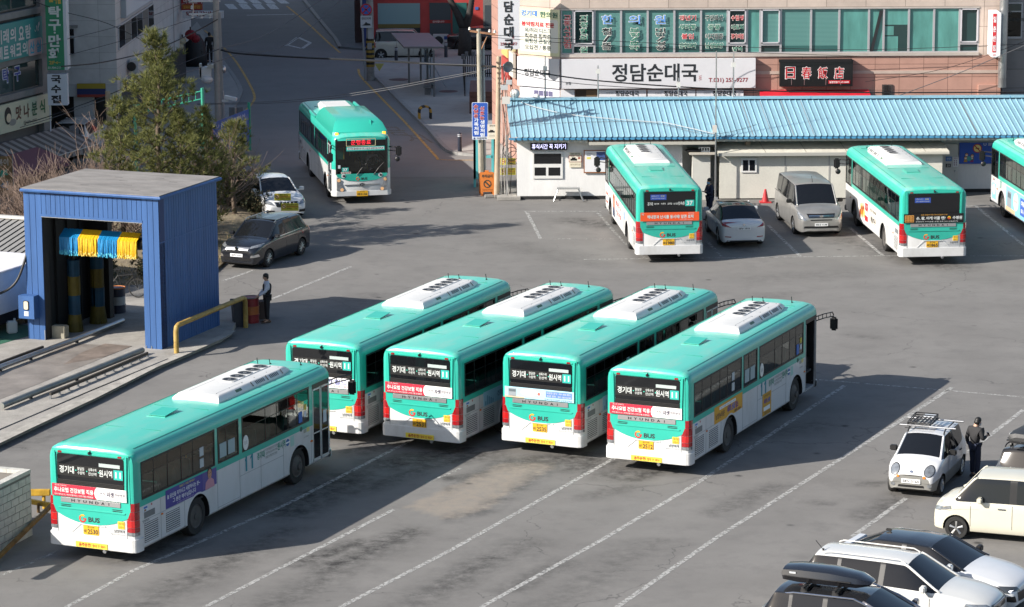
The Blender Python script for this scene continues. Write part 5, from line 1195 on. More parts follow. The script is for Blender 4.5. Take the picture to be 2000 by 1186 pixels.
for u, v, r in ((779, 160, .55), (876, 183, .5)): p = at(u, v); b.disc(frame((p.x, p.y, .121), (1, 0, 0), (0, 1, 0)), 0, 0, r, .004, mat('manhole_iron', (.05, .045, .04), .6), 20)
tag(b.build('manhole_cover'), 'dark round covers set in the pavement by the bus shelter', 'manhole') if False else tag(b.build('pavement_covers'), kind='structure')
# planted bed behind the wash
b = MB(); bed = [(-16.5, 111.5), (-11.2, 113.0), (-10.6, 118), (-10.1, 121.5), (-9.7, 127.5), (-10.6, 133), (-13.6, 139), (-17.5, 137), (-18.6, 126), (-18.5, 115)]
n = 10; cx, cy = -13.8, 124
vs = [(x, y, .10) for x, y in bed] + [(cx + (x-cx)*.7, cy + (y-cy)*.7, .34) for x, y in bed] + [(x, y, -.02) for x, y in bed]
b.add(vs, [(i, (i+1) % n, n+(i+1) % n, n+i) for i in range(n)] + [tuple(range(n, 2*n))] + [(2*n+i, 2*n+(i+1) % n, (i+1) % n, i) for i in range(n)], DIRT); tag(b.build('planting_bed'), kind='structure')
random.seed(3)
def tuft_field(name, N, pts_fn, m, h0, h1, w):
    b = MB()
    for _ in range(N):
        x, y, z = pts_fn(); a = random.uniform(0, 6.28); h = random.uniform(h0, h1)
        dx_, dy_ = math.cos(a)*w, math.sin(a)*w; lx, ly = random.gauss(0, h*.35), random.gauss(0, h*.35)
        b.add([(x-dx_, y-dy_, z), (x+dx_, y+dy_, z), (x+lx, y+ly, z+h)], [(0, 1, 2)], random.choice(m))
    return b.build(name)
DRYG = [mat('dry_grass', (.26, .20, .10), .9, var=.3, scale=5), mat('dry_grass_pale', (.34, .28, .16), .9), mat('low_green', (.07, .085, .03), .9)]
def bedpt():
    while True:
        x, y = random.uniform(-18.6, -9.6), random.uniform(111, 139)
        P = [Vector((a, c, 0)) for a, c in bed]
        if inpoly(x, y, P): return x, y, .12 + .2*min(1, max(0, 1-math.hypot((x-cx)/5, (y-cy)/14)))
tag(tuft_field('dry_grass', 16000, bedpt, DRYG, .05, .22, .02), 'dry tawny grass and leaf litter covering the planted bed', 'grass', kind='stuff')
# ------------------------------------------------------------------ blue bus wash
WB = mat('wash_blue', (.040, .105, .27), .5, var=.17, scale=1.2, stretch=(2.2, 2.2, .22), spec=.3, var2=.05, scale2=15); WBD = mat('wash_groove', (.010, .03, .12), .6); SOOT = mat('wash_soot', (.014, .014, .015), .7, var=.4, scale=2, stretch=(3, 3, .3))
WASH = R(-21.5); wt = thing('bus_wash', 'blue metal drive through bus wash with flat grey roof', 'bus wash', (-13.54, 101.15, 0), WASH)
W2, D, H = 2.28, 4.15, 5.12; LX = -2.72; LI = -2.05
def planks(b, fr, x0, x1, z0, z1, n, m, t=.02):
    w = (x1-x0)/n
    for k in range(n): b.rect(fr, x0+w*k+.008, z0, x0+w*(k+1)-.008, z1, t, m)
b = MB(); f = frame((0, -.01, 0), (1, 0, 0), Zup)
b.bx(LX, LI, 0, .35, 0, H, WBD); b.bx(1.66, W2, 0, .35, 0, H, WBD); b.bx(LI, 1.66, 0, .3, 4.32, H, WBD)
planks(b, f, LX, LI, .02, H, 3, WB); planks(b, f, 1.66, W2, .02, H, 3, WB); planks(b, f, LI, 1.66, 4.40, H-.05, 21, WB)
b.rect(f, LI-.02, 4.32, 1.68, 4.40, .035, WB); b.rect(f, LI-.02, 4.3, 1.68, 4.32, .03, GREYM)
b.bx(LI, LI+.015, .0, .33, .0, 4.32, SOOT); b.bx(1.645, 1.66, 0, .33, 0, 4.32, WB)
for x in (-2.07, 1.7, 1.9): b.bx(x-.01, x+.01, -.05, -.03, 0, .5 if x < 0 else .25, GREYM)
b.build('front_wall', wt)
b = MB(); b.bx(W2-.12, W2-.02, .35, D, 0, H, WBD); fr = frame((W2-.02, 0, 0), (0, 1, 0), Zup); planks(b, fr, .0, D, .02, 3.68, 24, WB, .02); planks(b, fr, .0, D, 3.69, H, 24, WB, .014); b.rect(fr, 0, 3.66, D, 3.70, .024, WB)
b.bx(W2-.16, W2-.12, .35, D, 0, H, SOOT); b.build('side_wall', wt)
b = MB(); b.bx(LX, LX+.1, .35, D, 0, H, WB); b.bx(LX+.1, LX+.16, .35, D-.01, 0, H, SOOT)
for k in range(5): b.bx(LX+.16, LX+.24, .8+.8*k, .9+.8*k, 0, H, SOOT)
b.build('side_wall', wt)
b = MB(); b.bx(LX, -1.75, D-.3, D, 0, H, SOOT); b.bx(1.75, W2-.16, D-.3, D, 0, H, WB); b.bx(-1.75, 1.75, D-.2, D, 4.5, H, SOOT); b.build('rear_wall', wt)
b = MB(); RF = mat('roof_felt', (.21, .20, .19), .9, var=.25, scale=.9, stretch=(1, 2.2, 1), var2=.1, scale2=25); b.bx(LX-.06, W2+.1, -.1, D+.1, H+.0, H+.10, WB); b.bx(LX-.03, W2+.06, -.07, D+.07, H+.10, H+.13, RF)
for q in ((-1.2, 1.1), (.2, 1.5), (.9, .7), (-.4, 2.3), (1.3, 2.6), (-.9, 2.9), (.5, 3.2)): b.bx(q[0], q[0]+.3, q[1], q[1]+.025, H+.13, H+.134, BLACK)
for k in range(4): b.bx(LX, W2, .85+.95*k, .86+.95*k, H+.13, H+.133, ink('#6e6a66'))
b.tube([(LX-.05, -.12, H+.05), (W2+.1, -.12, H+.05), (W2+.12, D+.1, H+.05)], .05, WB); b.build('roof', wt)
BRB, BRY = mat('brush_blue', (.008, .20, .46), .45, var=.35, scale=9, stretch=(6, 6, .5)), mat('brush_yellow', (.72, .43, .01), .5, var=.25, scale=9, stretch=(6, 6, .5))
TBL, TYL = mat('brush_tip_cyan', (.08, .45, .58), .6), mat('brush_tip_yellow', (.70, .55, .15), .6)
random.seed(5); b = MB(); b.cyl((-1.85, 1.0, 3.42), (1.25, 1.0, 3.42), .2, BLACK)
for s in range(4):
    m, tm = ((BRB, TBL), (BRY, TYL))[s % 2]
    for k in range(340):
        x = -1.8 + .715*s + .715*random.random(); r = .30 + random.random()*.08; a = random.uniform(-.3, 3.4)
        y1, zt = 1.0 - r*math.cos(a*.45), 3.42 + r*max(0, math.sin(a*.5))
        zb = 3.42 - random.uniform(.40, .47); w = .018; yy = 1.0 - r*random.uniform(.9, 1.02)
        b.add([(x-w, 1.0, 3.42+r*.95), (x+w, 1.0, 3.42+r*.95), (x+w, yy, 3.42+.12), (x-w, yy, 3.42+.12)], [(0, 1, 2, 3)], m)
        b.add([(x-w, yy, 3.54), (x+w, yy, 3.54), (x+w, yy+random.uniform(-.05, .05), zb), (x-w, yy, zb)], [(0, 1, 2, 3)], m)
        b.box((x, yy-.01, zb+random.uniform(0, .1)), (.03, .02, .045), tm)
b.build('roller_brush', wt)
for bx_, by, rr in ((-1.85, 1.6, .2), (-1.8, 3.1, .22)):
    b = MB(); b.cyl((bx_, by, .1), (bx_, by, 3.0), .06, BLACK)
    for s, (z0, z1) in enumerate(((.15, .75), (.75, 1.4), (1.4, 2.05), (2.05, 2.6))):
        m = (mat('brush_yellow_shaded', (.12, .09, .01), .7, var=.3), mat('brush_blue_shaded', (.004, .045, .09), .7, var=.3))[s % 2]  # bristle yellow and blue darkened, the shade inside the wash put into the colour
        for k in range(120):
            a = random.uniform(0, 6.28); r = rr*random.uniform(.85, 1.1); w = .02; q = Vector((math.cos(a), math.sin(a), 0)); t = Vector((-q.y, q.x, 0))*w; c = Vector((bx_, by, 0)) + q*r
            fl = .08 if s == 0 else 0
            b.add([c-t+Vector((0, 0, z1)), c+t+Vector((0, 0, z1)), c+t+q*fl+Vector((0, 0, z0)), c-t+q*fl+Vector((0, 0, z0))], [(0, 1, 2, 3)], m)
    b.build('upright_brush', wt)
b = MB(); b.bx(-2.86, -2.26, -.36, -.02, .9, 1.68, WB); b.build('control_box', wt, bevel=.012)
cbx = b; b = MB(); f = frame((0, -.362, 0), (1, 0, 0), Zup); b.rect(f, -2.66, 1.2, -2.46, 1.52, .02, BLACK, .05); b.rect(f, -2.64, 1.22, -2.48, 1.5, .025, mat('dial_cream', (.55, .52, .42), .4), .05); b.rect(f, -2.64, 1.0, -2.48, 1.16, .006, ink('#c9cdd2')); b.build('control_panel', wt)
b = MB(); b.box((-1.8, .5, .33), (.5, .3, .5), mat('dirty_cream', (.30, .28, .22), .8, var=.3)); b.build('pump_cover', wt, bevel=.02)
# wash apron with its rails
b = MB(); K = [at(*q) for q in ((-160, 935), (-40, 890), (60, 842), (180, 786), (300, 725), (352, 703), (432, 668), (452, 655))]
out = K + [Vector((-9.3, 107.5, 0)), Vector((-14, 109.3, 0)), Vector((-22, 106, 0)), Vector((-26, 92, 0))]
n = len(out); b.add([(p.x, p.y, .16) for p in out] + [(p.x, p.y, -.02) for p in out], [tuple(range(n))] + [(i, (i+1) % n, n+(i+1) % n, n+i) for i in range(n)], CONC)
o = b.build('wash_apron'); tag(o, kind='structure'); bm = bmesh.new(); bm.from_mesh(o.data); bmesh.ops.recalc_face_normals(bm, faces=bm.faces); bmesh.ops.triangulate(bm, faces=[f for f in bm.faces if len(f.verts) > 4]); bm.to_mesh(o.data); bm.free()
kb = mat('kerb_concrete', (.33, .315, .285), .9, var=.3, scale=2.2, bump=.6, bscale=9)
b = MB(); strip(b, sub(K, 4), .34, .166, kb); tag(b.build('apron_edge'), kind='structure')
b = MB(); b.poly([at(*q, .166) for q in ((-120, 830), (0, 780), (258, 676), (134, 671), (0, 735), (-120, 790))][::-1], mat('steel_plate_rusty', (.235, .212, .19), .6, .2, var=.35, scale=.8)); b.poly([at(*q, .170) for q in ((124, 712), (205, 697), (258, 676), (205, 671), (160, 688))], mat('plate_brown', (.19, .155, .13), .6, var=.3, scale=2)); tag(b.build('steel_plates'), kind='structure')
def at_z(pts, z): return [at(u, v, z) for u, v in pts]
for nm, lab, pts, z, r, m in (('guide_pipe', 'long grey steel guide pipe on the wash apron in front of the blue post', ((3, 793), (60, 770), (150, 735), (278, 684)), .30, .095, mat('pipe_steel', (.22, .23, .22), .5, .5, var=.2, scale=3)), ('guide_pipe', 'steel guide pipe with bright end running through the bus wash', ((-60, 745), (0, 717), (60, 695), (150, 662), (240, 626)), .30, .085, STEEL)):
    b = MB(); b.tube(at_z(pts, z), r, m, 10); P = at_z(pts, z); o = b.build(nm, smooth=40); tag(o, lab, 'guide pipe')
    c = MB()
    for i in range(1, len(P)-1): c.box((P[i].x, P[i].y, .2), (.1, .1, .16), DKTRIM)
    c.build('bracket', o)
for lab, pts in (('dark steel angle rail on feet along the wash apron', ((98, 770), (150, 748), (200, 727), (288, 690))), ('dark steel rail at the left post of the bus wash', ((-60, 735), (0, 709), (40, 694), (84, 678)))):
    P = at_z(pts, .30); b = MB()
    for i in range(len(P)-1):
        d = P[i+1]-P[i]; b.box(((P[i]+P[i+1])/2)[:], (d.length+.0, .07, .09), mat('rail_dark', (.05, .045, .04), .6, .3), rz=math.atan2(d.y, d.x))
    o = tag(b.build('guide_rail'), lab, 'guide rail'); c = MB()
    for i in range(12): q = P[0].lerp(P[-1], i/11); c.box((q.x, q.y, .21), (.06, .1, .1), GREYM)
    c.build('rail_foot', o)
b = MB(); strip(b, [at(*q, .165) for q in ((-60, 866), (0, 839), (180, 762), (328, 701))], .06, .171, BLACK); tag(b.build('drain_slot'), kind='structure')
b = MB(); PY = mat('barrier_yellow', (.34, .225, .055), .6, var=.35, scale=3, var2=.2, scale2=18)
p0, p1 = at(345, 699), at(480, 640); d = (p1-p0).normalized(); up = Vector((0, 0, 1)); h = 1.06
pts = [p0, p0+up*(h-.18), p0+up*(h-.05)+d*.05, p0+up*h+d*.2, p1+up*h-d*.2, p1+up*(h-.05)-d*.05, p1+up*(h-.18), p1]
b.tube(pts, .085, PY, 12); tag(b.build('pipe_barrier', smooth=40), 'yellow bent pipe barrier beside the blue bus wash', 'barrier')
# drums
def drum(label, loc, bands, rust=None):
    t = thing('steel_drum', label, 'drum', loc); b = MB(); r = .29; zs = [0, .29, .58, .87]
    for i, m in enumerate(bands): b.lathe([(r, zs[i]), (r, zs[i+1]-.03), (r+.015, zs[i+1]-.015), (r, zs[i+1])], m, 24)
    b.build('drum_body', t, smooth=40); b = MB(); b.lathe([(r+.02, .86), (r+.025, .885), (r, .89), (r-.02, .87), (.001, .865)], rust or mat('drum_lid', (.2, .19, .17), .7, var=.3, scale=5), 24); b.build('lid', t, smooth=40)
RD, OR_, NV, WHD = mat('drum_red', (.24, .018, .022), .45, var=.2), mat('drum_orange', (.45, .13, .03), .5, var=.2), mat('drum_navy', (.02, .026, .05), .5, var=.2), mat('drum_white', (.42, .42, .40), .5, var=.15)
q = at(490, 629); drum('red drum with an orange band beside the man in the waistcoat', (q.x, q.y, 0), (RD, OR_, RD))
q = at(468, 637); b = MB(); t = thing('waste_bin', 'dark blue plastic bin behind the yellow pipe barrier', 'bin', (q.x-.05, q.y, 0), .3); b.lathe([(.22, 0), (.28, .85), (.31, .86), (.31, .92), (.27, .92), (.2, .1)], mat('bin_navy', (.025, .03, .042), .5), 4, (0, 0, 0)); b.build('bin_shell', t)
q = at(508, 622); t = thing('carton', 'open brown carton standing beside the red drum', 'carton', (q.x, q.y, 0), .4); b = MB(); cb = mat('cardboard_dark', (.07, .045, .035), .8, var=.2); b.bx(-.2, .2, -.2, .2, 0, .62, cb); b.build('carton_body', t); b = MB(); b.box((-.24, 0, .66), (.02, .4, .2), cb, M=Matrix.Rotation(-.6, 3, 'Y')); b.box((.24, 0, .66), (.02, .4, .2), cb, M=Matrix.Rotation(.6, 3, 'Y')); b.build('flap', t)
q = at(197, 622); drum('red and orange drum behind the bus wash', (q.x-.1, q.y, 0.16), (RD, OR_, RD)); q = at(229, 620); drum('navy and white drum with rusty orange lid behind the bus wash', (q.x, q.y+.1, .16), (NV, WHD, NV), mat('rust_orange', (.45, .16, .05), .8, var=.3, scale=6))
# bicycle
q = at(240, 585); t = thing('bicycle', 'black bicycle leaning behind the drums beyond the bus wash', 'bicycle', (q.x, q.y+.4, 0.02), -.25)
b = MB()
for x in (-.52, .52):
    c = MB(); c.ring(frame((x, .015, .34), (1, 0, 0), Zup), 0, 0, .31, .345, 0, 360, .03, RUBBER, 24)
    for k in range(12): a = 2*math.pi*k/12; c.cyl((x, 0, .34), (x+.31*math.cos(a), 0, .34+.31*math.sin(a)), .003, STEEL, n=4)
    c.build('wheel', t)
for a, c in (((-.52, 0, .34), (-.05, 0, .3)), ((-.05, 0, .3), (-.2, 0, .78)), ((-.2, 0, .78), (-.52, 0, .34)), ((-.2, 0, .75), (.36, 0, .82)), ((-.05, 0, .3), (.36, 0, .74)), ((.34, 0, .9), (.52, 0, .34)), ((-.2, 0, .78), (-.22, 0, .95))): b.cyl(a, c, .022, BLACK, n=7)
b.build('bicycle_frame', t); b = MB(); b.box((-.22, 0, .97), (.26, .13, .05), BLACK); b.build('saddle', t, bevel=.02); b = MB(); b.cyl((.3, -.3, .98), (.3, .3, .98), .015, BLACK); b.cyl((.34, 0, .9), (.3, 0, .98), .016, BLACK); b.build('handlebar', t)
# white box van body left of the wash, low roof and walls
q = at(-5, 640); t = thing('service_trailer', 'white canvas topped trailer at the left edge beside the bus wash', 'trailer', (-17.75, 104.0, 0), R(66)); b = MB(); wc = mat('canvas_white', (.66, .66, .68), .6, var=.06)
b.bx(-2.4, 2.4, -1.15, 1.15, .85, 2.3, wc)
for k in range(40): b.box((-2.35+.12*k, -1.17, 2.26), (.06, .02, .08), wc)
b.build('canvas_cover', t, bevel=.04); b = MB(); b.bx(-2.3, 2.3, -1.0, 1.0, .45, .85, BLACK)
for x in (-1.4, 1.4):
    for y in (-1, 1): b.cyl((x, y*.8, .35), (x, y*1.05, .35), .35, RUBBER, n=16)
b.build('chassis', t)
b = MB(); p = [Vector((-16.9, 102.6, .3)), at(20, 645, 1.0), Vector((-16.35, 102.1, 1.9)), Vector((-15.9, 102.2, 2.6)), Vector((-15.75, 102.2, 3.4))]
b.tube(smooth_path([Vector((-17.6, 101.4, 1.7)), Vector((-16.9, 101.9, 1.75)), Vector((-16.4, 102.0, 2.1)), Vector((-16.1, 102.1, 2.8)), Vector((-15.95, 102.3, 3.4))]), .045, BLACK); tag(b.build('hose', smooth=True), 'thick black hose hanging beside the left post of the bus wash', 'hose')
q = at(24, 660); t = thing('jerrycan', 'translucent white jerrycan on the green floor at the left edge', 'jerrycan', (q.x, q.y, .16), .4); b = MB(); jc = mat('jerry_white', (.55, .6, .6), .4); b.bx(-.17, .17, -.13, .13, 0, .42, jc); b.build('can', t, bevel=.04); b = MB(); b.cyl((.1, 0, .42), (.1, 0, .5), .04, jc); b.build('cap', t)
b = MB(); b.poly([at(*q, .166) for q in ((-60, 690), (60, 655), (78, 640), (-10, 625), (-90, 650))][::-1], mat('green_floor', (.03, .12, .075), .7, var=.2)); tag(b.build('painted_floor'), kind='structure')
t = thing('lean_to', 'low lean-to with a grey ribbed sheet roof left of the bus wash', 'lean-to', (-20.5, 112, 0), R(-20)); b = MB(); sg = mat('sheet_grey', (.22, .22, .215), .6, var=.15)
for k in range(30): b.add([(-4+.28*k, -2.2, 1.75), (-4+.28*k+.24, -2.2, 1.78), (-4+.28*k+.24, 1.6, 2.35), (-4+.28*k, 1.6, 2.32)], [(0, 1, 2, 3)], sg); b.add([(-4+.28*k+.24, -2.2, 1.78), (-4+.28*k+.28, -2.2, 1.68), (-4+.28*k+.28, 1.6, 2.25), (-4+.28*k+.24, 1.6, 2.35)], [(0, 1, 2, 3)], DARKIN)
b.build('sheet_roof', t); b = MB(); b.bx(-4, 4.4, -1.9, 1.5, 0, 1.66, mat('wall_dull', (.30, .295, .28), .9, var=.2)); b.build('wall', t); b = MB(); b.bx(-4.1, 4.5, 1.55, 1.75, 2.36, 2.46, mat('ridge_pale', (.5, .5, .48), .6)); b.build('ridge_cap', t)
b = MB(); b.box((-19.4, 119.2, .45), (8, .25, .95), mat('wall_dull', (.30, .295, .28), .9, var=.2), rz=.25); b.box((-19.4, 119.2, .95), (8.1, .35, .08), CONC, rz=.25); tag(b.build('garden_wall'), 'low grey concrete wall behind the lean-to at the left edge', 'wall')
# concrete block wall bottom left
bw = mat('block_grey', (.48, .47, .435), .9, var=.16, scale=5, bump=.5, bscale=40); mo = mat('mortar', (.17, .16, .15), .95)
A_, B_ = at(-90, 1128), at(64, 1046); d = B_-A_; L_ = d.length; t = thing('block_wall', 'pale concrete block wall in the bottom left corner', 'wall', A_, math.atan2(d.y, d.x)); b = MB(); b.bx(0, L_, .012, .17, 0, 1.66, mo); b.bx(L_-.17, L_, .17, 2.4, 0, 1.66, mo)
for j in range(8):
    o_ = .2*(j % 2); x = -.4+o_
    while x < L_:
        b.bx(max(x, 0)+.010, min(x+.4, L_)-.010, 0, .03, .012+.2*j, .2*j+.192, bw) if min(x+.4, L_)-max(x, 0) > .03 else None; x += .4
    for k in range(6): b.bx(L_-.02, L_+.01, .03+.4*k+o_, .03+.4*k+.39+o_, .01+.2*j, .2*j+.198, bw)
b.build('block_course', t); b = MB()
for k in range(14): b.bx(L_-.4*k-.4+.006, L_-.4*k, -.01, .2, 1.66, 1.76, bw)
for k in range(6): b.bx(L_-.19, L_+.02, .2+.4*k, .59+.4*k, 1.66, 1.76, bw)
b.build('coping', t)
b = MB(); ry = mat('angle_iron_rust', (.22, .12, .035), .7, .2, var=.4, scale=4); p0, p1 = at(-20, 1105, .1), at(103, 985, .55); d = p1-p0; b.box(((p0+p1)/2)[:], (d.length, .09, .09), ry, rz=math.atan2(d.y, d.x), M=Matrix.Rotation(-math.asin(d.z/d.length), 3, 'Y')); tag(b.build('leaning_beam'), 'rusty yellow steel beam leaning beside the block wall', 'beam')
b = MB(); p0, p1 = at(62, 980, .5), at(115, 990, .5); d = p1-p0; b.box(((p0+p1)/2)[:], (1.2, .09, .12), mat('beam_yellow', (.50, .30, .03), .6, var=.3, scale=4), rz=math.atan2(d.y, d.x)); b.cyl(at(75, 1000, 0), at(75, 985, .5), .04, ry); tag(b.build('low_barrier'), 'short yellow steel barrier between the block wall and the nearest bus', 'barrier')
b = MB(); p0 = at(78, 962, .45); b.box(p0[:], (.55, .16, .16), mat('beam_yellow', (.50, .30, .03), .6), rz=0); b.cyl((p0.x+.1, p0.y, 0), (p0.x+.1, p0.y, .4), .05, ry); tag(b.build('stop_post', bevel=.03), 'yellow capped steel post end beside the nearest bus', 'post')
# ------------------------------------------------------------------ white office with blue sheet roof
OW = mat('office_white', (.72, .72, .71), .75, var=.09, scale=1.0, stretch=(1, 1, .3), var2=.03, scale2=14); PL = mat('plinth_black', (.02, .02, .021), .7); RB = mat('roof_blue', (.225, .405, .50), .42, var=.10, scale=.7, stretch=(1, .3, 1), var2=.06, scale2=9); RBD = mat('roof_blue_edge', (.07, .27, .46), .5, var=.2, scale=3)
ofc = thing('station_office', 'long low white office with pale blue ribbed sheet roof', 'office', (0, 130.77, 0), 0.)
b = MB(); b.bx(.24, 7.2, 0, 4.6, .14, 2.72, OW); b.bx(7.2, 34, 1.3, 4.6, .14, 2.72, OW); b.build('wall', ofc)
b = MB(); b.bx(.22, 7.22, -.02, 4.6, 0, .14, PL); b.bx(7.22, 34, 1.28, 4.6, 0, .14, PL); b.build('plinth', ofc)
b = MB(); ye, ze, yr_, zr = -.62, 2.72, 3.85, 3.70; x = -.22; sh = .22
while x < 34:
    for a, c, hz in ((0, .19, 0), (.19, .205, .035), (.205, .235, .035), (.235, .25, 0)):
        h0 = {0: 0, .19: 0, .205: .035, .235: .035}[a]; h1 = {.19: 0, .205: .035, .235: .035, .25: 0}[c]
        b.add([(x+a+sh, ye, ze+h0), (x+c+sh, ye, ze+h1), (x+c, yr_, zr+h1), (x+a, yr_, zr+h0)], [(0, 1, 2, 3)], RB)
    x += .25
b.build('roof', ofc)
b = MB(); b.bx(-.24, 34, yr_-.25, yr_+.2, zr+.03, zr+.10, RB); x = 0
while x < 34: b.bx(x, x+.012, yr_-.26, yr_+.2, zr+.03, zr+.105, RBD); x += 4.3
b.build('ridge_cap', ofc)
b = MB(); rj = mat('joint_rust', (.22, .13, .09), .8, var=.3)
for x in (9.9, 10.7, 11.6, 12.45, 19.3): b.add([(x+sh, ye-.01, ze+.038), (x+.018+sh, ye-.01, ze+.038), (x+.018, yr_-.3, zr-.03), (x, yr_-.3, zr-.03)], [(0, 1, 2, 3)], rj)
for x in (3.2, 7.4, 15.5): b.add([(x+sh, ye-.01, ze+.038), (x+.012+sh, ye-.01, ze+.038), (x+.012, yr_-.3, zr-.03), (x, yr_-.3, zr-.03)], [(0, 1, 2, 3)], RBD)
b.build('sheet_joint', ofc)
b = MB(); b.bx(-.1, 34, ye+.03, ye+.06, 2.62, 2.70, RBD); x = 0
while x < 34: b.bx(x+.02, x+.17, ye-.005, ye+.03, 2.60+.015*random.random(), 2.70, RBD); x += .25
b.build('eaves_board', ofc)
b = MB(); b.bx(.1, 34, ye+.1, -.02, 2.5, 2.6, mat('soffit', (.42, .42, .37), .8)); b.build('soffit', ofc)
def P131(u, v): q = atY(u, v, 130.75); return q.x, q.z
F = frame((0, -.02, 0), (1, 0, 0), Zup)
def wrect(b, u0, v0, u1, v1, t, m, rad=0, f=F): x0, z0 = P131(u0, v1); x1, z1 = P131(u1, v0); b.rect(f, x0, z0, x1, z1, t, m, rad); return (x0+x1)/2, (z0+z1)/2, x1-x0, z1-z0
b = MB(); wf = mat('upvc_white', (.70, .70, .68), .4)
wrect(b, 1040, 297, 1099, 349, .03, wf); win = b.build('window', ofc); b = MB(); fg = frame((0, -.052, 0), (1, 0, 0), Zup); wrect(b, 1043, 300, 1096, 320, .004, CARGLASS, 0, fg); wrect(b, 1044, 327, 1066, 343, .004, CARGLASS, 0, fg); wrect(b, 1071, 327, 1094, 343, .004, CARGLASS, 0, fg); b.build('pane', win)
def sign(name, label, cat, build, group=None):
    """build(MB) adds the board; its lettering MB is returned and becomes a part"""
    b, c = MB(), MB(); c.more = []; build(b, c); o = b.build(name); tag(o, label, cat, group)
    for m in [c] + c.more: m.v and m.build('lettering', o)
    return o
def FY(Y, lift=0.): return frame((0, Y-lift, 0), (1, 0, 0), Zup)
def rY(b, Y, u0, v0, u1, v1, t, m, rad=0.):
    p, q = atY(u0, v1, Y), atY(u1, v0, Y); b.rect(FY(Y), p.x, p.z, q.x, q.z, t, m, rad); return ((p.x+q.x)/2, (p.z+q.z)/2, q.x-p.x, q.z-p.z)
def tY(c, Y, s, u0, v0, u1, v1, m, bold=0., lift=.0):
    p, q = atY(u0, v1, Y), atY(u1, v0, Y); c.text(FY(Y, lift), s, (p.x+q.x)/2, (p.z+q.z)/2, q.x-p.x, q.z-p.z, m, .004, bold)
def board(name, label, cat, Y, u0, v0, u1, v1, m, texts, t=.06, extra=None, group=None):
    def bl(b, c):
        rY(b, Y, u0, v0, u1, v1, t, m)
        if extra: extra(b, Y - t - .002)
        for tx in texts: c.more.append(MB()); tY(c.more[-1], Y - t - .004, tx[0], *tx[1:5], tx[5], tx[6] if len(tx) > 6 else 0.)
    return sign(name, label, cat, bl, group)
board('led_sign', 'dark sign with glowing white Korean letters above the office window', 'sign', 130.72, 1036, 279, 1108, 293, ink('#15151c'), [('휴식시간 꼭 지키기', 1039, 281, 1105, 291.5, glow('led_white', '#d9d6ff', 1.1), .01)], .1)
def ban(b, Y, u, v, r): p = atY(u, v, Y); k = atY(u+r, v, Y).x - p.x; f = FY(Y); b.disc(f, p.x, p.z, k*.85, .003, ink('#e8d890')); b.ring(f, p.x, p.z, k*.8, k, 0, 360, .006, ink('#b03028'), 16); b.plate(frame((0, Y-.004, 0), (1, 0, 0), Zup), [(p.x-k*.7, p.z+k*.55), (p.x-k*.55, p.z+k*.7), (p.x+k*.7, p.z-k*.55), (p.x+k*.55, p.z-k*.7)], .003, ink('#b03028')); b.rect(f, p.x-k*.4, p.z-k*.12, p.x+k*.4, p.z+k*.12, .0045, ink('#6a6a50'))
board('notice_poster', 'cream poster with a car drawing and smoke under the dark glowing sign', 'poster', 130.74, 1112, 298, 1135, 327, ink('#d9d2bc'), [('공회전 제한지역', 1114, 299, 1133, 303, ink('#3c3a34'), .01), ('3분 이상 공회전 금지', 1114, 320, 1133, 323, ink('#8a7a60'))], .02, lambda b, Y: (rY(b, Y, 1111, 304, 1136, 317, .004, ink('#8a2f2a')), rY(b, Y-.004, 1112, 305, 1135, 316, .003, ink('#e2dccb')), rY(b, Y-.007, 1114, 310, 1127, 314, .003, BLACK), rY(b, Y-.007, 1117, 307.5, 1124, 310.5, .003, BLACK), rY(b, Y-.007, 1129, 307, 1133, 311, .003, ink('#9a5a4a'))))
board('notice_board', 'white notice board in a brown frame on the office wall', 'notice board', 130.73, 1140, 293, 1184, 338, mat('frame_brown', (.26, .10, .035), .5), [('근무시간 안내', 1147, 299, 1156, 301, ink('#4a4a4a')), ('운행 준수사항', 1162, 317, 1172, 319, ink('#4a4a4a'))], .04, lambda b, Y: (rY(b, Y, 1142, 295, 1182, 336, .004, ink('#dcdde0')), rY(b, Y-.004, 1165, 297, 1182, 313, .004, ink('#3f568c')), rY(b, Y-.004, 1146, 307, 1154, 311, .004, ink('#d8cf6a')), [rY(b, Y-.004, 1160, 316+5*k, 1174, 316.7+5*k, .003, ink('#b9bcc4')) for k in range(4)]))
b = MB(); p = atY(1148, 276, 130.2); b.bx(p.x, p.x+5.3, -.55, -.02, p.z-.06, p.z+.06, mat('gutter_brown', (.06, .05, .045), .6)); b.bx(p.x+.05, p.x+5.35, -.62, -.55, p.z-.16, p.z-.04, mat('gutter_cream', (.42, .41, .36), .6)); b.build('canopy', ofc)
b = MB(); p = atY(1350, 385, 131.2); b.bx(p.x, p.x+.75, -.35, 1.25, 0, 1.95, mat('cabinet_cream', (.52, .52, .48), .7, var=.06)); b.build('cabinet', ofc)
b = MB(); b.bx(p.x-.15, p.x+.95, -.6, 1.25, 1.95, 2.02, mat('ply_pale', (.45, .42, .36), .8)); b.build('cabinet_roof', ofc)
t = thing('cinder_block', 'white perforated block lying on the cabinet roof by the office door', 'block', (p.x+.5, 130.6, 2.02)); b = MB(); b.bx(-.24, .24, -.1, .1, 0, .05, OW); b.bx(-.24, .24, -.1, .1, .17, .2, OW)
for k in range(5): b.bx(-.24+.11*k, -.2+.11*k, -.1, .1, .05, .17, OW)
b.build('block_body', t)
b = MB(); b.ball((p.x+.05, 130.55, 2.08), .3, BLACK, 10, 6, (1.3, .6, .3)); tag(b.build('black_bag', smooth=True), 'crumpled black bag lying on the cabinet roof', 'bag')
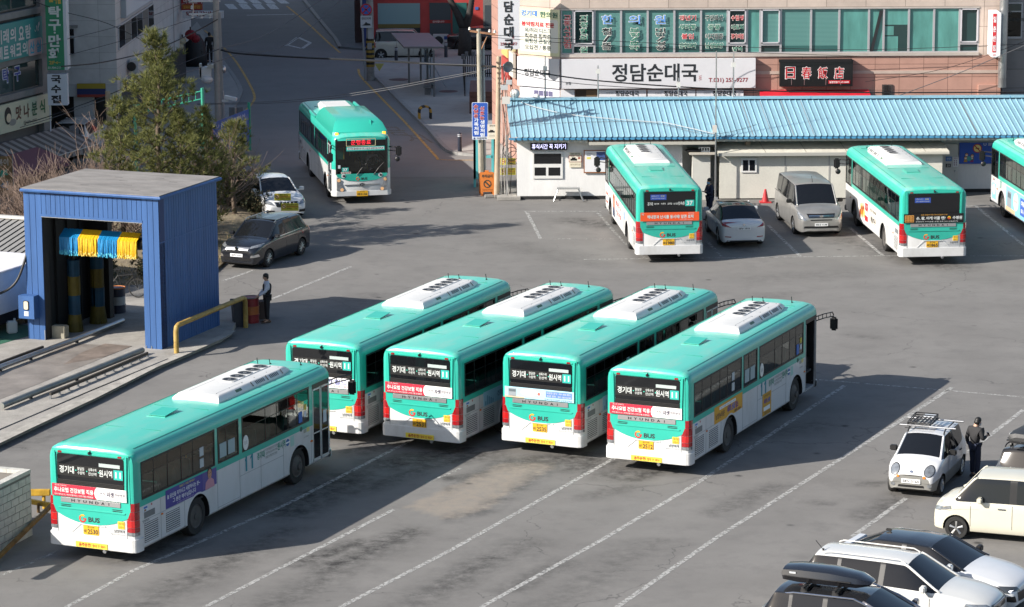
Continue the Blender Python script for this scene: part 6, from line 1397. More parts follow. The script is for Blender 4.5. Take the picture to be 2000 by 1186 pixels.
# container hut
CC = mat('hut_cream', (.58, .57, .51), .65, var=.08, scale=.7, var2=.05, scale2=12); hut = thing('container_hut', 'cream panelled hut with sloping roof behind the silver van', 'hut', (8.75, 130.45, 0))
b = MB(); b.bx(0, 9.35, 0, 1.55, .05, 2.0, CC)
for x in (2.75, 4.6, 6.4): b.bx(x-.03, x+.03, -.015, 0, .05, 1.95, mat('joint_strip', (.36, .36, .34), .6))
b.build('wall', hut); b = MB(); b.add([(-.12, -.25, 1.98), (9.6, -.25, 1.98), (9.3, 1.5, 2.42), (0, 1.5, 2.42), (-.12, -.25, 2.04), (9.6, -.25, 2.04), (9.3, 1.5, 2.48), (0, 1.5, 2.48)], [(4, 5, 6, 7), (0, 3, 2, 1), (0, 1, 5, 4), (1, 2, 6, 5), (2, 3, 7, 6), (3, 0, 4, 7)], mat('hut_roof', (.55, .53, .46), .6, var=.12, scale=1.2, var2=.08, scale2=8))
for x in (1.9, 3.6, 5.3, 7.0, 8.6): b.add([(x, -.255, 2.042), (x+.02, -.255, 2.042), (x-.28, 1.5, 2.484), (x-.3, 1.5, 2.484)], [(0, 1, 2, 3)], ink('#6a655a'))
b.build('roof', hut); b = MB(); b.bx(-.1, 5.6, -.36, -.25, 1.9, 2.02, mat('gutter_grey', (.36, .36, .33), .6)); b.bx(5.6, 9.6, -.3, -.25, 1.93, 2.0, mat('gutter_cream', (.42, .41, .36), .6)); b.build('gutter', hut)
b = MB(); p, q = atY(1447, 337, 130.43), atY(1478, 309, 130.43); f = frame((0, -.01, 0), (1, 0, 0), Zup); b.rect(f, p.x-8.75, p.z, q.x-8.75, q.z, .04, wf); w_ = b.build('window', hut); b = MB(); f2 = frame((0, -.055, 0), (1, 0, 0), Zup); m_ = (p.x+q.x)/2-8.75; b.rect(f2, p.x-8.75+.08, p.z+.08, m_-.03, q.z-.08, .004, CARGLASS); b.rect(f2, m_+.03, p.z+.08, q.x-8.75-.08, q.z-.08, .004, CARGLASS); b.build('pane', w_)
t = thing('roof_brick', 'brown brick lying on the cream hut roof', 'brick', (9.95, 130.95, 2.23), .2); b = MB(); b.bx(-.1, .1, -.08, .08, 0, .16, mat('brick_brown', (.25, .2, .16), .9)); b.bx(.1, .14, -.08, .08, .12, .16, mat('brick_brown', (.25, .2, .16), .9)); b.build('brick_body', t, bevel=.01)
t = thing('traffic_cone', 'red traffic cone by the hut wall behind the silver van', 'cone', (10.62, 129.7, 0)); b = MB(); cr = mat('cone_red', (.50, .03, .035), .5); b.lathe([(.15, .03), (.045, .55), (.03, .56)], cr, 16); b.build('cone_body', t, smooth=40); b = MB(); b.bx(-.24, .24, -.24, .24, 0, .04, cr); b.build('base', t)
# door and banner further right
b = MB(); p, q = atY(1838, 386, 131.9), atY(1871, 287, 131.9); b.box(((p.x+q.x)/2, 131.85, 1.05), (q.x-p.x, .05, 2.1), mat('door_grey', (.52, .52, .50), .5, var=.05), rz=.0); d_ = b.build('door', None); d_.parent = ofc; d_.location = (0, -130.77, 0); b = MB(); b.ball((q.x-.12, 131.78, .95), .04, STEEL, 8, 6); h_ = b.build('handle', d_)
board('safety_notice', 'small blue notice on the grey door beside the blue banner', 'notice', 131.8, 1847, 306, 1859, 315, ink('#3f6fae'), [('안전운전', 1849, 308, 1857, 313, ink('#e9eceb'))], .01); board('safety_notice', 'small black notice with pictograms on the grey door beside the blue banner', 'notice', 131.8, 1847, 320, 1857, 327, ink('#20222a'), [('금연', 1849, 321, 1855, 326, ink('#e9eceb'))], .01); board('safety_notice', 'white sheet of small pictures on the grey door beside the blue banner', 'notice', 131.8, 1861, 307, 1873, 326, ink('#d5d7da'), [('예방수칙', 1863, 308, 1871, 311, ink('#9a4a5a'))], .01, lambda b, Y: [rY(b, Y, 1863+4*i, 313+4*j, 1865+4*i, 315.5+4*j, .003, ink('#8a6a80')) for i in range(2) for j in range(3)])
def kids(b, Y, pts, s):
    f = FY(Y)
    for (u, v, c) in pts:
        p = atY(u, v, Y); k = s; b.plate(f, [(p.x-k*1.1, p.z-k*2.6), (p.x+k*1.1, p.z-k*2.6), (p.x+k*.7, p.z-k*.8), (p.x-k*.7, p.z-k*.8)], .003, ink(c)); b.disc(f, p.x, p.z, k, .005, ink('#1f2228')); b.disc(f, p.x, p.z-k*.2, k*.8, .007, ink('#d9a888')); b.rect(f, p.x-k*.5, p.z-k*.8, p.x+k*.5, p.z-k*.3, .009, ink('#e6e8ea'))
board('blue_banner', 'blue banner with masked children and no smoking sign behind the black banner bus', 'banner', 131.98, 1873, 278, 2010, 320, ink('#2a55b4'), [('U 문화', 1921, 279, 1946, 285, ink('#dfe4ee'), .01), ('금연구역', 1950, 279, 1990, 285, ink('#d9c560'), .01)], .03, lambda b, Y: (ban(b, Y, 1909, 290, 9), kids(b, Y, ((1886, 308, '#b08a3a'), (1898, 308, '#8a3a6a'), (1888, 302, '#4a9a9a'), (1899, 304, '#4a7a5a')), .075), b.disc(FY(Y), atY(1893, 310, Y).x, atY(1893, 310, Y).z, .1, .012, ink('#4aa0a0'))))
board('hut_notice', 'white notice on the cream hut wall behind the black banner bus', 'notice', 130.44, 1793, 311, 1804, 317, ink('#d9dadb'), [('안내문', 1795, 312, 1802, 316, ink('#7a7d82'))], .01)
# step stool
q = at(1110, 391); t = thing('work_bench', 'folding aluminium work platform in front of the white office', 'work platform', (q.x, q.y-.1, 0), 0.); b = MB(); b.bx(-.48, .48, -.17, .17, .5, .55, mat('alu_platform', (.42, .43, .43), .45, .6)); b.build('deck', t); 
for sx in (-1, 1):
    for sy in (-1, 1): b = MB(); b.cyl((sx*.42, sy*.13, .5), (sx*.62, sy*.22, 0), .028, STEEL); b.build('leg', t)
    b = MB(); b.cyl((sx*.57, -.2, .14), (sx*.57, .2, .14), .02, STEEL); b.build('rung', t)
# ------------------------------------------------------------------ stone faced block of shops, right
def tiles(name, c, c2, bw_, bh, off=.0, gap=.012, var=.1):
    if name in _M: return _M[name]
    m = mat(name, c, .55, var=var, scale=1.4); nt = m.node_tree; p = nt.nodes['Principled BSDF']; L = nt.links.new
    tc = nt.nodes.new('ShaderNodeTexCoord'); mp = nt.nodes.new('ShaderNodeMapping'); mp.inputs['Rotation'].default_value = (R(90), 0, 0)
    L(tc.outputs['Object'], mp.inputs[0]); br = nt.nodes.new('ShaderNodeTexBrick'); br.offset = off; br.inputs['Scale'].default_value = 1; br.inputs['Brick Width'].default_value = bw_; br.inputs['Row Height'].default_value = bh; br.inputs['Mortar Size'].default_value = gap
    br.inputs['Color1'].default_value = (1, 1, 1, 1); br.inputs['Color2'].default_value = (.88, .88, .88, 1); br.inputs['Mortar'].default_value = (.35, .33, .32, 1); L(mp.outputs[0], br.inputs['Vector'])
    mx = nt.nodes.new('ShaderNodeMix'); mx.data_type = 'RGBA'; mx.blend_type = 'MULTIPLY'; mx.inputs[0].default_value = 1
    src = p.inputs['Base Color'].links[0].from_socket; L(src, mx.inputs[6]); L(br.outputs['Color'], mx.inputs[7]); L(mx.outputs[2], p.inputs['Base Color']); return m
BEI = tiles('stone_beige', (.50, .41, .355), None, 1.75, .9); PINK = tiles('granite_pink', (.43, .25, .20), None, 1.08, .58); GTL = tiles('stone_grey', (.27, .255, .25), None, 1.1, .85)
shop = thing('shop_building', 'beige and pink stone shop building with a long band of green windows', 'building', (0, 139, 0)); Y = 139.
X0, X1 = atY(1095, 60, Y).x, atY(1955, 60, Y).x; zw0, zw1 = atY(1500, 108, Y).z, atY(1500, 17, Y).z; zp = atY(1500, 110, Y).z
b = MB(); b.bx(X0, X1, 0, 9, zw1, 10.5, BEI); b.bx(X0, X1, .25, 9, 4.95, zw1, DARKIN); x_ = atY(1912, 60, Y).x; b.bx(x_, X1, 0, .25, zp, zw1, BEI); b.build('upper_wall', shop)
b = MB(); b.bx(X0, X1, -.02, .25, 2.9, zp, PINK); b.bx(X0, X1, -.05, -.02, atY(1500, 145, Y).z, atY(1500, 139, Y).z, mat('stone_band', (.45, .36, .31), .6, var=.1)); b.bx(X0, 15.2, .0, .3, 0, 2.9, PINK); b.build('lower_wall', shop)
b = MB(); b.bx(X0, x_, -.1, .22, zp, zp+.14, mat('sill_stone', (.40, .36, .33), .6, var=.1)); b.bx(X0, x_, -.04, .1, zw1-.02, zw1+.05, mat('sill_stone', (.40, .36, .33), .6)); b.build('sill', shop)
def blinds(name, c, c2, sc, rough=.25):
    if name in _M: return _M[name]
    m = mat(name, c, rough, spec=.8); nt = m.node_tree; p = nt.nodes['Principled BSDF']; L = nt.links.new
    tc = nt.nodes.new('ShaderNodeTexCoord'); w = nt.nodes.new('ShaderNodeTexWave'); w.bands_direction = 'Z'; w.inputs['Scale'].default_value = sc; w.inputs['Distortion'].default_value = .3; L(tc.outputs['Object'], w.inputs['Vector'])
    x = nt.nodes.new('ShaderNodeMix'); x.data_type = 'RGBA'; x.inputs[6].default_value = (*c, 1); x.inputs[7].default_value = (*c2, 1); L(w.outputs['Fac'], x.inputs[0]); L(x.outputs[2], p.inputs['Base Color']); return m
GB = blinds('green_glass_blind', (.055, .165, .155), (.13, .28, .26), 5.5); GP = mat('green_glass_curtain', (.085, .25, .225), .2, var=.32, scale=.9, spec=.8, stretch=(1.5, 1, .4)); GD = mat('green_glass_dark', (.018, .045, .045), .1, spec=.8); FR = mat('window_alu', (.42, .41, .43), .45, .3)
us = [1096, 1119, 1161, 1213, 1265, 1317, 1369, 1421, 1459, 1485, 1525, 1584, 1639, 1697, 1726, 1775, 1824, 1874, 1912]; kinds = ['p', 'o', 'b', 'b', 'b', 'b', 'b', 'o', 'p', 'o', 'b', 'b', 'p', 'p', 'x', 'p', 'p', 'o']
for i, k in enumerate(kinds):
    xa, xb = atY(us[i], 60, Y).x, atY(us[i+1], 60, Y).x; f = frame((0, .12, 0), (1, 0, 0), Zup); b = MB(); t = .045
    for q in ((xa, zp+.14, xa+t, zw1), (xb-t, zp+.14, xb, zw1), (xa+t, zp+.14, xb-t, zp+.14+t), (xa+t, zw1-t, xb-t, zw1)): b.rect(f, *q, .12, FR)
    if k == 'o':
        zm = atY(1500, 87, Y).z; b.rect(f, xa+t, zm-.05, xb-t, zm+.05, .12, FR)
        for q in ((xa+t, zm+.05, xa+2.2*t, zw1-t), (xb-2.2*t, zm+.05, xb-t, zw1-t), (xa+t, zw1-2*t, xb-t, zw1-t), (xa+t, zm+.05, xb-t, zm+.05+t)): b.rect(f, *q, .16, mat('sash_pale', (.50, .49, .52), .4))
    w_ = b.build('window', shop); g = MB(); f = frame((0, .10, 0), (1, 0, 0), Zup)
    if k == 'o': g.rect(f, xa+t, zm, xb-t, zw1-t, .03, GD if i != 9 else GB); g.rect(f, xa+t, zp+.15, xb-t, zm, .03, GD)
    elif k == 'b': g.rect(f, xa+t, zp+.45, xb-t, zw1-t, .03, GB); g.rect(f, xa+t, zp+.15, xb-t, zp+.45, .03, mat('green_glass_mid', (.03, .10, .095), .15, spec=.8))
    elif k == 'x': g.rect(f, xa+t, zp+.15, xb-t, zw1-t, .03, GD); g.rect(f, xa+t, zp+.2, xa+.65, zp+.85, .04, GP); g.rect(f, xa+t, zp+.9, xa+.45, zp+1.3, .04, GP); g.rect(f, xa+t, zw1-.75, xb-t, zw1-t, .04, GP)
    else: g.rect(f, xa+t, zp+.15, xb-t, zw1-t, .03, GP)
    g.build('pane', w_)
b = MB(); q0 = atY(1697, 108, Y).x; b.plate(frame((0, .02, 0), (1, 0, 0), Zup), [(q0+.05, zp+.2), (q0+.18, zp+.2), (q0+.6, zw1-.1), (q0+.45, zw1-.1)], .03, DKTRIM); b.build('leaning_pole', shop)
# chamfered corner and street side
b = MB(); C0, C1 = Vector((X0, 139, 0)), Vector((atY(1013, 60, 140.3).x, 140.3, 0)); C2 = Vector((-.9, 149, 0))
b.poly([(C1.x, C1.y-139, 0), (C0.x, 0, 0), (C0.x, 0, 10.5), (C1.x, C1.y-139, 10.5)], BEI); b.poly([(C2.x, C2.y-139, 0), (C1.x, C1.y-139, 0), (C1.x, C1.y-139, 10.5), (C2.x, C2.y-139, 10.5)], PINK); b.poly([(C2.x, C2.y-139, 10.5), (C1.x, C1.y-139, 10.5), (C0.x, 0, 10.5), (C0.x, 9.9, 10.5)], BEI); b.poly([(C2.x, 10, 0), (C2.x, 10, 10.5), (X1, 10, 10.5), (X1, 10, 0)], BEI); b.build('corner_wall', shop)
CU = (C0-C1).normalized(); CN = CU.cross(Vector(Zup)); cf = lambda d: (C1 + CN*d, CU, Vector(Zup), CN); cl_ = (C0-C1).length
def cz(v): return atY(1055, v, 139.6).z
def cbd(b, c):
    b.rect(cf(.01), .02, cz(108), cl_-.02, cz(17), .05, ink('#cbc9a6')); b.rect(cf(.062), .12, cz(102), cl_-.1, cz(37), .004, ink('#cfcdc4'), .1)
    f = cf(.07); rows = (('봉약침치료 전문', 48, '#a8222e', .03), ('목/허리 디스크', 60, '#4a5a58', .01), ('척추관 협착증', 71, '#33413f', .01), ('퇴행성 관절염', 81, '#4a5f5a', .01), ('오십견 / 통풍', 93, '#33413f', .01))
    c.text(f, '경기대', cl_*.27, cz(27), cl_*.38, .26, ink('#3f78c4'), .004, .03); c.text(f, '한의원', cl_*.74, cz(28), cl_*.42, .26, ink('#2a5a4c'), .004, .03)
    for s, v, h, bo in rows: c.text(f, s, cl_*.48, cz(v), cl_*(.78 if bo > .02 else .62), .22, ink(h), .004, bo+.012)
sign('clinic_sign', 'pale yellow clinic sign with lines of Korean text at the corner of the shop building', 'sign', cbd)
def cb2(b, c):
    b.rect(cf(.012), 0, cz(170), cl_-.01, cz(113), .12, ink('#c4c5c9')); c.text(cf(.136), '정담순대국', cl_*.48, cz(142), cl_*.62, .32, ink('#25282c'), .004, .03)
sign('shop_sign', 'small white sign with black Korean brush lettering at the building corner', 'sign', cb2)
b = MB(); b.rect(cf(.012), .1, 2.2, cl_-.05, cz(172), .02, ink('#d8d9e4'))
for k in range(4): b.rect(cf(.034), .85+.26*k, cz(187), 1.08+.26*k, cz(177), .006, ink('#5a5878'))
tag(b.build('shopfront'), 'pale shopfront with a row of purple posters under the small white corner sign', 'shopfront')
board('shop_sign', 'long white sign with large black Korean brush lettering over the blue roof', 'sign', 138.95, 1096, 113, 1475, 172, mat('sign_white', (.62, .62, .65), .45, var=.03), [('정담순대국', 1195, 124, 1363, 160, ink('#22262b'), .02), ('본점', 1105, 160, 1115, 166, ink('#34383c'), .01), ('T.031) 255-9277', 1384, 152, 1461, 163, ink('#8c2a33'), .015), ('순대국', 1365, 147, 1370, 158, ink('#b03a3a'))], .3, lambda b, Y: (rY(b, Y+.001, 1094.5, 112, 1096, 172, .01, DKTRIM)))
random.seed(2)
for k, (u0, u1) in enumerate(((1170, 1262), (1265, 1358), (1360, 1452))):
    board('window_sign', ('small white sign with black brush lettering, leftmost of three under the long white sign', 'small white sign with black brush lettering, middle of three under the long white sign', 'small white sign with black brush lettering, rightmost of three under the long white sign')[k], 'sign', 138.9, u0, 175, u1, 192, ink('#d9dade'), [('정담순대국', u0+32, 177, u0+78, 188, ink('#25282c'), .03), ('정성을 담은', u0+14, 180, u0+28, 184, ink('#8a8d92'))], .06, None, 'row of small white signs')
b = MB(); rY(b, 138.92, 1095, 175, 1122, 196, .04, ink('#d9dade')); rY(b, 138.93, 1124, 175, 1168, 198, .02, ink('#3a2c22')); rY(b, 138.9, 1145, 176, 1166, 198, .02, ink('#6a543c')); o = tag(b.build('shop_doorway'), 'shop doorway with brown door under the long white sign', 'doorway'); c = MB(); tY(c, 138.85, '정', 1104, 192, 1117, 200, ink('#25282c'), .03); c.build('lettering', o)
def cn(b, c):
    rY(b, 138.95, 1521, 115, 1664, 167, .45, mat('sign_black', (.012, .012, .013), .3)); rY(b, 138.499, 1521, 115, 1664, 122, .02, ink('#101013'))
    Yf = 138.495
    for i, s in enumerate('日春飯店'):
        u = 1534 + 31.7*i
        tY(c, Yf, s, u-1, 130, u+20, 155, ink('#e6e2e0'), .045); tY(c, Yf-.008, s, u+.3, 131, u+18.7, 153.7, ink('#b51f28'), .008)
    rY(b, 138.49, 1618, 157, 1660, 163.5, .02, ink('#b51f2c')); tY(c, 138.465, '일춘반점 T.241-0689', 1620, 158.5, 1658, 162.5, ink('#ebe7e6'), .02)
    for u in (1546, 1571, 1613, 1642): p, q = atY(u, 166, 138.4), atY(u, 154, 138.1); b.cyl(p, q, .012, GREYM, n=5)
sign('restaurant_sign', 'black box sign with four red Chinese characters outlined in white', 'sign', cn)
b = MB(); p, q = atY(1484, 192, 138.2), atY(1697, 175, 138.9); ra = mat('awning_red', (.50, .015, .03), .55, var=.1, scale=2); b.add([(p.x, 138.0, p.z-.05), (q.x+.05, 138.0, p.z-.05), (q.x, 139, q.z), (p.x+.05, 139, q.z), (p.x, 138.0, p.z-.3), (q.x+.05, 138.0, p.z-.3)], [(0, 1, 2, 3), (4, 5, 1, 0), (0, 3, 4), (1, 5, 2)], ra); tag(b.build('awning'), 'red fabric awning under the black restaurant sign', 'awning')
b = MB(); rY(b, 139.05, 1722, 165, 1908, 200, .02, mat('shutter_dark', (.055, .05, .05), .6, var=.2)); b.build('roller_shutter', None).parent = shop; bpy.data.objects['roller_shutter'].location = (0, -139, 0)
b = MB()
for u in (1722, 1733): rY(b, 138.98, u, 165, u+10, 200, .05, ink('#4a4240'))
for k in range(9): rY(b, 138.9, 1723, 167+3*k, 1737, 168+3*k, .02, BLACK)
o = b.build('vent_louvre'); o.parent = shop; o.location = (0, -139, 0)
b = MB(); rY(b, 138.98, 1909, 165, 1953, 200, .2, PINK); o = b.build('pier', None); o.parent = shop; o.location = (0, -139, 0)
def wtext(b, s, u, v0, ch, step, col, out='#e9e6e0', w=None):
    for i, c in enumerate(s):
        v = v0 + step*i; hh = ch; ww = w or ch
        if c == '/': ww = ww*.9
        tY(b, 138.99, c, u-ww/2-.8, v-.8, u+ww/2+.8, v+hh+.8, ink(out), .045); tY(b, 138.98, c, u-ww/2, v, u+ww/2, v+hh, ink(col), .012)
def wl(fn):
    b = MB(); fn(b); o = b.build('window_lettering'); o.parent = shop; o.location = (0, -139, 0)
wl(lambda b: wtext(b, '교통사고보험', 1108, 30, 9.5, 11, '#c8323c', w=15)); wl(lambda b: wtext(b, '지정한의', 1140, 30, 11, 12.8, '#2f7a62', w=15)); wl(lambda b: wtext(b, '원', 1140, 92, 11, 12, '#2f7a62', w=15))
for c, u in zip('한의원', (1186, 1239, 1289)): wl(lambda b: wtext(b, c, u, 30, 17, 1, '#5f95d8', w=22))
wl(lambda b: wtext(b, '침/뜸', 1185, 55, 13, 14.5, '#23282a', w=18)); wl(lambda b: wtext(b, '보험/보약', 1239, 55, 7.5, 8.8, '#2f7a62', w=18)); wl(lambda b: wtext(b, '비만/성장', 1290, 55, 7.5, 8.8, '#23282a', w=18))
for u, W_, L_ in ((1343, 33, (('갱년기', '#c8323c'), ('생리통', '#2f7a62'), ('불임', '#c8323c'), ('산후보약', '#2f7a62'))), (1395, 34, (('구안와사', '#23282a'), ('중풍', '#2f7a62'), ('어지럼증', '#23282a'), ('남성보양', '#2f7a62'))), (1440, 24, (('수험생', '#c8323c'), ('아토피', '#2f7a62'), ('경기/비염', '#c8323c')))):
    for j, (s, c) in enumerate(L_):
        v = 30 + 18*j; w_ = W_*(.7 if len(s) < 3 else 1)
        wl(lambda b: (tY(b, 138.99, s, u-w_/2-.8, v-.8, u+w_/2+.8, v+10.8, ink('#e9e6e0'), .045), tY(b, 138.98, s, u-w_/2, v, u+w_/2, v+10, ink(c), .012)))
wl(lambda b: (tY(b, 138.99, '면역', 1430, 90, 1450, 101, ink('#e9e6e0'), .045), tY(b, 138.98, '면역', 1431, 91, 1449, 100, ink('#2f7a62'), .012)))
def vs(b, c):
    rY(b, 138.2, 973, -40, 1015, 95, .3, mat('sign_white', (.62, .62, .65), .45)); 
    for i, s in enumerate('정담순대국'): tY(c, 137.89, s, 984, -23+25*i, 1003, -1+25*i, ink('#25282c'), .035)
    tY(c, 137.89, '255-9277', 977, 83, 1010, 89, ink('#8c2a33'), .02); tY(c, 137.89, '국', 1000, 70, 1004, 77, ink('#b03a3a'))
sign('hanging_sign', 'tall white hanging sign with black brush lettering above the utility poles', 'sign', vs)
def vs2(b, c):
    p = atY(1932, 112, 138.3); z0, z1 = atY(1932, 108, 138.3).z, atY(1932, 22, 138.3).z; x = p.x
    b.bx(x, x+.36, 137.5, 138.9, z0, z1, ink('#e4e4e6')); f = frame((x-.002, 138.9, 0), Vector((.06, -1, 0)), Zup); f = frame((x-.004, 138.9, 0), (0, -1, 0), Zup)
    fr = FY(137.498); b.rect(fr, x-.0, z0+.22, x+.17, z1-.03, .006, ink('#c93238'))
    for i, s in enumerate('일춘반점'): c.text(FY(137.49), s, x+.085, z1-.28-.42*i, .13, .26, ink('#efeaea'), .004, .03)
    c.text(FY(137.49), '241-0689', x+.085, z0+.11, .14, .07, ink('#c93238'))
sign('hanging_sign', 'slim red and white hanging sign beside the silver duct', 'sign', vs2)
b = MB(); p = atY(1957, 170, 138.7); b.lathe([(.2, p.z)] + [(.19 + .012*(k % 2), p.z+.4+.06*k) for k in range(75)] + [(.2, p.z+5)], mat('duct_silver', (.45, .46, .47), .3, .85, var=.1), 14, (p.x-.02, 138.6, 0)); tag(b.build('ventilation_duct', smooth=40), 'ribbed silver duct running up the building at the right', 'duct')
t = thing('grey_building', 'grey tiled building at the right edge beyond the silver duct', 'building', (0, 140, 0)); b = MB(); x0 = atY(1960, 60, 140).x; b.bx(x0, x0+12, .1, 8, 0, 10, GTL); b.build('wall', t); b = MB(); f = frame((0, .09, 0), (1, 0, 0), Zup); p, q = atY(1963, 76, 140), atY(1998, 5, 140); b.rect(f, p.x, p.z, q.x, q.z, .06, FR); w_ = b.build('window', t); b = MB(); f2 = frame((0, .02, 0), (1, 0, 0), Zup); m_ = atY(1980, 24, 140).z; b.rect(f2, p.x+.06, p.z+.1, q.x-.06, m_, .01, mat('window_film', (.30, .36, .42), .3)); b.rect(f2, p.x+.06, m_+.06, q.x-.06, q.z-.06, .01, GD); b.build('pane', w_); b = MB(); fz = frame((0, .008, 0), (1, 0, 0), Zup)
b.text(fz, '운', p.x+.2, p.z+1.15, .16, .18, ink('#23282a'), .004, .02); b.text(fz, '피부관리', p.x+.45, p.z+.85, .75, .16, ink('#23282a'), .004, .02); b.build('lettering', w_); b = MB(); b.bx(x0, x0+12, -.1, .1, 2.2, 3.0, mat('shutter_dark', (.055, .05, .05), .6)); b.build('shopfront', t)
b = MB(); O_ = (C1+C2)/2; SU = (C1-C2).normalized(); sf = (C2 + SU.cross(Vector(Zup))*.1, SU, Vector(Zup), SU.cross(Vector(Zup))); SL = (C1-C2).length
for q0, q1, z0_, z1_, c in ((SL-1.6, SL-.3, 5.1, 7.4, '#cfc79a'), (SL-1.6, SL-.3, 3.9, 5.0, '#c9c6bc'), (SL-4, SL-2, 4.6, 7, '#c8b070'), (SL-4, SL-2, 3.4, 4.5, '#a84a44')): b.rect(sf, q0, z0_, q1, z1_, .12, ink(c))
tag(b.build('street_side_signs'), 'yellow and red sign panels on the street side of the beige shop building', 'sign')
# ------------------------------------------------------------------ left side of the street
U1 = Vector((.35, .937, 0)).normalized(); N1 = U1.cross(Vector(Zup)); O1 = Vector((-20.95, 141.1, 0)); b1f = lambda d: (O1 + N1*d, U1, Vector(Zup), N1)
def s1(u): # distance along the facade where image column u meets it
    d = ray(u, 200); # intersect in plan
    A = O1; den = U1.x*d.y - U1.y*d.x; return (A.y*d.x - A.x*d.y)/den
def z1(u, v): s = s1(u); p = O1 + U1*s; return atY(u, v, p.y).z
t = thing('corner_building', 'dark tiled building with Korean signs at the left edge', 'building', (0, 0, 0)); W1 = mat('facade_dark', (.12, .12, .118), .7, var=.2, scale=1); b = MB()
f = b1f(-.25); Lb = 25.5; HB_ = 13.6
vsq = [O1 + N1*-.25, O1 + N1*-.25 - U1*Lb, O1 - N1*14 - U1*Lb, O1 - N1*14]
b.add([(p.x, p.y, 0) for p in vsq] + [(p.x, p.y, HB_) for p in vsq], [(4, 5, 6, 7), (0, 1, 5, 4), (1, 2, 6, 5), (2, 3, 7, 6), (3, 0, 4, 7)], W1); b.build('wall', t)
zs = [z1(40, v) for v in (-40, 24, 38, 108, 128, 175, 190, 255)]
b = MB()
for z in (z1(40, 28), z1(40, 118), z1(40, 185)): b.rect(b1f(-.24), -Lb, z-.14, -.05, z+.14, .3, mat('ledge_grey', (.21, .205, .2), .8, var=.15))
b.rect(b1f(-.24), -.5, 0, 0, HB_, .3, mat('ledge_grey', (.21, .205, .2), .8)); b.build('ledge', t)
for zz0, zz1, nm in ((z1(40, 25)+.14, z1(40, 25)+1.9, 'a'), (z1(40, 185)+.14, z1(40, 118)-.14, 'b')):
    for k in range(4):
        b = MB(); b.rect(b1f(-.23), -.5-2.3*(k+1), zz0, -.5-2.3*k, zz1, .1, mat('frame_dim', (.10, .105, .105), .5)); w_ = b.build('window', t); b = MB(); b.rect(b1f(-.125), -.5-2.3*(k+1)+.06, zz0+.06, -.5-2.3*k-.06, zz1-.06, .004, mat('dim_glass', (.03, .055, .055), .08, spec=.8)); b.build('pane', w_)
b = MB()
for i, c in enumerate('탁구'):
    b.text(b1f(-.11), c, s1(17+23*i), z1(17+23*i, 148-4*i), .62, .72, ink('#c5cad6'), .004, .06); b.text(b1f(-.10), c, s1(17+23*i), z1(17+23*i, 148-4*i), .52, .62, ink('#2c3f92'), .004, .02)
b.build('window_lettering', t)
def sg1(b, c):
    zt, zb = z1(40, 40), z1(40, 112); b.rect(b1f(.0), -6.5, zb, s1(81), zt, .18, ink('#3c8886')); f = b1f(.19); w = ink('#c9c6c4'); s0 = s1(80)
    for i, ch in enumerate('음악인의미래의요람'): 
        q = s0 - 1.28 - .62*(8-i) - (.12 if i < 7 else 0); c.text(f, ch, q, zt-.55, .5, .62, w, .004, .03)
    for i, ch in enumerate('아티스트네트워크의'): c.text(f, ch, s0 - 1.62 - .56*(8-i), zt-1.25, .46, .56, w, .004, .03)
    b.rect(b1f(.182), s0-1.3, zt-1.66, s0-.06, zt-.92, .006, ink('#c9a9a6'), .12)
    for i, ch in enumerate('산실'): c.text(f, ch, s0-.98+.6*i, zt-1.29, .46, .54, ink('#3f9cb8'), .004, .03)
    for a, r in ((50, .3), (90, .42), (130, .3), (65, .6)): p = R(a); c.plate(f, [(s0-.5+.14*math.cos(p), zt-.75+.14*math.sin(p)), (s0-.5+(r-.08)*math.cos(p-.15), zt-.75+(r-.08)*math.sin(p-.15)), (s0-.5+r*math.cos(p), zt-.75+r*math.sin(p)), (s0-.5+(r-.08)*math.cos(p+.15), zt-.75+(r-.08)*math.sin(p+.15))], .004, w)
sign('shop_sign', 'wide teal sign with pale Korean lettering on the dark building at the left', 'sign', sg1)
def sg2(b, c):
    zt, zb = z1(40, 195), z1(40, 250); b.rect(b1f(.0), -6.5, zb, s1(94), zt, .15, mat('sign_cream', (.55, .55, .40), .5)); f = b1f(.16); s0 = s1(92)
    for i, (ch, h) in enumerate(zip('맛나분식', ('#5a3a2c', '#5a3a2c', '#2a5a3a', '#2a6a40'))): c.text(f, ch, s0-2.9+.72*i, (zt+zb)/2+.12, .5, .62, ink(h), .004, .03)
    c.text(f, '☎ 271-1977', s0-1.9, zb+.22, 1.2, .2, ink('#2c2c2c')); c.disc(f, s0-3.85, (zt+zb)/2+.1, .3, .004, ink('#1c2020'), sy=1.3); c.disc(b1f(.166), s0-3.8, (zt+zb)/2, .2, .004, ink('#d8c8a8')); c.disc(f, s0-3.45, zb+.4, .3, .006, ink('#8a8a84'), sy=.5)
sign('snack_bar_sign', 'cream sign with brown and green Korean lettering above the striped awning', 'sign', sg2)
t = thing('striped_awning', 'brown striped awning over the shop at the left edge', 'awning'); b = MB(); za, zb_ = z1(60, 262), z1(60, 262)-.75; sA, sB = s1(-120), s1(118)
for k in range(34):
    q0, q1 = sA+(sB-sA)*k/34, sA+(sB-sA)*(k+1)/34; m = mat('awning_brown', (.11, .09, .08), .7) if k % 2 else mat('awning_tan', (.32, .28, .255), .7); O, U, V, N = b1f(0)
    b.add([O+U*q0+V*za+N*.1, O+U*q1+V*za+N*.1, O+U*q1+V*zb_+N*1.9, O+U*q0+V*zb_+N*1.9], [(0, 3, 2, 1)], m); b.add([O+U*q0+V*zb_+N*1.9, O+U*q1+V*zb_+N*1.9, O+U*q1+V*(zb_-.22)+N*1.92, O+U*q0+V*(zb_-.22)+N*1.92], [(0, 3, 2, 1)], m)
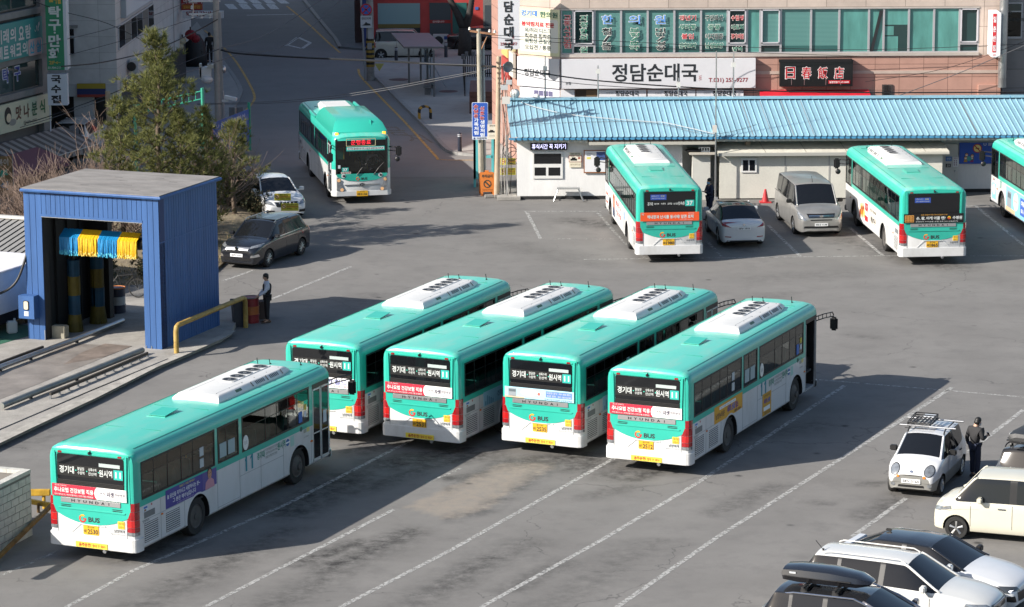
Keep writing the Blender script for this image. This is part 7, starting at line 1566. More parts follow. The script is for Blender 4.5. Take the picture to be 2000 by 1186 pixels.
b.build('fabric', t); b = MB(); O, U, V, N = b1f(0); b.tube([O+U*sA+V*(zb_+.02)+N*1.9, O+U*sB+V*(zb_+.02)+N*1.9], .025, STEEL); b.build('front_bar', t)
t = thing('red_awning', 'dull red awning at the far left edge below the striped one', 'awning'); b = MB(); sC, sD = s1(-60)-3, s1(30); O, U, V, N = b1f(0); zq = z1(15, 285)-.1; m = mat('awning_maroon', (.21, .08, .10), .7); b.add([O+U*sC+V*zq+N*1.0, O+U*sD+V*zq+N*1.0, O+U*sD+V*(zq-.5)+N*2.6, O+U*sC+V*(zq-.5)+N*2.6, O+U*sD+V*(zq-.75)+N*2.62, O+U*sC+V*(zq-.75)+N*2.62], [(0, 3, 2, 1), (3, 5, 4, 2)], m); b.build('fabric', t)
def bst(b, c):
    p = at(12, 392); f = frame((p.x, p.y, 0), (1, .1, 0), Zup); b.rect(f, -1.2, .15, .3, 1.9, .03, mat('banner_orange', (.22, .13, .05), .7, var=.1)); f2 = (f[0]+f[3]*.035, *f[1:]); c.text(f2, '떡볶이', -.2, 1.65, .7, .3, ink('#c8b8a8'), .003, .02); c.text(f2, '분', -.05, 1.15, .34, .36, ink('#2f9a80'), .003, .05); c.text(f2, '식', -.05, .65, .34, .36, ink('#2f7a9a'), .003, .05); b.cyl((p.x+.33, p.y, 0), (p.x+.33, p.y, 1.95), .02, STEEL)
sign('banner_stand', 'tan upright banner with coloured Korean letters at the left edge', 'banner', bst)
def gs(b, c):
    Yv = 139.6; p, q = atY(93, 137, Yv), atY(120, -30, Yv); b.bx(p.x, q.x+.16, Yv, Yv+.9, p.z, q.z, ink('#c9ccd0')); rY(b, Yv-.0, 92.5, -30, 121, 137, .012, ink('#258058'))
    for s, v0, v1 in (('오락실', -22, 8), ('탁', 12, 34), ('구', 38, 60), ('·', 62, 66), ('만', 68, 92), ('화', 94, 118)): tY(c, Yv-.016, s, 96 if len(s) > 1 else 95, v0, 118, v1, ink('#c9a040') if len(s) > 1 else ink('#cfcfc9'), .04) if s != '·' else tY(c, Yv-.016, s, 105, 62, 109, 66, ink('#cfcfc9'))
    tY(c, Yv-.016, '2F', 96, 119, 107, 126, ink('#c9a040'), .02); tY(c, Yv-.016, '←', 108, 120, 118, 125, ink('#c9a040'), .02); tY(c, Yv-.016, '011-9044-2131', 94, 130, 119, 135, ink('#cfcfc9'), .01)
sign('hanging_sign', 'tall green hanging sign with white Korean lettering on the left building', 'sign', gs)
def ns(b, c):
    Yv = 139.5; p, q = atY(94, 206, Yv), atY(124, 145, Yv); b.bx(p.x, q.x+.14, Yv, Yv+.5, p.z, q.z, ink('#c9ccd2'))
    for s, v in zip('국수집', (147, 166, 186)): tY(c, Yv-.004, s, 100, v, 119, v+16, ink('#1c1e20'), .04)
    b.cyl((p.x+.05, Yv+.2, p.z), (p.x+.05, Yv+.2, p.z-1.2), .03, ink('#c9ccd2'))
sign('hanging_sign', 'white box sign with three black Korean letters below the green hanging sign', 'sign', ns)
b2 = thing('grey_building', 'grey tiled building on the left street corner with a band of windows', 'building', (0, 0, 0)); G2 = tiles('tile_grey_dim', (.52, .51, .50), None, 1.6, .75, gap=.006, var=.12); P0 = Vector((-18.4, 146, 0)); U2 = Vector((.045, 1, 0)).normalized(); N2 = U2.cross(Vector(Zup)); b2f = lambda d: (P0+N2*d, U2, Vector(Zup), N2)
b = MB(); p = [P0, P0+U2*24, P0+U2*24-N2*10, Vector((-28, 146.2, 0))]; zg = 2.45
b.add([(q.x, q.y, zg) for q in p] + [(q.x, q.y, 12.5) for q in p], [(4, 5, 6, 7), (1, 0, 4, 5)[::1], (0, 3, 7, 4)[::1], (1, 5, 6, 2), (0, 1, 2, 3)], G2); b.build('wall', b2)
b = MB(); b.add([(q.x-.5, q.y+1.6, 0) for q in p] + [(q.x-.5, q.y+1.6, zg) for q in p], [(1, 0, 4, 5), (0, 3, 7, 4)], mat('shopfront_dark', (.02, .021, .022), .4)); b.cyl((P0.x-.3, P0.y+.3, 0), (P0.x-.3, P0.y+.3, zg), .3, G2, n=12); b.bx(-20.5, -19.6, 146.3, 146.9, 0, zg, G2); b.build('ground_floor', b2)
b = MB(); zf = lambda v: atY(170, v, 145.95).z
b.bx(-19.2-.0, -18.3, 145.9, 145.98, 2.45, 3.9, mat('ledge_pale', (.26, .26, .26), .7)) if False else None
rY(b, 145.96, 131, 55, 146, 107, .05, ink('#aeb0b4')); w_ = b.build('window', b2); b = MB(); rY(b, 145.9, 133, 57, 144, 70, .02, CARGLASS); rY(b, 145.9, 133, 73, 144, 105, .02, CARGLASS); b.build('pane', w_); b = MB(); rY(b, 145.96, 127, 49, 152, 54, .12, mat('ledge_grey', (.21, .205, .2), .8)); b.build('lintel', b2)
def sU(u): d = ray(u, 100); den = U2.x*d.y - U2.y*d.x; return (P0.y*d.x - P0.x*d.y)/den
def zU(u, v): return atY(u, v, (P0+U2*sU(u)).y).z
sa, sb_ = sU(231), sU(300); zt_, zb_ = zU(231, 50), zU(231, 98)
b = MB(); b.rect(b2f(.0), sa, zb_, sb_, zt_, .06, ink('#b4b6ba')); w_ = b.build('window', b2); n = 6
for k in range(n): b = MB(); b.rect(b2f(.062), sa+(sb_-sa)*k/n+.08, zb_+.08, sa+(sb_-sa)*(k+1)/n-.08, zt_-.08, .01, CARGLASS if k % 3 != 1 else mat('curtain_dim', (.12, .12, .11), .6)); b.build('pane', w_)
b = MB(); b.rect(b2f(.0), sU(238), zU(238, 36), sU(300), zU(238, 36)+2.2, .25, ink('#9da3aa')); b.rect(b2f(.252), sU(238)+.1, zU(238, 36)+.1, sU(300)-.1, zU(238, 36)+2.1, .01, ink('#c0c6cc')); o = tag(b.build('wall_sign'), 'pale wall sign above the window band of the grey street building', 'sign')
def flag(b, f, x0, z0, x1, z1): h = z1-z0; b.rect(f, x0, z0, x1, z1, .02, ink('#8c2f24')); b.rect(f, x0, z0+h*.2, x1, z1, .024, ink('#1c2a5c')); b.rect(f, x0, z0+h*.62, x1, z1, .028, ink('#a08a24'))
b = MB(); p, q = atY(151, 190, 145.95), atY(206, 163, 145.95); flag(b, FY(145.95), p.x, p.z, q.x, q.z); tag(b.build('striped_sign'), 'flat sign of yellow, blue and red stripes on the grey building front', 'sign')
b = MB(); b.rect(b2f(.0), sU(233), zU(236, 178), sU(262), zU(236, 158), .06, ink('#a9adb2')); flag(b, b2f(.062), sU(236), zU(236, 175), sU(244), zU(236, 161)); b.rect(b2f(.062), sU(246), zU(236, 177), sU(262), zU(236, 160), .01, ink('#1f3a7a')); tag(b.build('shopfront_sign'), 'blue and striped shop sign on the street side of the grey building', 'sign')
b = MB(); O, U, V, N = b2f(.1); c = O+U*(sU(250))+V*zU(250, 128); b.box((c.x+.25, c.y, c.z), (.4, .9, .6), mat('ac_unit_white', (.5, .5, .5), .5), rz=-.08); c2 = MB(); o = tag(b.build('air_conditioner_unit', bevel=.02), 'white air conditioner unit on the street side of the grey building', 'air conditioner'); c2.lathe([(.22, 0), (.22, .03)], BLACK, 16, (c.x+.1, c.y-.46, c.z), (0, -1, 0)); c2.build('fan_grille', o)
b3 = thing('street_building', 'dim shop building further up the left side of the street', 'building', (0, 0, 0)); b = MB(); b.add([(-18.6, 170.6, 0), (-24.2, 215, 0), (-34, 215, 0), (-34, 170.6, 0), (-18.6, 170.6, 13), (-24.2, 215, 13), (-34, 215, 13), (-34, 170.6, 13)], [(1, 0, 4, 5), (0, 3, 7, 4), (4, 5, 6, 7)[::-1]], mat('wall_dim', (.15, .142, .135), .8, var=.2)); b.build('wall', b3)
b = MB()
for k in range(6): x_ = -18.6-.126*(2+3.2*k); b.box((x_+.02, 172.7+3.2*k, 1.3), (.05, 2.5, 2.2), mat('dim_glass', (.03, .055, .055), .08), rz=.125)
b.build('shop_window', b3)
board('shop_sign', 'white sign with red Korean lettering behind the left utility pole', 'sign', 165.5, 357, 21, 437, 35, ink('#bcbdbf'), [('돼지갈비', 363, 22, 412, 32, ink('#7a2026'), .03)], .3); board('shop_sign', 'red and orange sign above the white one behind the left utility pole', 'sign', 166.5, 355, -20, 395, 19, ink('#8a1f22'), [('마산', 358, -6, 376, 7, ink('#c9b8b0'), .03), ('갈비', 378, -6, 394, 7, ink('#c9b8b0'), .03), ('24시 영업', 359, 11, 390, 17, ink('#c89a40'))], .3, lambda b, Y: rY(b, Y, 356, 9, 394, 18, .004, ink('#9a5a1c')))
for (u, v, r, c, lab) in ((356, 80, .22, '#b9b49a', 'pale round paper lantern, upper of two by the left shops'), (351, 90, .22, '#b9b49a', 'pale round paper lantern, lower of two by the left shops'), (372, 68, .3, '#7a1020', 'large red lantern hanging by the left shops'), (382, 76, .24, '#7a1020', 'small red lantern beside the large one by the left shops')):
    p = atY(u, v, 166); t = thing('lantern', lab, 'lantern', p); b = MB(); b.ball((0, 0, 0), r, mat('lantern' + c[1:], c, .7), 14, 8, (1, 1, .92)); b.build('shade', t, smooth=True); b = MB(); b.cyl((0, 0, r*.9), (0, 0, r+.12), .04, BLACK, n=8); b.build('cap', t)
# ------------------------------------------------------------------ red shop behind the plaza
rs = thing('red_shop', 'red fronted shop behind the plaza with shuttered windows', 'shop', (0, 186.2, 0)); RW = mat('shop_red', (.40, .045, .04), .6, var=.15, scale=1); b = MB(); b.bx(-8.35, 6, .0, 8, 0, 9, RW); b.build('wall', rs)
b = MB(); p, q = atY(738, 48, 186), atY(820, 7, 186); b.rect(frame((0, -.01, 0), (1, 0, 0), Zup), p.x, p.z, q.x, q.z, .03, mat('film_teal', (.22, .34, .36), .4)); b.rect(frame((0, -.01, 0), (1, 0, 0), Zup), p.x, p.z-.22, q.x, p.z, .04, mat('band_ochre', (.16, .12, .03), .6)); b.rect(frame((0, -.01, 0), (1, 0, 0), Zup), p.x, 0, q.x, p.z-.22, .03, DARKIN); b.build('window', rs)
b = MB(); p, q = atY(839, 62, 186), atY(880, 6, 186); b.rect(frame((0, -.01, 0), (1, 0, 0), Zup), p.x, 0, q.x, q.z, .03, mat('film_grey', (.06, .075, .085), .3)); b.rect(frame((0, -.01, 0), (1, 0, 0), Zup), q.x+.1, .2, q.x+.95, q.z, .03, mat('film_green', (.03, .12, .11), .3)); b.rect(frame((0, -.045, 0), (1, 0, 0), Zup), p.x, atY(839, 46, 186).z, q.x, atY(839, 40, 186).z, .01, ink('#9c2a26')); b.text(frame((0, -.06, 0), (1, 0, 0), Zup), '감사합니다', (p.x+q.x)/2-.1, atY(839, 43, 186).z, .7, .12, ink('#d9cfc9'), .003, .02); b.build('door', rs)
b = MB(); p = atY(931, 17, 186); b.rect(frame((0, -.02, 0), (1, 0, 0), Zup), p.x-.1, p.z-.08, p.x+.1, p.z+.08, .02, ink('#3a5fa8')); b.build('house_number', rs)
b = MB(); x = atY(944, 50, 186).x; b.bx(x, x+4, -1.2, .0, 0, 9, mat('wall_dim', (.15, .142, .135), .8)); b.bx(x+.1, x+1, -1.25, -1.2, .6, 2.6, mat('film_grey', (.06, .075, .085), .3)); b.build('side_bay', rs)
b = MB(); b.bx(-8.75, -8.4, -.8, .3, 0, 8, mat('post_blue', (.02, .04, .16), .5)); b.build('corner_post', rs)
t = thing('side_shops', 'row of dim shopfronts running up the street beside the red shop', 'shop', (0, 0, 0)); b = MB(); b.add([(-9.3, 187.5, 0), (-9.9, 225, 0), (-4, 225, 0), (-4, 195, 0)] + [(-9.3, 187.5, 9), (-9.9, 225, 9), (-4, 225, 9), (-4, 195, 9)], [(0, 4, 5, 1), (0, 3, 7, 4), (4, 7, 6, 5)], mat('wall_dim', (.15, .142, .135), .8)); b.build('wall', t); b = MB()
for k, c in enumerate(('#3a1a1c', '#5a5c60', '#26303c', '#6a2a2c', '#4a4c50', '#2c2c30')): b.bx(-9.36, -9.3, 188.2+4.2*k, 191.8+4.2*k, .2, 2.6, ink(c))
b.build('shopfront', t)
q = at(866, 84); t = thing('air_conditioner_unit', 'white air conditioner unit standing outside the red shop', 'air conditioner', (q.x-.1, 185.7, .1)); b = MB(); b.bx(-.46, .46, -.2, .2, 0, .72, mat('ac_unit_white', (.5, .5, .5), .5)); b.build('casing', t, bevel=.02); b = MB(); b.lathe([(.27, 0), (.27, .02), (.08, .03)], DKTRIM, 18, (-.12, -.2, .36), (0, -1, 0)); b.build('fan_grille', t); b = MB(); b.rect(frame((0, -.202, 0), (1, 0, 0), Zup), .2, .42, .4, .62, .004, ink('#2c4a8a')); b.build('label_plate', t)
# ------------------------------------------------------------------ poles, signs and street furniture
PC = mat('pole_concrete', (.34, .325, .30), .85, var=.15, scale=3); PS = mat('pole_steel_pale', (.36, .33, .27), .6, .2, var=.2, scale=3); INS = mat('insulator', (.6, .58, .54), .3)
q = at(428, 268); t = thing('utility_pole', 'tall pale concrete utility pole with white crossarm on the left of the street', 'utility pole', q); P1 = q
b = MB(); b.cyl((0, 0, 0), (0, 0, 10), .19, PC, .13, 14); b.build('pole_shaft', t, smooth=40); b = MB(); c = atY(428, 2, q.y).z
for dz in (0, -.62): b.box((-.55, 0, c+dz), (1.5, .1, .09), mat('arm_white', (.55, .55, .54), .5))
b.cyl((-1.1, 0, c-.62), (-1.1, 0, c), .03, STEEL); b.build('crossarm', t)
for x, z in ((-1.15, c+.1), (-1.15, c-.3), (-1.15, c-.75), (-.7, c-.75), (-.3, c-.75)): b = MB(); b.lathe([(.03, -.1), (.07, -.06), (.05, 0), (.07, .04), (.02, .1)], INS, 10, (x, 0, z)); b.build('insulator', t)
z0 = atY(428, 140, q.y).z; b = MB(); b.box((-.55, -.1, z0), (.55, .4, .5), mat('gear_white', (.55, .56, .57), .4, .2)); b.ball((-.5, -.25, z0-.35), .3, mat('gear_white', (.55, .56, .57), .4), 10, 8, (1, .6, .7)); b.box((-.8, -.1, z0+.05), (.1, .4, .7), STEEL); b.box((-.3, -.3, z0+.3), (.3, .2, .2), STEEL); b.ball((.3, 0, z0+.1), .16, STEEL, 10, 8, (.7, 1, 1.2)); b.build('switch_gear', t)
b = MB(); 
for k in range(3): b.cyl((.15+.05*k, -.12, 0), (.12+.04*k, -.1, 6), .03, mat('conduit', (.3, .3, .29), .6), n=6)
b.build('conduit', t)
q = at(724, 157); t = thing('utility_pole', 'street pole wrapped in black and yellow stripes beside the no parking sign', 'utility pole', q); b = MB(); b.cyl((0, 0, 0), (0, 0, 9), .22, mat('pole_dim', (.26, .25, .24), .8, var=.3, scale=3), .17, 14); b.build('pole_shaft', t, smooth=40); b = MB()
for k in range(12):
    m = BLACK if k % 2 else mat('wrap_yellow', (.30, .19, .03), .7)
    b.lathe([(.235, .75+.13*k), (.235, .88+.13*k)], m, 14)
b.build('striped_wrap', t); b = MB(); b.box((.05, -.24, 2.6), (.3, .03, .6), ink('#a8a8a6')); b.box((-.02, -.24, 1.9), (.25, .02, .35), ink('#8c8c8a')); b.build('poster_scraps', t)
q = at(714, 158); t = thing('no_parking_sign', 'round red and blue no parking sign over a white plate on a grey pole', 'sign', (q.x, q.y-.1, 0)); b = MB(); b.cyl((0, 0, 0), (-.25, 0, 6), .055, GREYM, n=10); b.build('pole', t); p = atY(715, 19, q.y-.2); f = frame((p.x-q.x, -.09, p.z), (1, 0, 0), Zup); b = MB(); b.disc(f, 0, 0, .32, .02, ink('#b0262c'), 28); b.disc(f, 0, 0, .25, .024, ink('#2f5fae'), 28)
for a in (45, 135): c_, s_ = math.cos(R(a)), math.sin(R(a)); b.plate(f, [(c_*.26-s_*.03, s_*.26+c_*.03), (c_*.26+s_*.03, s_*.26-c_*.03), (-c_*.26+s_*.03, -s_*.26-c_*.03), (-c_*.26-s_*.03, -s_*.26+c_*.03)], .028, ink('#b0262c'))
b.build('round_plate', t); b = MB(); z_ = atY(715, 42, q.y).z-p.z; b.rect(f, -.31, z_-.33, .31, z_+.33, .02, ink('#b9bcbf'), .03); o = b.build('white_plate', t); b = MB(); f2 = (f[0]+f[3]*.022, *f[1:]); b.text(f2, '견인지역', 0, z_+.18, .5, .14, ink('#1c1e20'), .003, .02); b.plate(f2, [(-.25, z_-.2), (.25, z_-.2), (.2, z_-.1), (.08, z_-.08), (-.02, z_), (-.1, z_-.12)], .003, ink('#1c1e20')); b.build('lettering', o)
b = MB(); p = atY(741, 130, q.y-.4); f = FY(q.y-.4); b.plate(f, [(p.x-.26, p.z+.16), (p.x+.26, p.z+.16), (p.x, p.z-.26)], .02, ink('#b3ad62')); tag(b.build('warning_sign'), 'small yellow triangle hanging by the striped pole', 'sign')
for (u, v, lab) in ((898, 296, 'dark blue bollard with white bands at the kerb corner'), (774, 122, 'dark bollard left of the bus shelter roof'), (871, 112, 'dark bollard right of the bus shelter roof')):
    q = at(u, v, .12); t = thing('bollard', lab, 'bollard', q, 0, 'bollards on the plaza'); b = MB(); b.lathe([(.1, 0), (.09, .8), (.075, .86), (.02, .88)], mat('bollard_navy', (.02, .024, .04), .4), 16); b.build('post', t, smooth=40); b = MB()
    for z in (.70, .77): b.lathe([(.096, z), (.096, z+.03)], ink('#c9ccd0'), 16)
    b.build('reflective_band', t)
q = at(830, 232, .12); t = thing('hoop_barrier', 'black and yellow striped steel hoops on the pavement', 'barrier', q, .2); b = MB(); 
for y in (-.16, 0, .16):
    pts = smooth_path([Vector((-.28, y, 0)), Vector((-.28, y, .4)), Vector((-.2, y, .56)), Vector((0, y, .62)), Vector((.2, y, .56)), Vector((.28, y, .4)), Vector((.28, y, 0))], 4)
    for i in range(len(pts)-1): b.cyl(pts[i], pts[i+1], .045, BLACK if (i//3) % 2 else mat('hoop_yellow', (.42, .25, .03), .5), n=8)
b.build('hoop', t)
t = thing('bus_shelter', 'grey flat roofed glass bus shelter on the plaza', 'bus shelter'); DM = mat('shelter_metal', (.15, .155, .165), .45, .3); zr = 2.55; b = MB(); P = [at(u, v, zr) for u, v in ((764, 68), (838, 68), (868, 95), (789, 95))]; b.add([p for p in P] + [(p.x, p.y, zr+.1) for p in P], [(0, 1, 2, 3), (7, 6, 5, 4), (0, 4, 5, 1), (1, 5, 6, 2), (2, 6, 7, 3), (3, 7, 4, 0)], mat('shelter_roof', (.15, .153, .157), .5, var=.1)); b.build('roof', t)
fr_, fl_ = at(848, 189, .12), at(828, 158, .12)
for p in (fr_, at(843, 172, .12), at(822, 160, .12), at(799, 163, .12)): b = MB(); b.box((p.x, p.y, (zr+.12)/2), (.1, .1, zr-.12), DM); b.build('post', t)
b = MB(); A = fr_; B = at(822, 150, .12); d = (B-A); b.add([(A.x, A.y, .4), (B.x, B.y, .4), (B.x, B.y, 2.4), (A.x, A.y, 2.4)], [(0, 1, 2, 3)], SHELTERGLASS); b.build('glass_panel', t); b = MB(); c = (A+B)/2; b.box((A.x-.2, A.y+.6, 1.6), (.04, .8, 1.0), mat('shelter_board', (.10, .12, .14), .4)); b.box((A.x-.25, A.y+.5, 1.95), (.03, .3, .3), ink('#b8bcc0')); b.box((A.x-.25, A.y+.6, 1.62), (.03, .7, .08), ink('#5f8fa0')); b.build('timetable_board', t)
b = MB(); e = at(835, 185, .12); b.box((e.x, e.y+1.2, .55), (.4, 3.2, .06), DM); 
for k in (0, 1.2, 2.4): b.bx(e.x-.15, e.x+.15, e.y+k-.1, e.y+k-.05, .12, .55, DM)
b.build('bench', t)
b = MB(); p0, p1 = atY(828, 94, 166), atY(872, 121, 166); b.cyl(p0, (p1.x, p1.y-1, .3), .025, GREYM, n=6); tag(b.build('stay_wire'), 'thin stay rod running down from the bus shelter roof', 'rod')
# railing and planter
t = thing('railing', 'black upright railing around the planter at the plaza edge', 'railing'); b = MB(); A, B, C = at(908, 188, .12), at(905, 150, .12), at(965, 150, .12); h = 1.3
for s0, s1_, n in ((A, B, 7), (B, C, 14)):
    for k in range(n+1): p = s0.lerp(s1_, k/n); b.cyl(p, (p.x, p.y, h), .03, BLACK, n=6)
    for z in (.3, h): b.cyl((s0.x, s0.y, z), (s1_.x, s1_.y, z), .035, BLACK, n=6)
b.build('bars', t); b = MB()
for u, v in ((904, 110), (911, 105), (925, 104), (907, 120)): p = atY(u, v, 166); b.cyl((p.x, 166, p.z-.14), (p.x, 166, p.z+.1), .09, ink('#5d6064'), n=10)
b.build('post_cap', t)
q = at(917, 222, .12); t = thing('planter', 'brown timber planter box beside the railing', 'planter', (q.x, q.y, 0)); b = MB()
for k in range(4): b.bx(0, 2.2, 0, 4.5, .12+.28*k, .38+.28*k, mat('planter_brown', (.12, .055, .045), .7, var=.2, scale=4))
b.build('box_side', t); b = MB(); b.bx(.05, 2.15, .05, 4.45, 1.0, 1.2, mat('soil', (.06, .05, .04), .9)); b.build('soil', t)
# pole cluster by the office
q = at(940, 372); t = thing('utility_pole', 'slim pale utility pole carrying the blue sign', 'utility pole', q); PA = q; b = MB(); h = atY(938, 57, q.y).z; b.cyl((0, 0, 0), (-.06, 0, h), .12, PS, .10, 12); b.cyl((.17, .1, 0), (.12, .1, h*.92), .06, GREYM, n=8); b.build('pole_shaft', t, smooth=40)
b = MB(); b.box((.1, -.05, h-.15), (1.1, .08, .08), mat('arm_rust', (.34, .17, .09), .7, var=.3), M=Matrix.Rotation(.15, 3, 'Y')); b.cyl((.3, -.05, h-.3), (.05, -.05, h-.85), .025, mat('arm_rust', (.34, .17, .09), .7)); b.build('crossarm', t)
for x in (-.45, .4, .62): b = MB(); b.lathe([(.02, 0), (.06, .03), (.04, .07), (.055, .1), (.02, .14)], INS, 10, (x, -.05, h-.1-.12*x)); b.build('insulator', t)
q2 = at(970, 384); t = thing('utility_pole', 'pale pole hung with cables, loudspeaker and white boxes at the office corner', 'utility pole', q2); PB = q2; b = MB(); h2 = atY(975, 110, q2.y).z; b.cyl((0, 0, 0), (.13, 0, h2), .12, mat('pole_tan', (.40, .32, .23), .7, var=.15, scale=3), .10, 12); b.build('pole_shaft', t, smooth=40)
b = MB(); zz = atY(988, 128, q2.y).z; b.lathe([(.06, -.18), (.07, -.05), (.12, .05), (.24, .22), (.23, .22), (.10, .05), (.001, .02)], GREYM, 16, (.42, -.2, zz), (.5, -1, -.1)); b.build('loudspeaker', t, smooth=50)
b = MB(); zb = atY(988, 195, q2.y).z; b.box((.42, -.15, zb), (.34, .2, .3), INS); b.box((.35, -.1, atY(985, 170, q2.y).z), (.3, .25, .2), mat('gear_white', (.55, .56, .57), .4)); b.box((.55, -.12, atY(994, 160, q2.y).z), (.25, .2, .18), mat('gear_white', (.55, .56, .57), .4)); b.build('junction_box', t)
b = MB(); random.seed(12)
for k in range(9): x = .2+.05*k; b.tube(smooth_path([Vector((x, -.1, h2-.3-.1*k)), Vector((x+.2*math.sin(k), -.15, h2*.7)), Vector((x+.05, -.1, h2*.45)), Vector((x+.1*math.sin(k*2), -.12, 1.2)), Vector((x, 0, .1))], 3), .012, BLACK if k % 3 else INS, 5)
for k in range(3): b.ring(frame((.55+.1*k, -.2-.02*k, 2.0-.15*k), (1, 0, 0), Zup), 0, 0, .27, .295, 0, 360, .02, BLACK, 20)
b.build('cable_loops', t)
b = MB(); 
for k in range(8): b.box((.09+.02*k, -.12, h2-.25-.22*k), (.16, .08, .06), mat('clamp', (.14, .10, .08), .7))
b.build('clamps', t)
for u, v, r in ((1006, 183, .21), (1048, 190, .15)): p = atY(u, v, 134.8); t = thing('globe_aerial', 'larger white globe on a stem at the left end of the blue roof' if r > .18 else 'smaller white globe on a stem at the left end of the blue roof', 'globe', p); b = MB(); b.ball((0, 0, 0), r, mat('globe_white', (.65, .64, .62), .3), 16, 10); b.build('globe', t, smooth=True); b = MB(); b.cyl((0, 0, -r-.3), (0, 0, -r+.02), .04, GREYM); b.build('stem', t)
def blue_sign(b, c):
    Yv = PA.y - .2; rY(b, Yv, 922, 200, 953, 273, .03, ink('#c9d2e0'), .05); rY(b, Yv-.03, 923, 201, 952, 267, .006, ink('#2a55ae'), .05)
    for s, u, v0 in (('손님은', 925, 204), ('신호는', 937, 208)):
        for i, ch in enumerate(s): tY(c, Yv-.038, ch, u, v0+9*i, u+9, v0+8+9*i, ink('#e4dede'), .07); tY(c, Yv-.043, ch, u+.5, v0+.5+9*i, u+8.5, v0+7.5+9*i, ink('#b8323c'), .03)
    for s, u, v0 in (('가족처럼', 926, 231), ('생명처럼', 938, 235)):
        for i, ch in enumerate(s): tY(c, Yv-.038, ch, u, v0+8.3*i, u+8.5, v0+7.5+8.3*i, ink('#dfe6f2'), .03)
    tY(c, Yv-.034, '수원여객', 931, 268.3, 950, 272.3, ink('#4a4f58'), .02); tY(c, Yv-.034, '▲', 924, 268.3, 929, 272, ink('#2a3a6a'))
sign('pole_sign', 'upright blue sign with red and white Korean lettering on the slim pole', 'sign', blue_sign)
board('idling_sign', 'cream sign with a small black car drawing beside the blue pole sign', 'sign', PA.y-.25, 952, 243, 977, 272, ink('#d5cfc0'), [('공회전 제한구역', 956, 244, 974, 247.5, ink('#5a564c'), .01)], .02, lambda b, Y: (rY(b, Y, 954, 256, 966, 259, .004, BLACK), rY(b, Y, 957, 254, 963, 256, .004, BLACK), rY(b, Y, 955, 264, 972, 264.6, .004, ink('#8a8678')), rY(b, Y, 955, 267, 970, 267.6, .004, ink('#8a8678'))))
t = thing('shelter_frame', 'turquoise steel frame booth behind the blue pole sign', 'booth', (0, 0, 0)); tq = mat('turquoise', (.10, .42, .45), .45, var=.1); b = MB(); Ay = PA.y+.5
def vb(u0, u1, v0, v1, m): p, q_ = atY(u0, v1, Ay), atY(u1, v0, Ay); b.bx(p.x, q_.x, Ay, Ay+.12, max(p.z, 0), q_.z, m)
for q_ in ((925, 934, 268, 350), (944, 949, 268, 350), (960, 968, 268, 340), (944, 962, 304, 309), (944, 962, 337, 342), (926, 968, 266, 270)): vb(*q_, tq)
p, q_ = atY(925, 350, Ay), atY(934, 268, Ay); b.bx(p.x, p.x+.1, Ay, Ay+1.4, .05, q_.z, tq); p, q_ = atY(960, 350, Ay), atY(968, 268, Ay); b.bx(q_.x-.08, q_.x, Ay, Ay+1.4, .05, q_.z, tq); b.build('steel_frame', t); b = MB(); vb(934, 944, 272, 345, mat('booth_dark', (.05, .06, .06), .5)); b.build('inner_panel', t)
ybt = [('금연구역 안내', '#5a4a20'), ('과태료 10만원', '#b0392c')]
for k, (u0, v0, u1, v1, Yv, lab) in enumerate(((977, 309, 1007, 322, 131.9, 'yellow no smoking notice, upper of two at the office corner'), (977, 328, 1007, 342, 131.8, 'yellow no smoking notice, lower of two at the office corner'), (536, 378, 568, 392, 122.6, 'yellow no smoking notice, upper of two in front of the white saloon'), (549, 397, 583, 412, 121.9, 'yellow no smoking notice, lower of two in front of the white saloon'))):
    board('no_smoking_notice', lab, 'notice', Yv, u0, v0, u1, v1, ink('#c9c03c'), [('흡연 절대 금지', u0+11, v0+1.5, u1-2, v0+4, ink('#5a4a20'), .02), ('금연구역입니다', u0+11, v0+5, u1-1, v0+8.5, ink('#b0392c'), .03), ('과태료 10만원', u0+11, v0+9.5, u1-2, v0+11.8, ink('#5a4a20'), .02)], .02, lambda b, Y, u0=u0, v0=v0: ban(b, Y, u0+5.5, v0+6.5, 4.3), 'yellow no smoking notices')
for u, v, Yv in ((543, 378, 122.7), (556, 398, 122.0), (575, 398, 122.0)):
    pass
def aframe(label, u, v, hh, txt, face):
    q = at(u, v); t = thing('sandwich_board', label, 'sandwich board', q, face); og = mat('board_orange', (.60, .18, .03), .5, var=.08)
    for s in (-1, 1):
        b = MB(); n = Vector((0, s*-.22, hh)); O = Vector((0, s*.25, 0)); V = n.normalized(); f = (O, Vector((-s, 0, 0)), V, Vector((-s, 0, 0)).cross(V)); L_ = n.length
        b.rect(f, -.3, .15, .3, L_, .03, og, .04); b.rect(f, -.3, 0, -.2, .16, .03, og); b.rect(f, .2, 0, .3, .16, .03, og); b.rect(f, -.08, L_, .08, L_+.08, .03, og); o = b.build('panel', t)
        c = MB(); f2 = (f[0]+f[3]*.034, *f[1:]); c.text(f2, txt, 0, L_*.84, .46, .14, ink('#2a3a34'), .003, .03); c.ring(f2, 0, L_*.5, .13, .17, 0, 360, .004, ink('#2a3a34'), 20); c.plate(f2, [(-.12, L_*.5+.08), (-.08, L_*.5+.12), (.12, L_*.5-.08), (.08, L_*.5-.12)], .004, ink('#2a3a34')); c.text(f2, '외부차량 주차금지', 0, L_*.24, .44, .06, ink('#5a3a24'), .003); c.build('lettering', o)
aframe('orange sandwich board with a no parking symbol beside the utility poles', 951, 380, .95, '주차금지', .15); q = at(553, 424); aframe('orange sandwich board behind the yellow notices in front of the white saloon', 553, 420, .75, '주차금지', -.1)
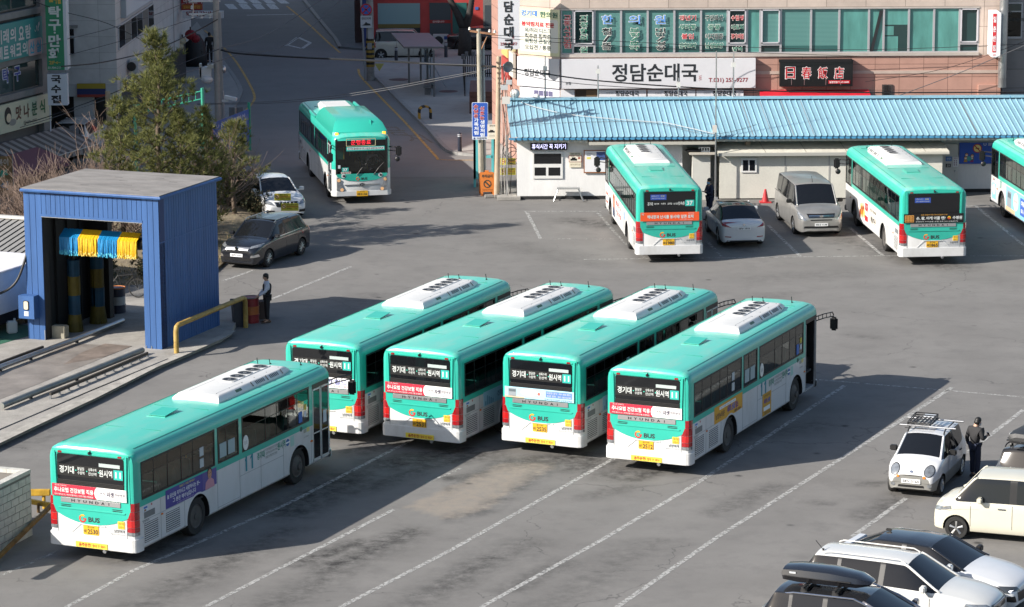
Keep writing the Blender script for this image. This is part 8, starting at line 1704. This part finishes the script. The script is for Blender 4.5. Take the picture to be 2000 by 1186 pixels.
for u, w in ((955, .35), (972, .3)): q = at(u, 386); b = MB(); b.box((q.x, q.y-.1, .08), (w, .16, .12), CONC, rz=.2); tag(b.build('concrete_block', bevel=.01), 'small concrete block at the foot of the sandwich board' if u < 960 else 'small concrete block at the foot of the tan pole', 'block')
b = MB(); q = at(1010, 392); b.box((q.x-.35, q.y+.4, .07), (1.0, .8, .14), CONC); tag(b.build('concrete_step', bevel=.015), 'low concrete step at the office corner', 'step')
t = thing('notice_post', 'grey post carrying the yellow notices at the office corner', 'post'); q = at(990, 388); b = MB(); b.cyl(q, (q.x, q.y, 2.7), .035, STEEL, n=8); b.build('post', t)
# roof aerial masts
for k, (u, v0, v1, Yv, lab) in enumerate(((1065, 110, 197, 134.6, 'first mast from the left on the blue roof ridge'), (1168, 128, 200, 134.6, 'second mast from the left on the blue roof ridge'), (1325, 152, 200, 134.6, 'short third mast on the blue roof ridge'), (1397, 100, 390, 130.0, 'long mast standing in front of the office eaves'), (1432, 104, 196, 134.6, 'rightmost mast on the blue roof ridge'))):
    p, q = atY(u, v1, Yv), atY(u, v0, Yv); t = thing('aerial_mast', lab, 'mast', (p.x, Yv, max(p.z, 0))); b = MB(); h = q.z-max(p.z, 0); b.cyl((0, 0, 0), (0, 0, h), .035, STEEL, .025, n=8); b.build('mast_tube', t); b = MB(); 
    if k in (0, 1, 4): b.box((0, -.05, h-.25 if k == 1 else h-.5), (.18, .12, .2), INS); b.build('radio_box', t)
    elif k == 2: b.box((0, -.05, h-.3), (.16, .12, .2), INS); b.build('radio_box', t)
    else: b.box((-.05, -.05, h*.48), (.18, .1, .3), INS); b.build('radio_box', t)
    b = MB(); b.lathe([(.16, 0), (.05, .1), (.03, .3)], GREYM, 10) if k != 3 else b.box((0, 0, .05), (.2, .2, .1), GREYM); b.build('foot', t)
# left: loudspeaker post, green trellis, blue banner, camera pole
q = at(243, 345); t = thing('speaker_post', 'pale bark covered post with a white horn loudspeaker among the pines', 'post', (q.x, 134, 0)); h = atY(238, 178, 134).z; b = MB(); b.cyl((0, 0, 0), (-.18, 0, h), .16, mat('post_bark', (.34, .27, .19), .9, var=.3, scale=6), .11, 12); b.build('post_shaft', t, smooth=40); b = MB(); b.lathe([(.05, -.2), (.06, 0), (.10, .1), (.24, .3), (.22, .3), (.08, .1), (.001, .05)], mat('horn_white', (.55, .54, .5), .4), 16, (.12, -.15, h-.35), (1, -.6, -.1)); b.lathe([(.05, -.15), (.08, .05), (.14, .16), (.001, .1)], mat('horn_white', (.55, .54, .5), .4), 12, (.02, -.2, h-.75), (.6, -1, -.3)); b.build('horn', t, smooth=50)
t = thing('trellis', 'green painted pergola frame behind the big pine', 'trellis'); gm = mat('trellis_green', (.03, .30, .20), .5); b = MB()
for (u, v) in ((263, 205), (395, 172)): p = atY(u, v, 128); b.cyl((p.x, 128, 0), (p.x, 128, p.z), .07, gm, n=8)
p, q_ = atY(263, 207, 128), atY(395, 178, 128); 
for dz in (0, -.32): b.cyl((p.x, 128, p.z+dz), (q_.x, 128, q_.z+dz), .03, gm, n=6)
for k in range(11): r = p.lerp(q_, k/10); b.cyl((r.x, 128, r.z), (r.x, 128, r.z-.32), .02, gm, n=5)
b.build('frame', t)
t = thing('banner', 'blue banner with masked children between green posts behind the pines', 'banner'); A, B = Vector((-13.85, 139, 0)), Vector((-12.2, 145.2, 0)); U = (B-A).normalized(); f = (A, U, Vector(Zup), U.cross(Vector(Zup))); L_ = (B-A).length; b = MB()
for p in (A, B): b.cyl(p, (p.x, p.y, 2.25), .07, gm, n=8)
b.build('post', t); b = MB(); b.rect(f, .1, .45, L_-.1, 1.95, .02, ink('#2654a8')); o = b.build('banner_cloth', t); c = MB(); f2 = (f[0]+f[3]*.024, *f[1:]); c.text(f2, 'U 문화 시민의식', L_*.6, 1.72, L_*.6, .18, ink('#b8c6e4'), .003, .02); c.text(f2, '금연구역입니다', L_*.62, 1.45, L_*.6, .18, ink('#b0a458'), .003, .02); c.text(f2, '담배연기 없는 정류장', L_*.66, 1.2, L_*.5, .14, ink('#b0a458'), .003); c.ring(f2, 1.1, 1.5, .3, .4, 0, 360, .004, ink('#9a2c2a'), 20); c.disc(f2, 1.1, 1.5, .3, .003, ink('#b8a860')); c.plate(f2, [(.85, 1.68), (.93, 1.76), (1.35, 1.32), (1.27, 1.24)], .006, ink('#9a2c2a'))
for x, z, cc in ((.6, .85, '#b08a3a'), (.95, .95, '#8a3a6a'), (.75, 1.05, '#4a9a9a')): c.disc(f2, x, z, .13, .005, ink('#1f2228')); c.disc(f2, x, z-.03, .1, .007, ink('#c09078')); c.plate(f2, [(x-.15, z-.35), (x+.15, z-.35), (x+.1, z-.1), (x-.1, z-.1)], .004, ink(cc))
c.build('lettering', o)
q = at(437, 290); t = thing('camera_pole', 'thin grey pole with a white surveillance camera', 'camera', (q.x, 146, 0)); p = atY(440, 178, 146); b = MB(); b.cyl((0, 0, 0), (0, 0, p.z), .05, GREYM, n=8); b.build('pole', t); b = MB(); b.box((.38, -.25, p.z-.3), (.6, .22, .16), mat('camera_white', (.6, .6, .6), .4), rz=-.2, M=Matrix.Rotation(.2, 3, 'Y')); b.box((.1, -.1, p.z-.45), (.3, .12, .1), mat('camera_white', (.6, .6, .6), .4)); b.build('camera_housing', t, bevel=.02)
q = at(463, 285); b = MB(); b.cyl((q.x, 146, 0), (q.x, 146, 1.9), .06, mat('post_galv', (.28, .30, .31), .4, .6), n=10); b.bx(q.x-.3, q.x+.35, 146.1, 146.13, .7, 1.9, mat('perspex', (.16, .17, .18), .2)); tag(b.build('sign_back'), 'grey steel post with a blank panel beside the blue banner', 'post')
# ------------------------------------------------------------------ cables
def cable(label, pts, r, m, sag=0.):
    P = [atY(u, v, Yv) for u, v, Yv in pts]
    if len(P) == 2: P = [P[0].lerp(P[1], k/12) - Vector((0, 0, 4*sag*(k/12)*(1-k/12))) for k in range(13)]
    else: P = smooth_path(P, 5)
    b = MB(); b.tube(P, r, m, 5); tag(b.build('cable'), label, 'cable', None)
GW_ = mat('cable_grey', (.11, .11, .115), .8); BK = mat('cable_black', (.015, .015, .016), .5)
cable('thick black cable bundle from the concrete pole across the street to the slim pole', [(432, 98, 149), (470, 105, 148), (600, 113, 145), (760, 120, 140), (860, 126, 137), (938, 129, 133.4), (975, 131, 132)], .05, BK)
cable('thin pale wire tied along the thick bundle across the street', [(432, 96, 149), (540, 108, 147), (680, 115, 143), (800, 123, 139), (938, 127, 133.4)], .009, GW_)
cable('white cable pair crossing low behind the humped bus, upper strand', [(385, 203, 148), (520, 199, 146), (640, 189, 143), (760, 171, 139), (860, 152, 136), (938, 138, 133.4), (976, 128, 132)], .013, GW_); cable('white cable pair crossing low behind the humped bus, lower strand', [(385, 204, 148), (520, 202, 146), (640, 193, 143), (760, 175, 139), (860, 156, 136), (938, 141, 133.4)], .013, GW_)
cable('pale wire rising from the concrete pole to the top of the street', [(432, 94, 149), (500, 76, 155), (560, 45, 165), (630, -2, 178)], .025, GW_); cable('grey drooping wire over the street beside the pale one', [(432, 118, 149), (470, 106, 151), (540, 95, 158), (600, 60, 166), (670, -5, 178)], .022, GW_)
cable('black cable passing over the pale sign faces at the right building', [(976, 130, 132.5), (1050, 142, 134), (1150, 156, 135.5), (1300, 168, 136.8), (1480, 177, 137.3), (1700, 181, 137.3), (2010, 180, 137.3)], .03, BK); cable('thin black cable just under the thick one at the right building', [(976, 133, 132.5), (1080, 158, 134), (1250, 172, 136), (1480, 181, 137.2)], .014, BK)
cable('upper thin wire across the clinic windows', [(948, 68, 133), (1100, 76, 135), (1270, 84, 137), (1450, 92, 138), (1700, 97, 138.3), (2010, 86, 138.3)], .012, BK); cable('lower thin wire across the clinic windows', [(948, 72, 133), (1100, 84, 135), (1300, 95, 137), (1500, 104, 138), (1750, 112, 138.3)], .012, BK)
cable('pale straight wire slanting up to the right edge over the blue roof', [(1740, 193, 135.5), (1880, 140, 136.5), (2010, 85, 137.4)], .018, GW_); cable('thin dark wire slanting down from the right edge', [(1690, 160, 138), (1850, 133, 138), (2010, 78, 138)], .012, BK)
cable('pale rope lying slack over the left part of the blue roof', [(1018, 200, 134.2), (1060, 213, 133.2), (1130, 226, 132.4), (1270, 238, 131.6), (1300, 240, 131.4), (1398, 262, 130.2)], .018, mat('rope_pale', (.40, .42, .43), .7)); cable('thin grey wire along the blue roof', [(1000, 246, 131), (1100, 240, 131.8), (1270, 239, 131.6), (1400, 262, 130.2), (1560, 220, 133.2), (1700, 216, 133.4), (2010, 214, 133.4)], .009, GW_)
cable('black cable from the green hanging sign to the concrete pole', [(120, 130, 139), (200, 122, 141), (300, 98, 145), (376, 65, 148), (425, 38, 149)], .03, BK); cable('upper thin black wire over the grey building front', [(60, 0, 139), (120, 22, 140), (210, 46, 142), (300, 90, 144), (345, 105, 145)], .016, BK); cable('straight thin wire from the left signs up across the grey building', [(80, 88, 139), (200, 60, 141), (300, 30, 144), (375, 0, 147)], .016, GW_)
cable('long black cable low across the left shops', [(-5, 245, 138), (60, 238, 139), (150, 208, 140), (230, 178, 142), (290, 150, 144), (428, 96, 149)], .022, BK); cable('pale wire below the long black cable at the left shops', [(-5, 262, 138), (100, 231, 139), (190, 200, 141), (300, 165, 144), (430, 118, 149)], .016, GW_); cable('thin wire sagging across the grey building middle', [(124, 110, 140), (230, 82, 142), (320, 55, 146), (428, 20, 149)], .012, BK)
# ------------------------------------------------------------------ trees
PINEG = [leafy('pine_needles', (.155, .175, .052)), leafy('pine_needles_pale', (.25, .25, .085)), leafy('pine_needles_dark', (.075, .085, .032))]; BARK = mat('pine_bark', (.10, .075, .055), .9, var=.3, scale=8)
def pine(label, base, H, Rw, seed, ntuft=15, lean=(0, 0), nb=None, z0=.12, tl=.30, dens=1.):
    random.seed(seed); t = thing('pine_tree', label, 'tree', base); tr = MB(); top = Vector((lean[0], lean[1], H)); ax = lambda z: Vector((lean[0]*z/H + .06*math.sin(z*1.7+seed), lean[1]*z/H + .06*math.cos(z*1.3), z))
    tr.tube([ax(H*k/8) for k in range(9)], .05+.015*H, BARK, 8, .015); nd = [MB(), MB(), MB()]; limbs = MB()
    def tuft(p, d, n, L):
        for _ in range(n):
            v = (d*1.0 + Vector((random.gauss(0, .55), random.gauss(0, .55), random.gauss(.12, .5)))).normalized()*L*random.uniform(.6, 1.1)
            w = v.orthogonal().normalized()*.013; a = random.uniform(0, 6.28); w = Matrix.Rotation(a, 3, v.normalized()) @ w
            k = random.choices((0, 1, 2), (5, 4, 3))[0]
            nd[k].add([p-w, p+w, p+v], [(0, 1, 2)], PINEG[k])
    nb = nb or int(H*7); z = H*z0
    for i in range(nb):
        fz = (i+.5)/nb; z = H*(z0 + (1-z0)*fz**.9*.97); a = i*2.399 + random.uniform(-.4, .4); r = Rw*((1-fz)**.75*.95+.06)*random.uniform(.45, 1.12); el = .10+.8*fz*random.uniform(.6, 1.2)
        o = ax(z); d = Vector((math.cos(a), math.sin(a), el)).normalized(); n = max(3, int(r/.16)); pts = []
        for k in range(n+1):
            s = k/n; pts.append(o + d*(r*s) + Vector((0, 0, .22*r*s*s)) + Vector((random.gauss(0, .02), random.gauss(0, .02), 0)))
        limbs.tube(pts, .012+.014*r, BARK, 5, .006)
        for k in range(1, n+1):
            s = k/n
            if s < .28 and r > .5: continue
            for _ in range(max(1, int(3.4*dens*(.5+s)))):
                q = pts[k] + Vector((random.gauss(0, .10+.06*r), random.gauss(0, .10+.06*r), random.gauss(.04, .09)))
                tuft(q, (d*.6 + Vector((random.gauss(0, .5), random.gauss(0, .5), .45))).normalized(), ntuft, tl)
        tuft(pts[-1], d+Vector((0, 0, .6)), ntuft+6, tl*1.1)
    for _ in range(5): tuft(ax(H), Vector((0, 0, 1)), ntuft, tl)
    tr.build('trunk', t, smooth=True); limbs.build('limbs', t); b = MB()
    for m in nd: b.add(m.v, m.f, PINEG[nd.index(m)])
    b.build('crown', t); return t
pp = atY(303, 65, 118.5); pine('tall sunlit pine in the middle of the trees behind the blue wash', (pp.x, 118.5, .2), pp.z-.2, 2.5, 4, 15, (.05, 0), 66, .12, .32, 1.15)
pp = atY(418, 225, 120.5); pine('small pine to the right of the tall one, behind the wash roof', (pp.x-.55, 120.5, .2), pp.z, 1.15, 9, 14, (.25, 0), 34)
pp = atY(238, 190, 121); pine('small pine left of the tall one, beside the loudspeaker post', (pp.x-.1, 121, .2), pp.z-.3, 1.3, 14, 13, (-.1, 0), 34)
pp = atY(452, 250, 125.5); pine('dark young pine beside the white saloon', (pp.x, 125.5, .2), pp.z-.1, 1.5, 21, 12, (.15, 0), 30, .38)
pp = atY(345, 210, 118); pine('low pine tucked against the right side of the tall one', (pp.x, 118, .2), pp.z-.4, 1.5, 27, 13, (.1, 0), 34)
def shrub(label, base, H, Rw, seed, mats, n=900, name='shrub'):
    random.seed(seed); t = thing(name, label, 'shrub', base); b = MB(); st = MB()
    for k in range(9): a = random.uniform(0, 6.28); st.tube([(0, 0, 0), (math.cos(a)*Rw*.3, math.sin(a)*Rw*.3, H*.5), (math.cos(a)*Rw*.6, math.sin(a)*Rw*.6, H*.85)], .02, BARK, 5, .006)
    lob = [(random.gauss(0, .35)*Rw, random.gauss(0, .35)*Rw, random.uniform(.3, .75)*H, random.uniform(.35, .6)*Rw) for _ in range(14)]
    for _ in range(n):
        lx, ly, lz, lr = random.choice(lob); v = Vector((random.gauss(0, 1), random.gauss(0, 1), random.gauss(0, 1))).normalized(); p = Vector((lx, ly, lz)) + v*lr*random.uniform(.6, 1.1)
        if p.z < .03: continue
        for _ in range(5):
            d = (v + Vector((random.gauss(0, .7), random.gauss(0, .7), random.gauss(.2, .6)))).normalized()*.11; w = d.orthogonal().normalized()*.022
            b.add([p-w, p+w, p+d], [(0, 1, 2)], random.choice(mats))
    st.build('stems', t); b.build('foliage', t)
JN = [mat('juniper', (.05, .055, .022), .8, var=.3, scale=4), mat('juniper_brown', (.10, .075, .035), .8, var=.3, scale=4), mat('juniper_dark', (.025, .035, .016), .8)]
q = at(482, 412); shrub('dense dark conifer bush beside the white saloon', (q.x-.35, q.y-.3, .1), 1.75, .95, 31, JN, 1500); q = at(505, 425); shrub('low brownish bush in front of the white saloon', (q.x-.1, q.y, .05), 1.0, .7, 32, JN, 700)
shrub('small green bush on the bank behind the bicycle', (-13.2, 112.6, .2), .8, .6, 33, JN, 500); shrub('round bush on the bank left of the bicycle', (-15.0, 112.8, .2), .75, .6, 34, JN, 450)
TW = mat('bare_twig', (.20, .145, .115), .85, var=.2, scale=6)
def bare(label, base, H, spread, seed, stems=7, depth=4):
    random.seed(seed); t = thing('bare_shrub', label, 'shrub', base); b = MB(); tr = MB()
    def grow(p, d, L, r, k, bb):
        pts = [p]; q = p
        for _ in range(3): d = (d + Vector((random.gauss(0, .12), random.gauss(0, .12), random.gauss(.03, .08)))).normalized(); q = q + d*(L/3); pts.append(q)
        bb.tube(pts, r, TW, 4, r*.6)
        if k == 0: return
        for j in range(random.choice((2, 3))):
            s = random.uniform(.35, 1.); o = pts[min(3, int(s*3)+0)]
            grow(o, (d + Vector((random.gauss(0, .5), random.gauss(0, .5), random.gauss(.12, .3)))).normalized(), L*random.uniform(.6, .9), r*.68, k-1, b)
    for _ in range(stems):
        a = random.uniform(0, 6.28); grow(Vector((random.gauss(0, .12), random.gauss(0, .12), 0)), Vector((math.cos(a)*spread, math.sin(a)*spread, 1)).normalized(), H*.42, .032, depth, tr)
    tr.build('stems', t); b.build('twigs', t)
p = at(70, 370); bare('wide spreading bare shrub above the left end of the wash roof', (-17.6, 119.5, .1), 4.6, .6, 41, 13, 4); bare('bare shrub left of the pines with pale arching twigs', (-15.6, 119.0, .2), 4.4, .5, 42, 10, 4); bare('tall thin bare tree rising in front of the grey building', (-16.1, 120.3, .2), 7.0, .26, 43, 3, 4); bare('bare shrub with upright twigs beside the concrete utility pole', (-12.0, 121.3, .2), 5.6, .4, 44, 9, 4); bare('pale bare shrub at the far left edge behind the wash roof', (-19.3, 119.8, .1), 4.2, .6, 46, 12, 4); bare('bare twiggy shrub at the foot of the pines', (-14.7, 117.6, .2), 3.6, .6, 47, 9, 4); bare('low tangled bare shrub behind the wash roof corner', (-18.6, 118.2, .1), 4.0, .75, 45, 11, 4)
# dark plaza tree
q = Vector((-2.66, 181, .12)); t = thing('street_tree', 'dark forked street tree outside the red shop', 'tree', q); b = MB(); DB = mat('bark_dark', (.035, .03, .028), .9, var=.3, scale=5); b.tube([(0, 0, 0), (.02, 0, .8), (0, 0, 1.6)], .42, DB, 12, .34); b.tube([(0, 0, 1.5), (-.4, 0, 2.4), (-1.0, 0, 3.6), (-1.5, .3, 6)], .27, DB, 10, .08); b.tube([(0, 0, 1.5), (.3, 0, 2.4), (.5, 0, 3.6), (.9, -.2, 6.5)], .26, DB, 10, .08); b.build('trunk', t, smooth=True); random.seed(50); b = MB()
for _ in range(30): p = Vector((random.uniform(-1.6, 1), random.gauss(0, .3), random.uniform(4, 6.3))); d = Vector((random.gauss(0, 1), random.gauss(0, 1), random.uniform(.2, 1))).normalized(); b.tube([p, p+d*.8, p+d*1.6+Vector((0, 0, .3))], .04, DB, 5, .008)
b.build('crown_branches', t)
# ------------------------------------------------------------------ people
SKIN = mat('skin', (.42, .25, .17), .5)
def skin_mesh(name, nodes, edges, m, parent, levels=2, root=0):
    me = bpy.data.meshes.new(name); keys = list(nodes); me.from_pydata([nodes[k][0] for k in keys], [(keys.index(a), keys.index(b)) for a, b in edges], []); o = bpy.data.objects.new(name, me); COL.objects.link(o)
    sk = o.modifiers.new('skin', 'SKIN'); sk.use_smooth_shade = True
    if not me.skin_vertices: raise RuntimeError('no skin layer')
    for i, k in enumerate(keys): r = nodes[k][1]; me.skin_vertices[0].data[i].radius = (r, r) if not hasattr(r, '__len__') else r; me.skin_vertices[0].data[i].use_root = (i == root)
    s = o.modifiers.new('sub', 'SUBSURF'); s.levels = levels; s.render_levels = levels
    dg = bpy.context.evaluated_depsgraph_get(); dg.update(); n = bpy.data.meshes.new_from_object(o.evaluated_get(dg)); o.modifiers.clear(); o.data = n; n.materials.clear(); n.materials.append(m); n.shade_smooth(); o.parent = parent; return o
def person(label, loc, face, J, top, bottom, shoe, hair, sleeve=None, vest=None, mask=None, sit=False, glasses=False):
    """J: joint overrides, facing +x, left +y"""
    t = thing('person', label, 'person', loc, R(face)); V = Vector
    j = dict(pel=(0, 0, .93), spi=(0, 0, 1.1), che=(.0, 0, 1.33), nek=(.01, 0, 1.47), hed=(.03, 0, 1.56), crn=(.03, 0, 1.66), sl=(0, .18, 1.38), sr=(0, -.18, 1.38), el=(-.02, .25, 1.1), er=(-.02, -.25, 1.1), hl=(.05, .24, .86), hr=(.05, -.24, .86), tl=(0, .09, .9), tr=(0, -.09, .9), kl=(.02, .10, .5), kr=(.02, -.10, .5), al=(0, .10, .08), ar=(0, -.10, .08), fl=(.15, .12, .035), fr=(.15, -.12, .035)); j.update(J); g = {k: V(v) for k, v in j.items()}
    n = dict(pel=(g['pel'], (.15, .11)), spi=(g['spi'], (.14, .10)), che=(g['che'], (.165, .11)), nek=(g['nek'], .055), hed=(g['hed'], .085), crn=(g['crn'], .075), sl=(g['sl'], .06), el=(g['el'], .042), hl=(g['hl'], .028), sr=(g['sr'], .06), er=(g['er'], .042), hr=(g['hr'], .028), tl=(g['tl'], .09), kl=(g['kl'], .06), al=(g['al'], .042), fl=(g['fl'], .035), tr=(g['tr'], .09), kr=(g['kr'], .06), ar=(g['ar'], .042), fr=(g['fr'], .035))
    E = [('pel', 'spi'), ('spi', 'che'), ('che', 'nek'), ('nek', 'hed'), ('hed', 'crn'), ('che', 'sl'), ('sl', 'el'), ('el', 'hl'), ('che', 'sr'), ('sr', 'er'), ('er', 'hr'), ('pel', 'tl'), ('tl', 'kl'), ('kl', 'al'), ('al', 'fl'), ('pel', 'tr'), ('tr', 'kr'), ('kr', 'ar'), ('ar', 'fr')]
    fwd = (g['hed'] - g['nek']); hx = V((1, 0, 0)); 
    nose = g['hed'] + hx*.10 + V((0, 0, .01)); n['nos'] = (nose, .014); E.append(('hed', 'nos'))
    for s in 'lr':
        d = (g['h'+s]-g['e'+s]).normalized(); sd = d.cross(V((0, 0, 1))); sd = sd.normalized() if sd.length > .1 else V((0, 1, 0)); pl = g['h'+s] + d*.06; n['p'+s] = (pl, (.034, .02)); E.append(('h'+s, 'p'+s))
        for q in range(4):
            a = pl + d*.035 + sd*(.024*(q-1.5)*.9); e = a + d*(.035+.008*(q in (1, 2))) + V((0, 0, -.008)); n[f'f{q}{s}'] = (a, .0095); n[f'e{q}{s}'] = (e, .008); E += [('p'+s, f'f{q}{s}'), (f'f{q}{s}', f'e{q}{s}')]
        a = g['h'+s] + d*.04 + sd*.045; n['th'+s] = (a, .010); n['tip'+s] = (a + d*.03, .009); E += [('h'+s, 'th'+s), ('th'+s, 'tip'+s)]
    cov = ('pel', 'spi', 'che', 'sl', 'sr', 'el', 'er', 'tl', 'tr', 'kl', 'kr')
    skin_mesh('body', {k: (p, (tuple(q*.72 for q in r) if hasattr(r, '__len__') else r*.72) if k in cov else r) for k, (p, r) in n.items()}, E, SKIN, t)
    up = lambda ks, ex, nm, ee, m: skin_mesh(nm, {k: (n[k][0] if k not in ex else ex[k], ((.145,)*2 if k == 'pel' else tuple(r+.018 for r in n[k][1])) if hasattr(n[k][1], '__len__') else n[k][1]+.018) for k in ks}, ee, m, t)
    wl, wr = g['el'].lerp(g['hl'], .93), g['er'].lerp(g['hr'], .93); nk = g['che'].lerp(g['nek'], .92)
    up(['pel', 'spi', 'che', 'nek', 'sl', 'el', 'hl', 'sr', 'er', 'hr'], {'hl': wl, 'hr': wr, 'nek': nk}, 'shirt' if vest else 'jacket', [e for e in E if all(k in ('pel', 'spi', 'che', 'nek', 'sl', 'el', 'hl', 'sr', 'er', 'hr') for k in e)], top)
    if vest: skin_mesh('waistcoat', {'pel': (g['pel']+V((0, 0, .03)), .15), 'spi': (g['spi'], .148), 'che': (g['che']+V((0, 0, -.02)), (.19, .15)), 'nek': (g['che'].lerp(g['nek'], .45), (.11, .1))}, [('pel', 'spi'), ('spi', 'che'), ('che', 'nek')], vest, t)
    lk = ('pel', 'tl', 'kl', 'al', 'tr', 'kr', 'ar'); skin_mesh('trousers', {k: (g[k] if k[0] != 'a' else g[k]+V((0, 0, .02)), {'pel': .128, 'tl': .105, 'tr': .105, 'kl': .08, 'kr': .08, 'al': .068, 'ar': .068}[k]) for k in lk}, [e for e in E if all(k in lk for k in e)], bottom, t)
    for s in 'lr':
        d = g['f'+s]-g['a'+s]; d.z = 0; d = d.normalized() if d.length > .01 else V((1, 0, 0)); b = MB(); c = g['a'+s]; z = max(c.z-.08, 0.)
        for sx, w, h in ((-.06, .042, .09), (.04, .046, .075), (.13, .046, .055), (.18, .03, .04)): b.ball(c + d*sx + V((0, 0, z-c.z+h*.5)), 1, shoe, 10, 6, (.07, w, h*.52))
        b.build('shoe', t, smooth=True)
    b = MB(); b.ball(g['crn'] + V((-.015, 0, -.01)), 1, hair, 14, 10, (.102, .088, .085)); b.ball(g['hed'] + V((-.05, 0, .03)), 1, hair, 12, 8, (.07, .085, .085)); b.build('hair', t, smooth=True)
    b = MB()
    for s in (-1, 1): b.ball(g['hed'] + hx*.088 + V((0, s*.032, .035)), .011, BLACK, 8, 6); b.ball(g['hed'] + V((0, s*.09, .01)), 1, SKIN, 8, 6, (.02, .012, .03))
    b.ball(g['hed'] + hx*.085 + V((0, 0, -.04)), 1, mat('lips', (.30, .12, .10), .5), 8, 6, (.01, .025, .007)); b.build('face_features', t)
    if mask: b = MB(); b.ball(g['hed'] + hx*.04 + V((0, 0, -.035)), 1, mask, 14, 10, (.075, .078, .055)); b.build('face_mask', t, smooth=True)
    return t
DK = mat('cloth_black', (.014, .014, .016), .8, var=.2, scale=6); NVY = mat('cloth_navy', (.015, .020, .045), .8, var=.2, scale=6); JEAN = mat('cloth_denim', (.012, .018, .04), .8, var=.25, scale=6); WSH = mat('cloth_white', (.50, .53, .60), .7, var=.1); HB = mat('hair_black', (.010, .009, .008), .5); SHB = mat('shoe_brown', (.10, .055, .03), .5); CHAR = mat('cloth_charcoal', (.02, .02, .022), .8, var=.2, scale=6)
q = at(523, 630); person('man in a black waistcoat and white shirt reaching for the red drum', q, 196, dict(er=(.06, -.24, 1.12), hr=(.24, -.20, .96), el=(.10, .24, 1.13), hl=(.36, .20, .97), fl=(.15, .11, .035), fr=(.13, -.14, .035), al=(.02, .08, .08), hed=(.05, 0, 1.555), crn=(.05, 0, 1.65)), WSH, DK, SHB, HB, vest=DK)
q = at(1903, 933); pm = person('man in a charcoal jacket and dark jeans looking down at a phone', q, 48, dict(er=(-.02, -.25, 1.12), hr=(.24, -.20, 1.16), el=(-.04, .25, 1.1), hl=(.05, .24, .88), hed=(.07, -.03, 1.54), crn=(.09, -.03, 1.63), kl=(.06, .11, .5), al=(.08, .12, .08), kr=(.0, -.11, .5), ar=(-.06, -.11, .08), fl=(.24, .14, .035), fr=(.1, -.13, .035)), CHAR, JEAN, DK, HB, mask=mat('mask_white', (.6, .62, .64), .7))
v = Matrix.Rotation(R(48), 3, 'Z') @ Vector((.36, -.18, 1.2)); t = thing('phone', 'phone in the right hand of the man in the charcoal jacket', 'phone', (q.x+v.x, q.y+v.y, v.z), R(48)); b = MB(); b.box((0, 0, 0), (.012, .075, .15), BLACK, M=Matrix.Rotation(-.6, 3, 'Y')); b.build('case', t, bevel=.004); b = MB(); b.box((-.008, 0, .004), (.002, .066, .135), glow('phone_screen', '#b8c4dc', .6), M=Matrix.Rotation(-.6, 3, 'Y')); b.build('screen', t)
q = at(1386, 430); person('man in a navy suit and blue mask standing with folded arms beside the hut', q, 205, dict(er=(.06, -.26, 1.14), hr=(.22, .06, 1.2), el=(.06, .26, 1.12), hl=(.23, -.06, 1.17)), NVY, NVY, DK, HB, mask=mat('mask_blue', (.20, .42, .60), .7))
def onbus(x, y, z, X=-8.357, Yb=140.579, deg=-78.87): c, s = math.cos(R(deg)), math.sin(R(deg)); return (X + x*c - y*s, Yb + x*s + y*c, z)
person('bus driver in a white shirt at the wheel of the humped bus', onbus(9.75, .62, .45), -78.87, dict(pel=(0, 0, .93), tl=(.05, .1, .9), tr=(.05, -.1, .9), kl=(.45, .13, .92), kr=(.45, -.13, .92), al=(.45, .13, .53), ar=(.45, -.13, .53), fl=(.6, .13, .5), fr=(.6, -.13, .5), el=(.12, .27, 1.15), hl=(.40, .16, 1.22), er=(.12, -.27, 1.15), hr=(.40, -.16, 1.22)), WSH, NVY, DK, HB, vest=DK)
b = MB(); c = onbus(10.2, .62, 1.68); b.tube([Vector(onbus(10.2+.08*math.sin(a*.524)*.6, .62+.22*math.cos(a*.524), 1.68+.2*math.sin(a*.524))) for a in range(13)], .018, BLACK, 6); tag(b.build('steering_wheel'), 'black steering wheel in front of the bus driver', 'steering wheel')
q = at(410, 122, .1); person('pedestrian in a long black coat on the left pavement far up the street', (q.x, q.y, .1), 100, {}, DK, DK, DK, HB)
q = at(380, 128, .1); t = thing('covered_stall', 'stall under a black sheet on the left pavement', 'stall', q); b = MB(); b.lathe([(.75, 0), (.72, .6), (.6, 1.3), (.35, 1.75), (.05, 1.85)], mat('sheet_black', (.012, .012, .013), .6, bump=.5, scale=2), 12); b.build('cover', t, smooth=True); b = MB(); b.bx(-.5, .5, -.5, .5, 0, .9, DKTRIM); b.build('stall_body', t)
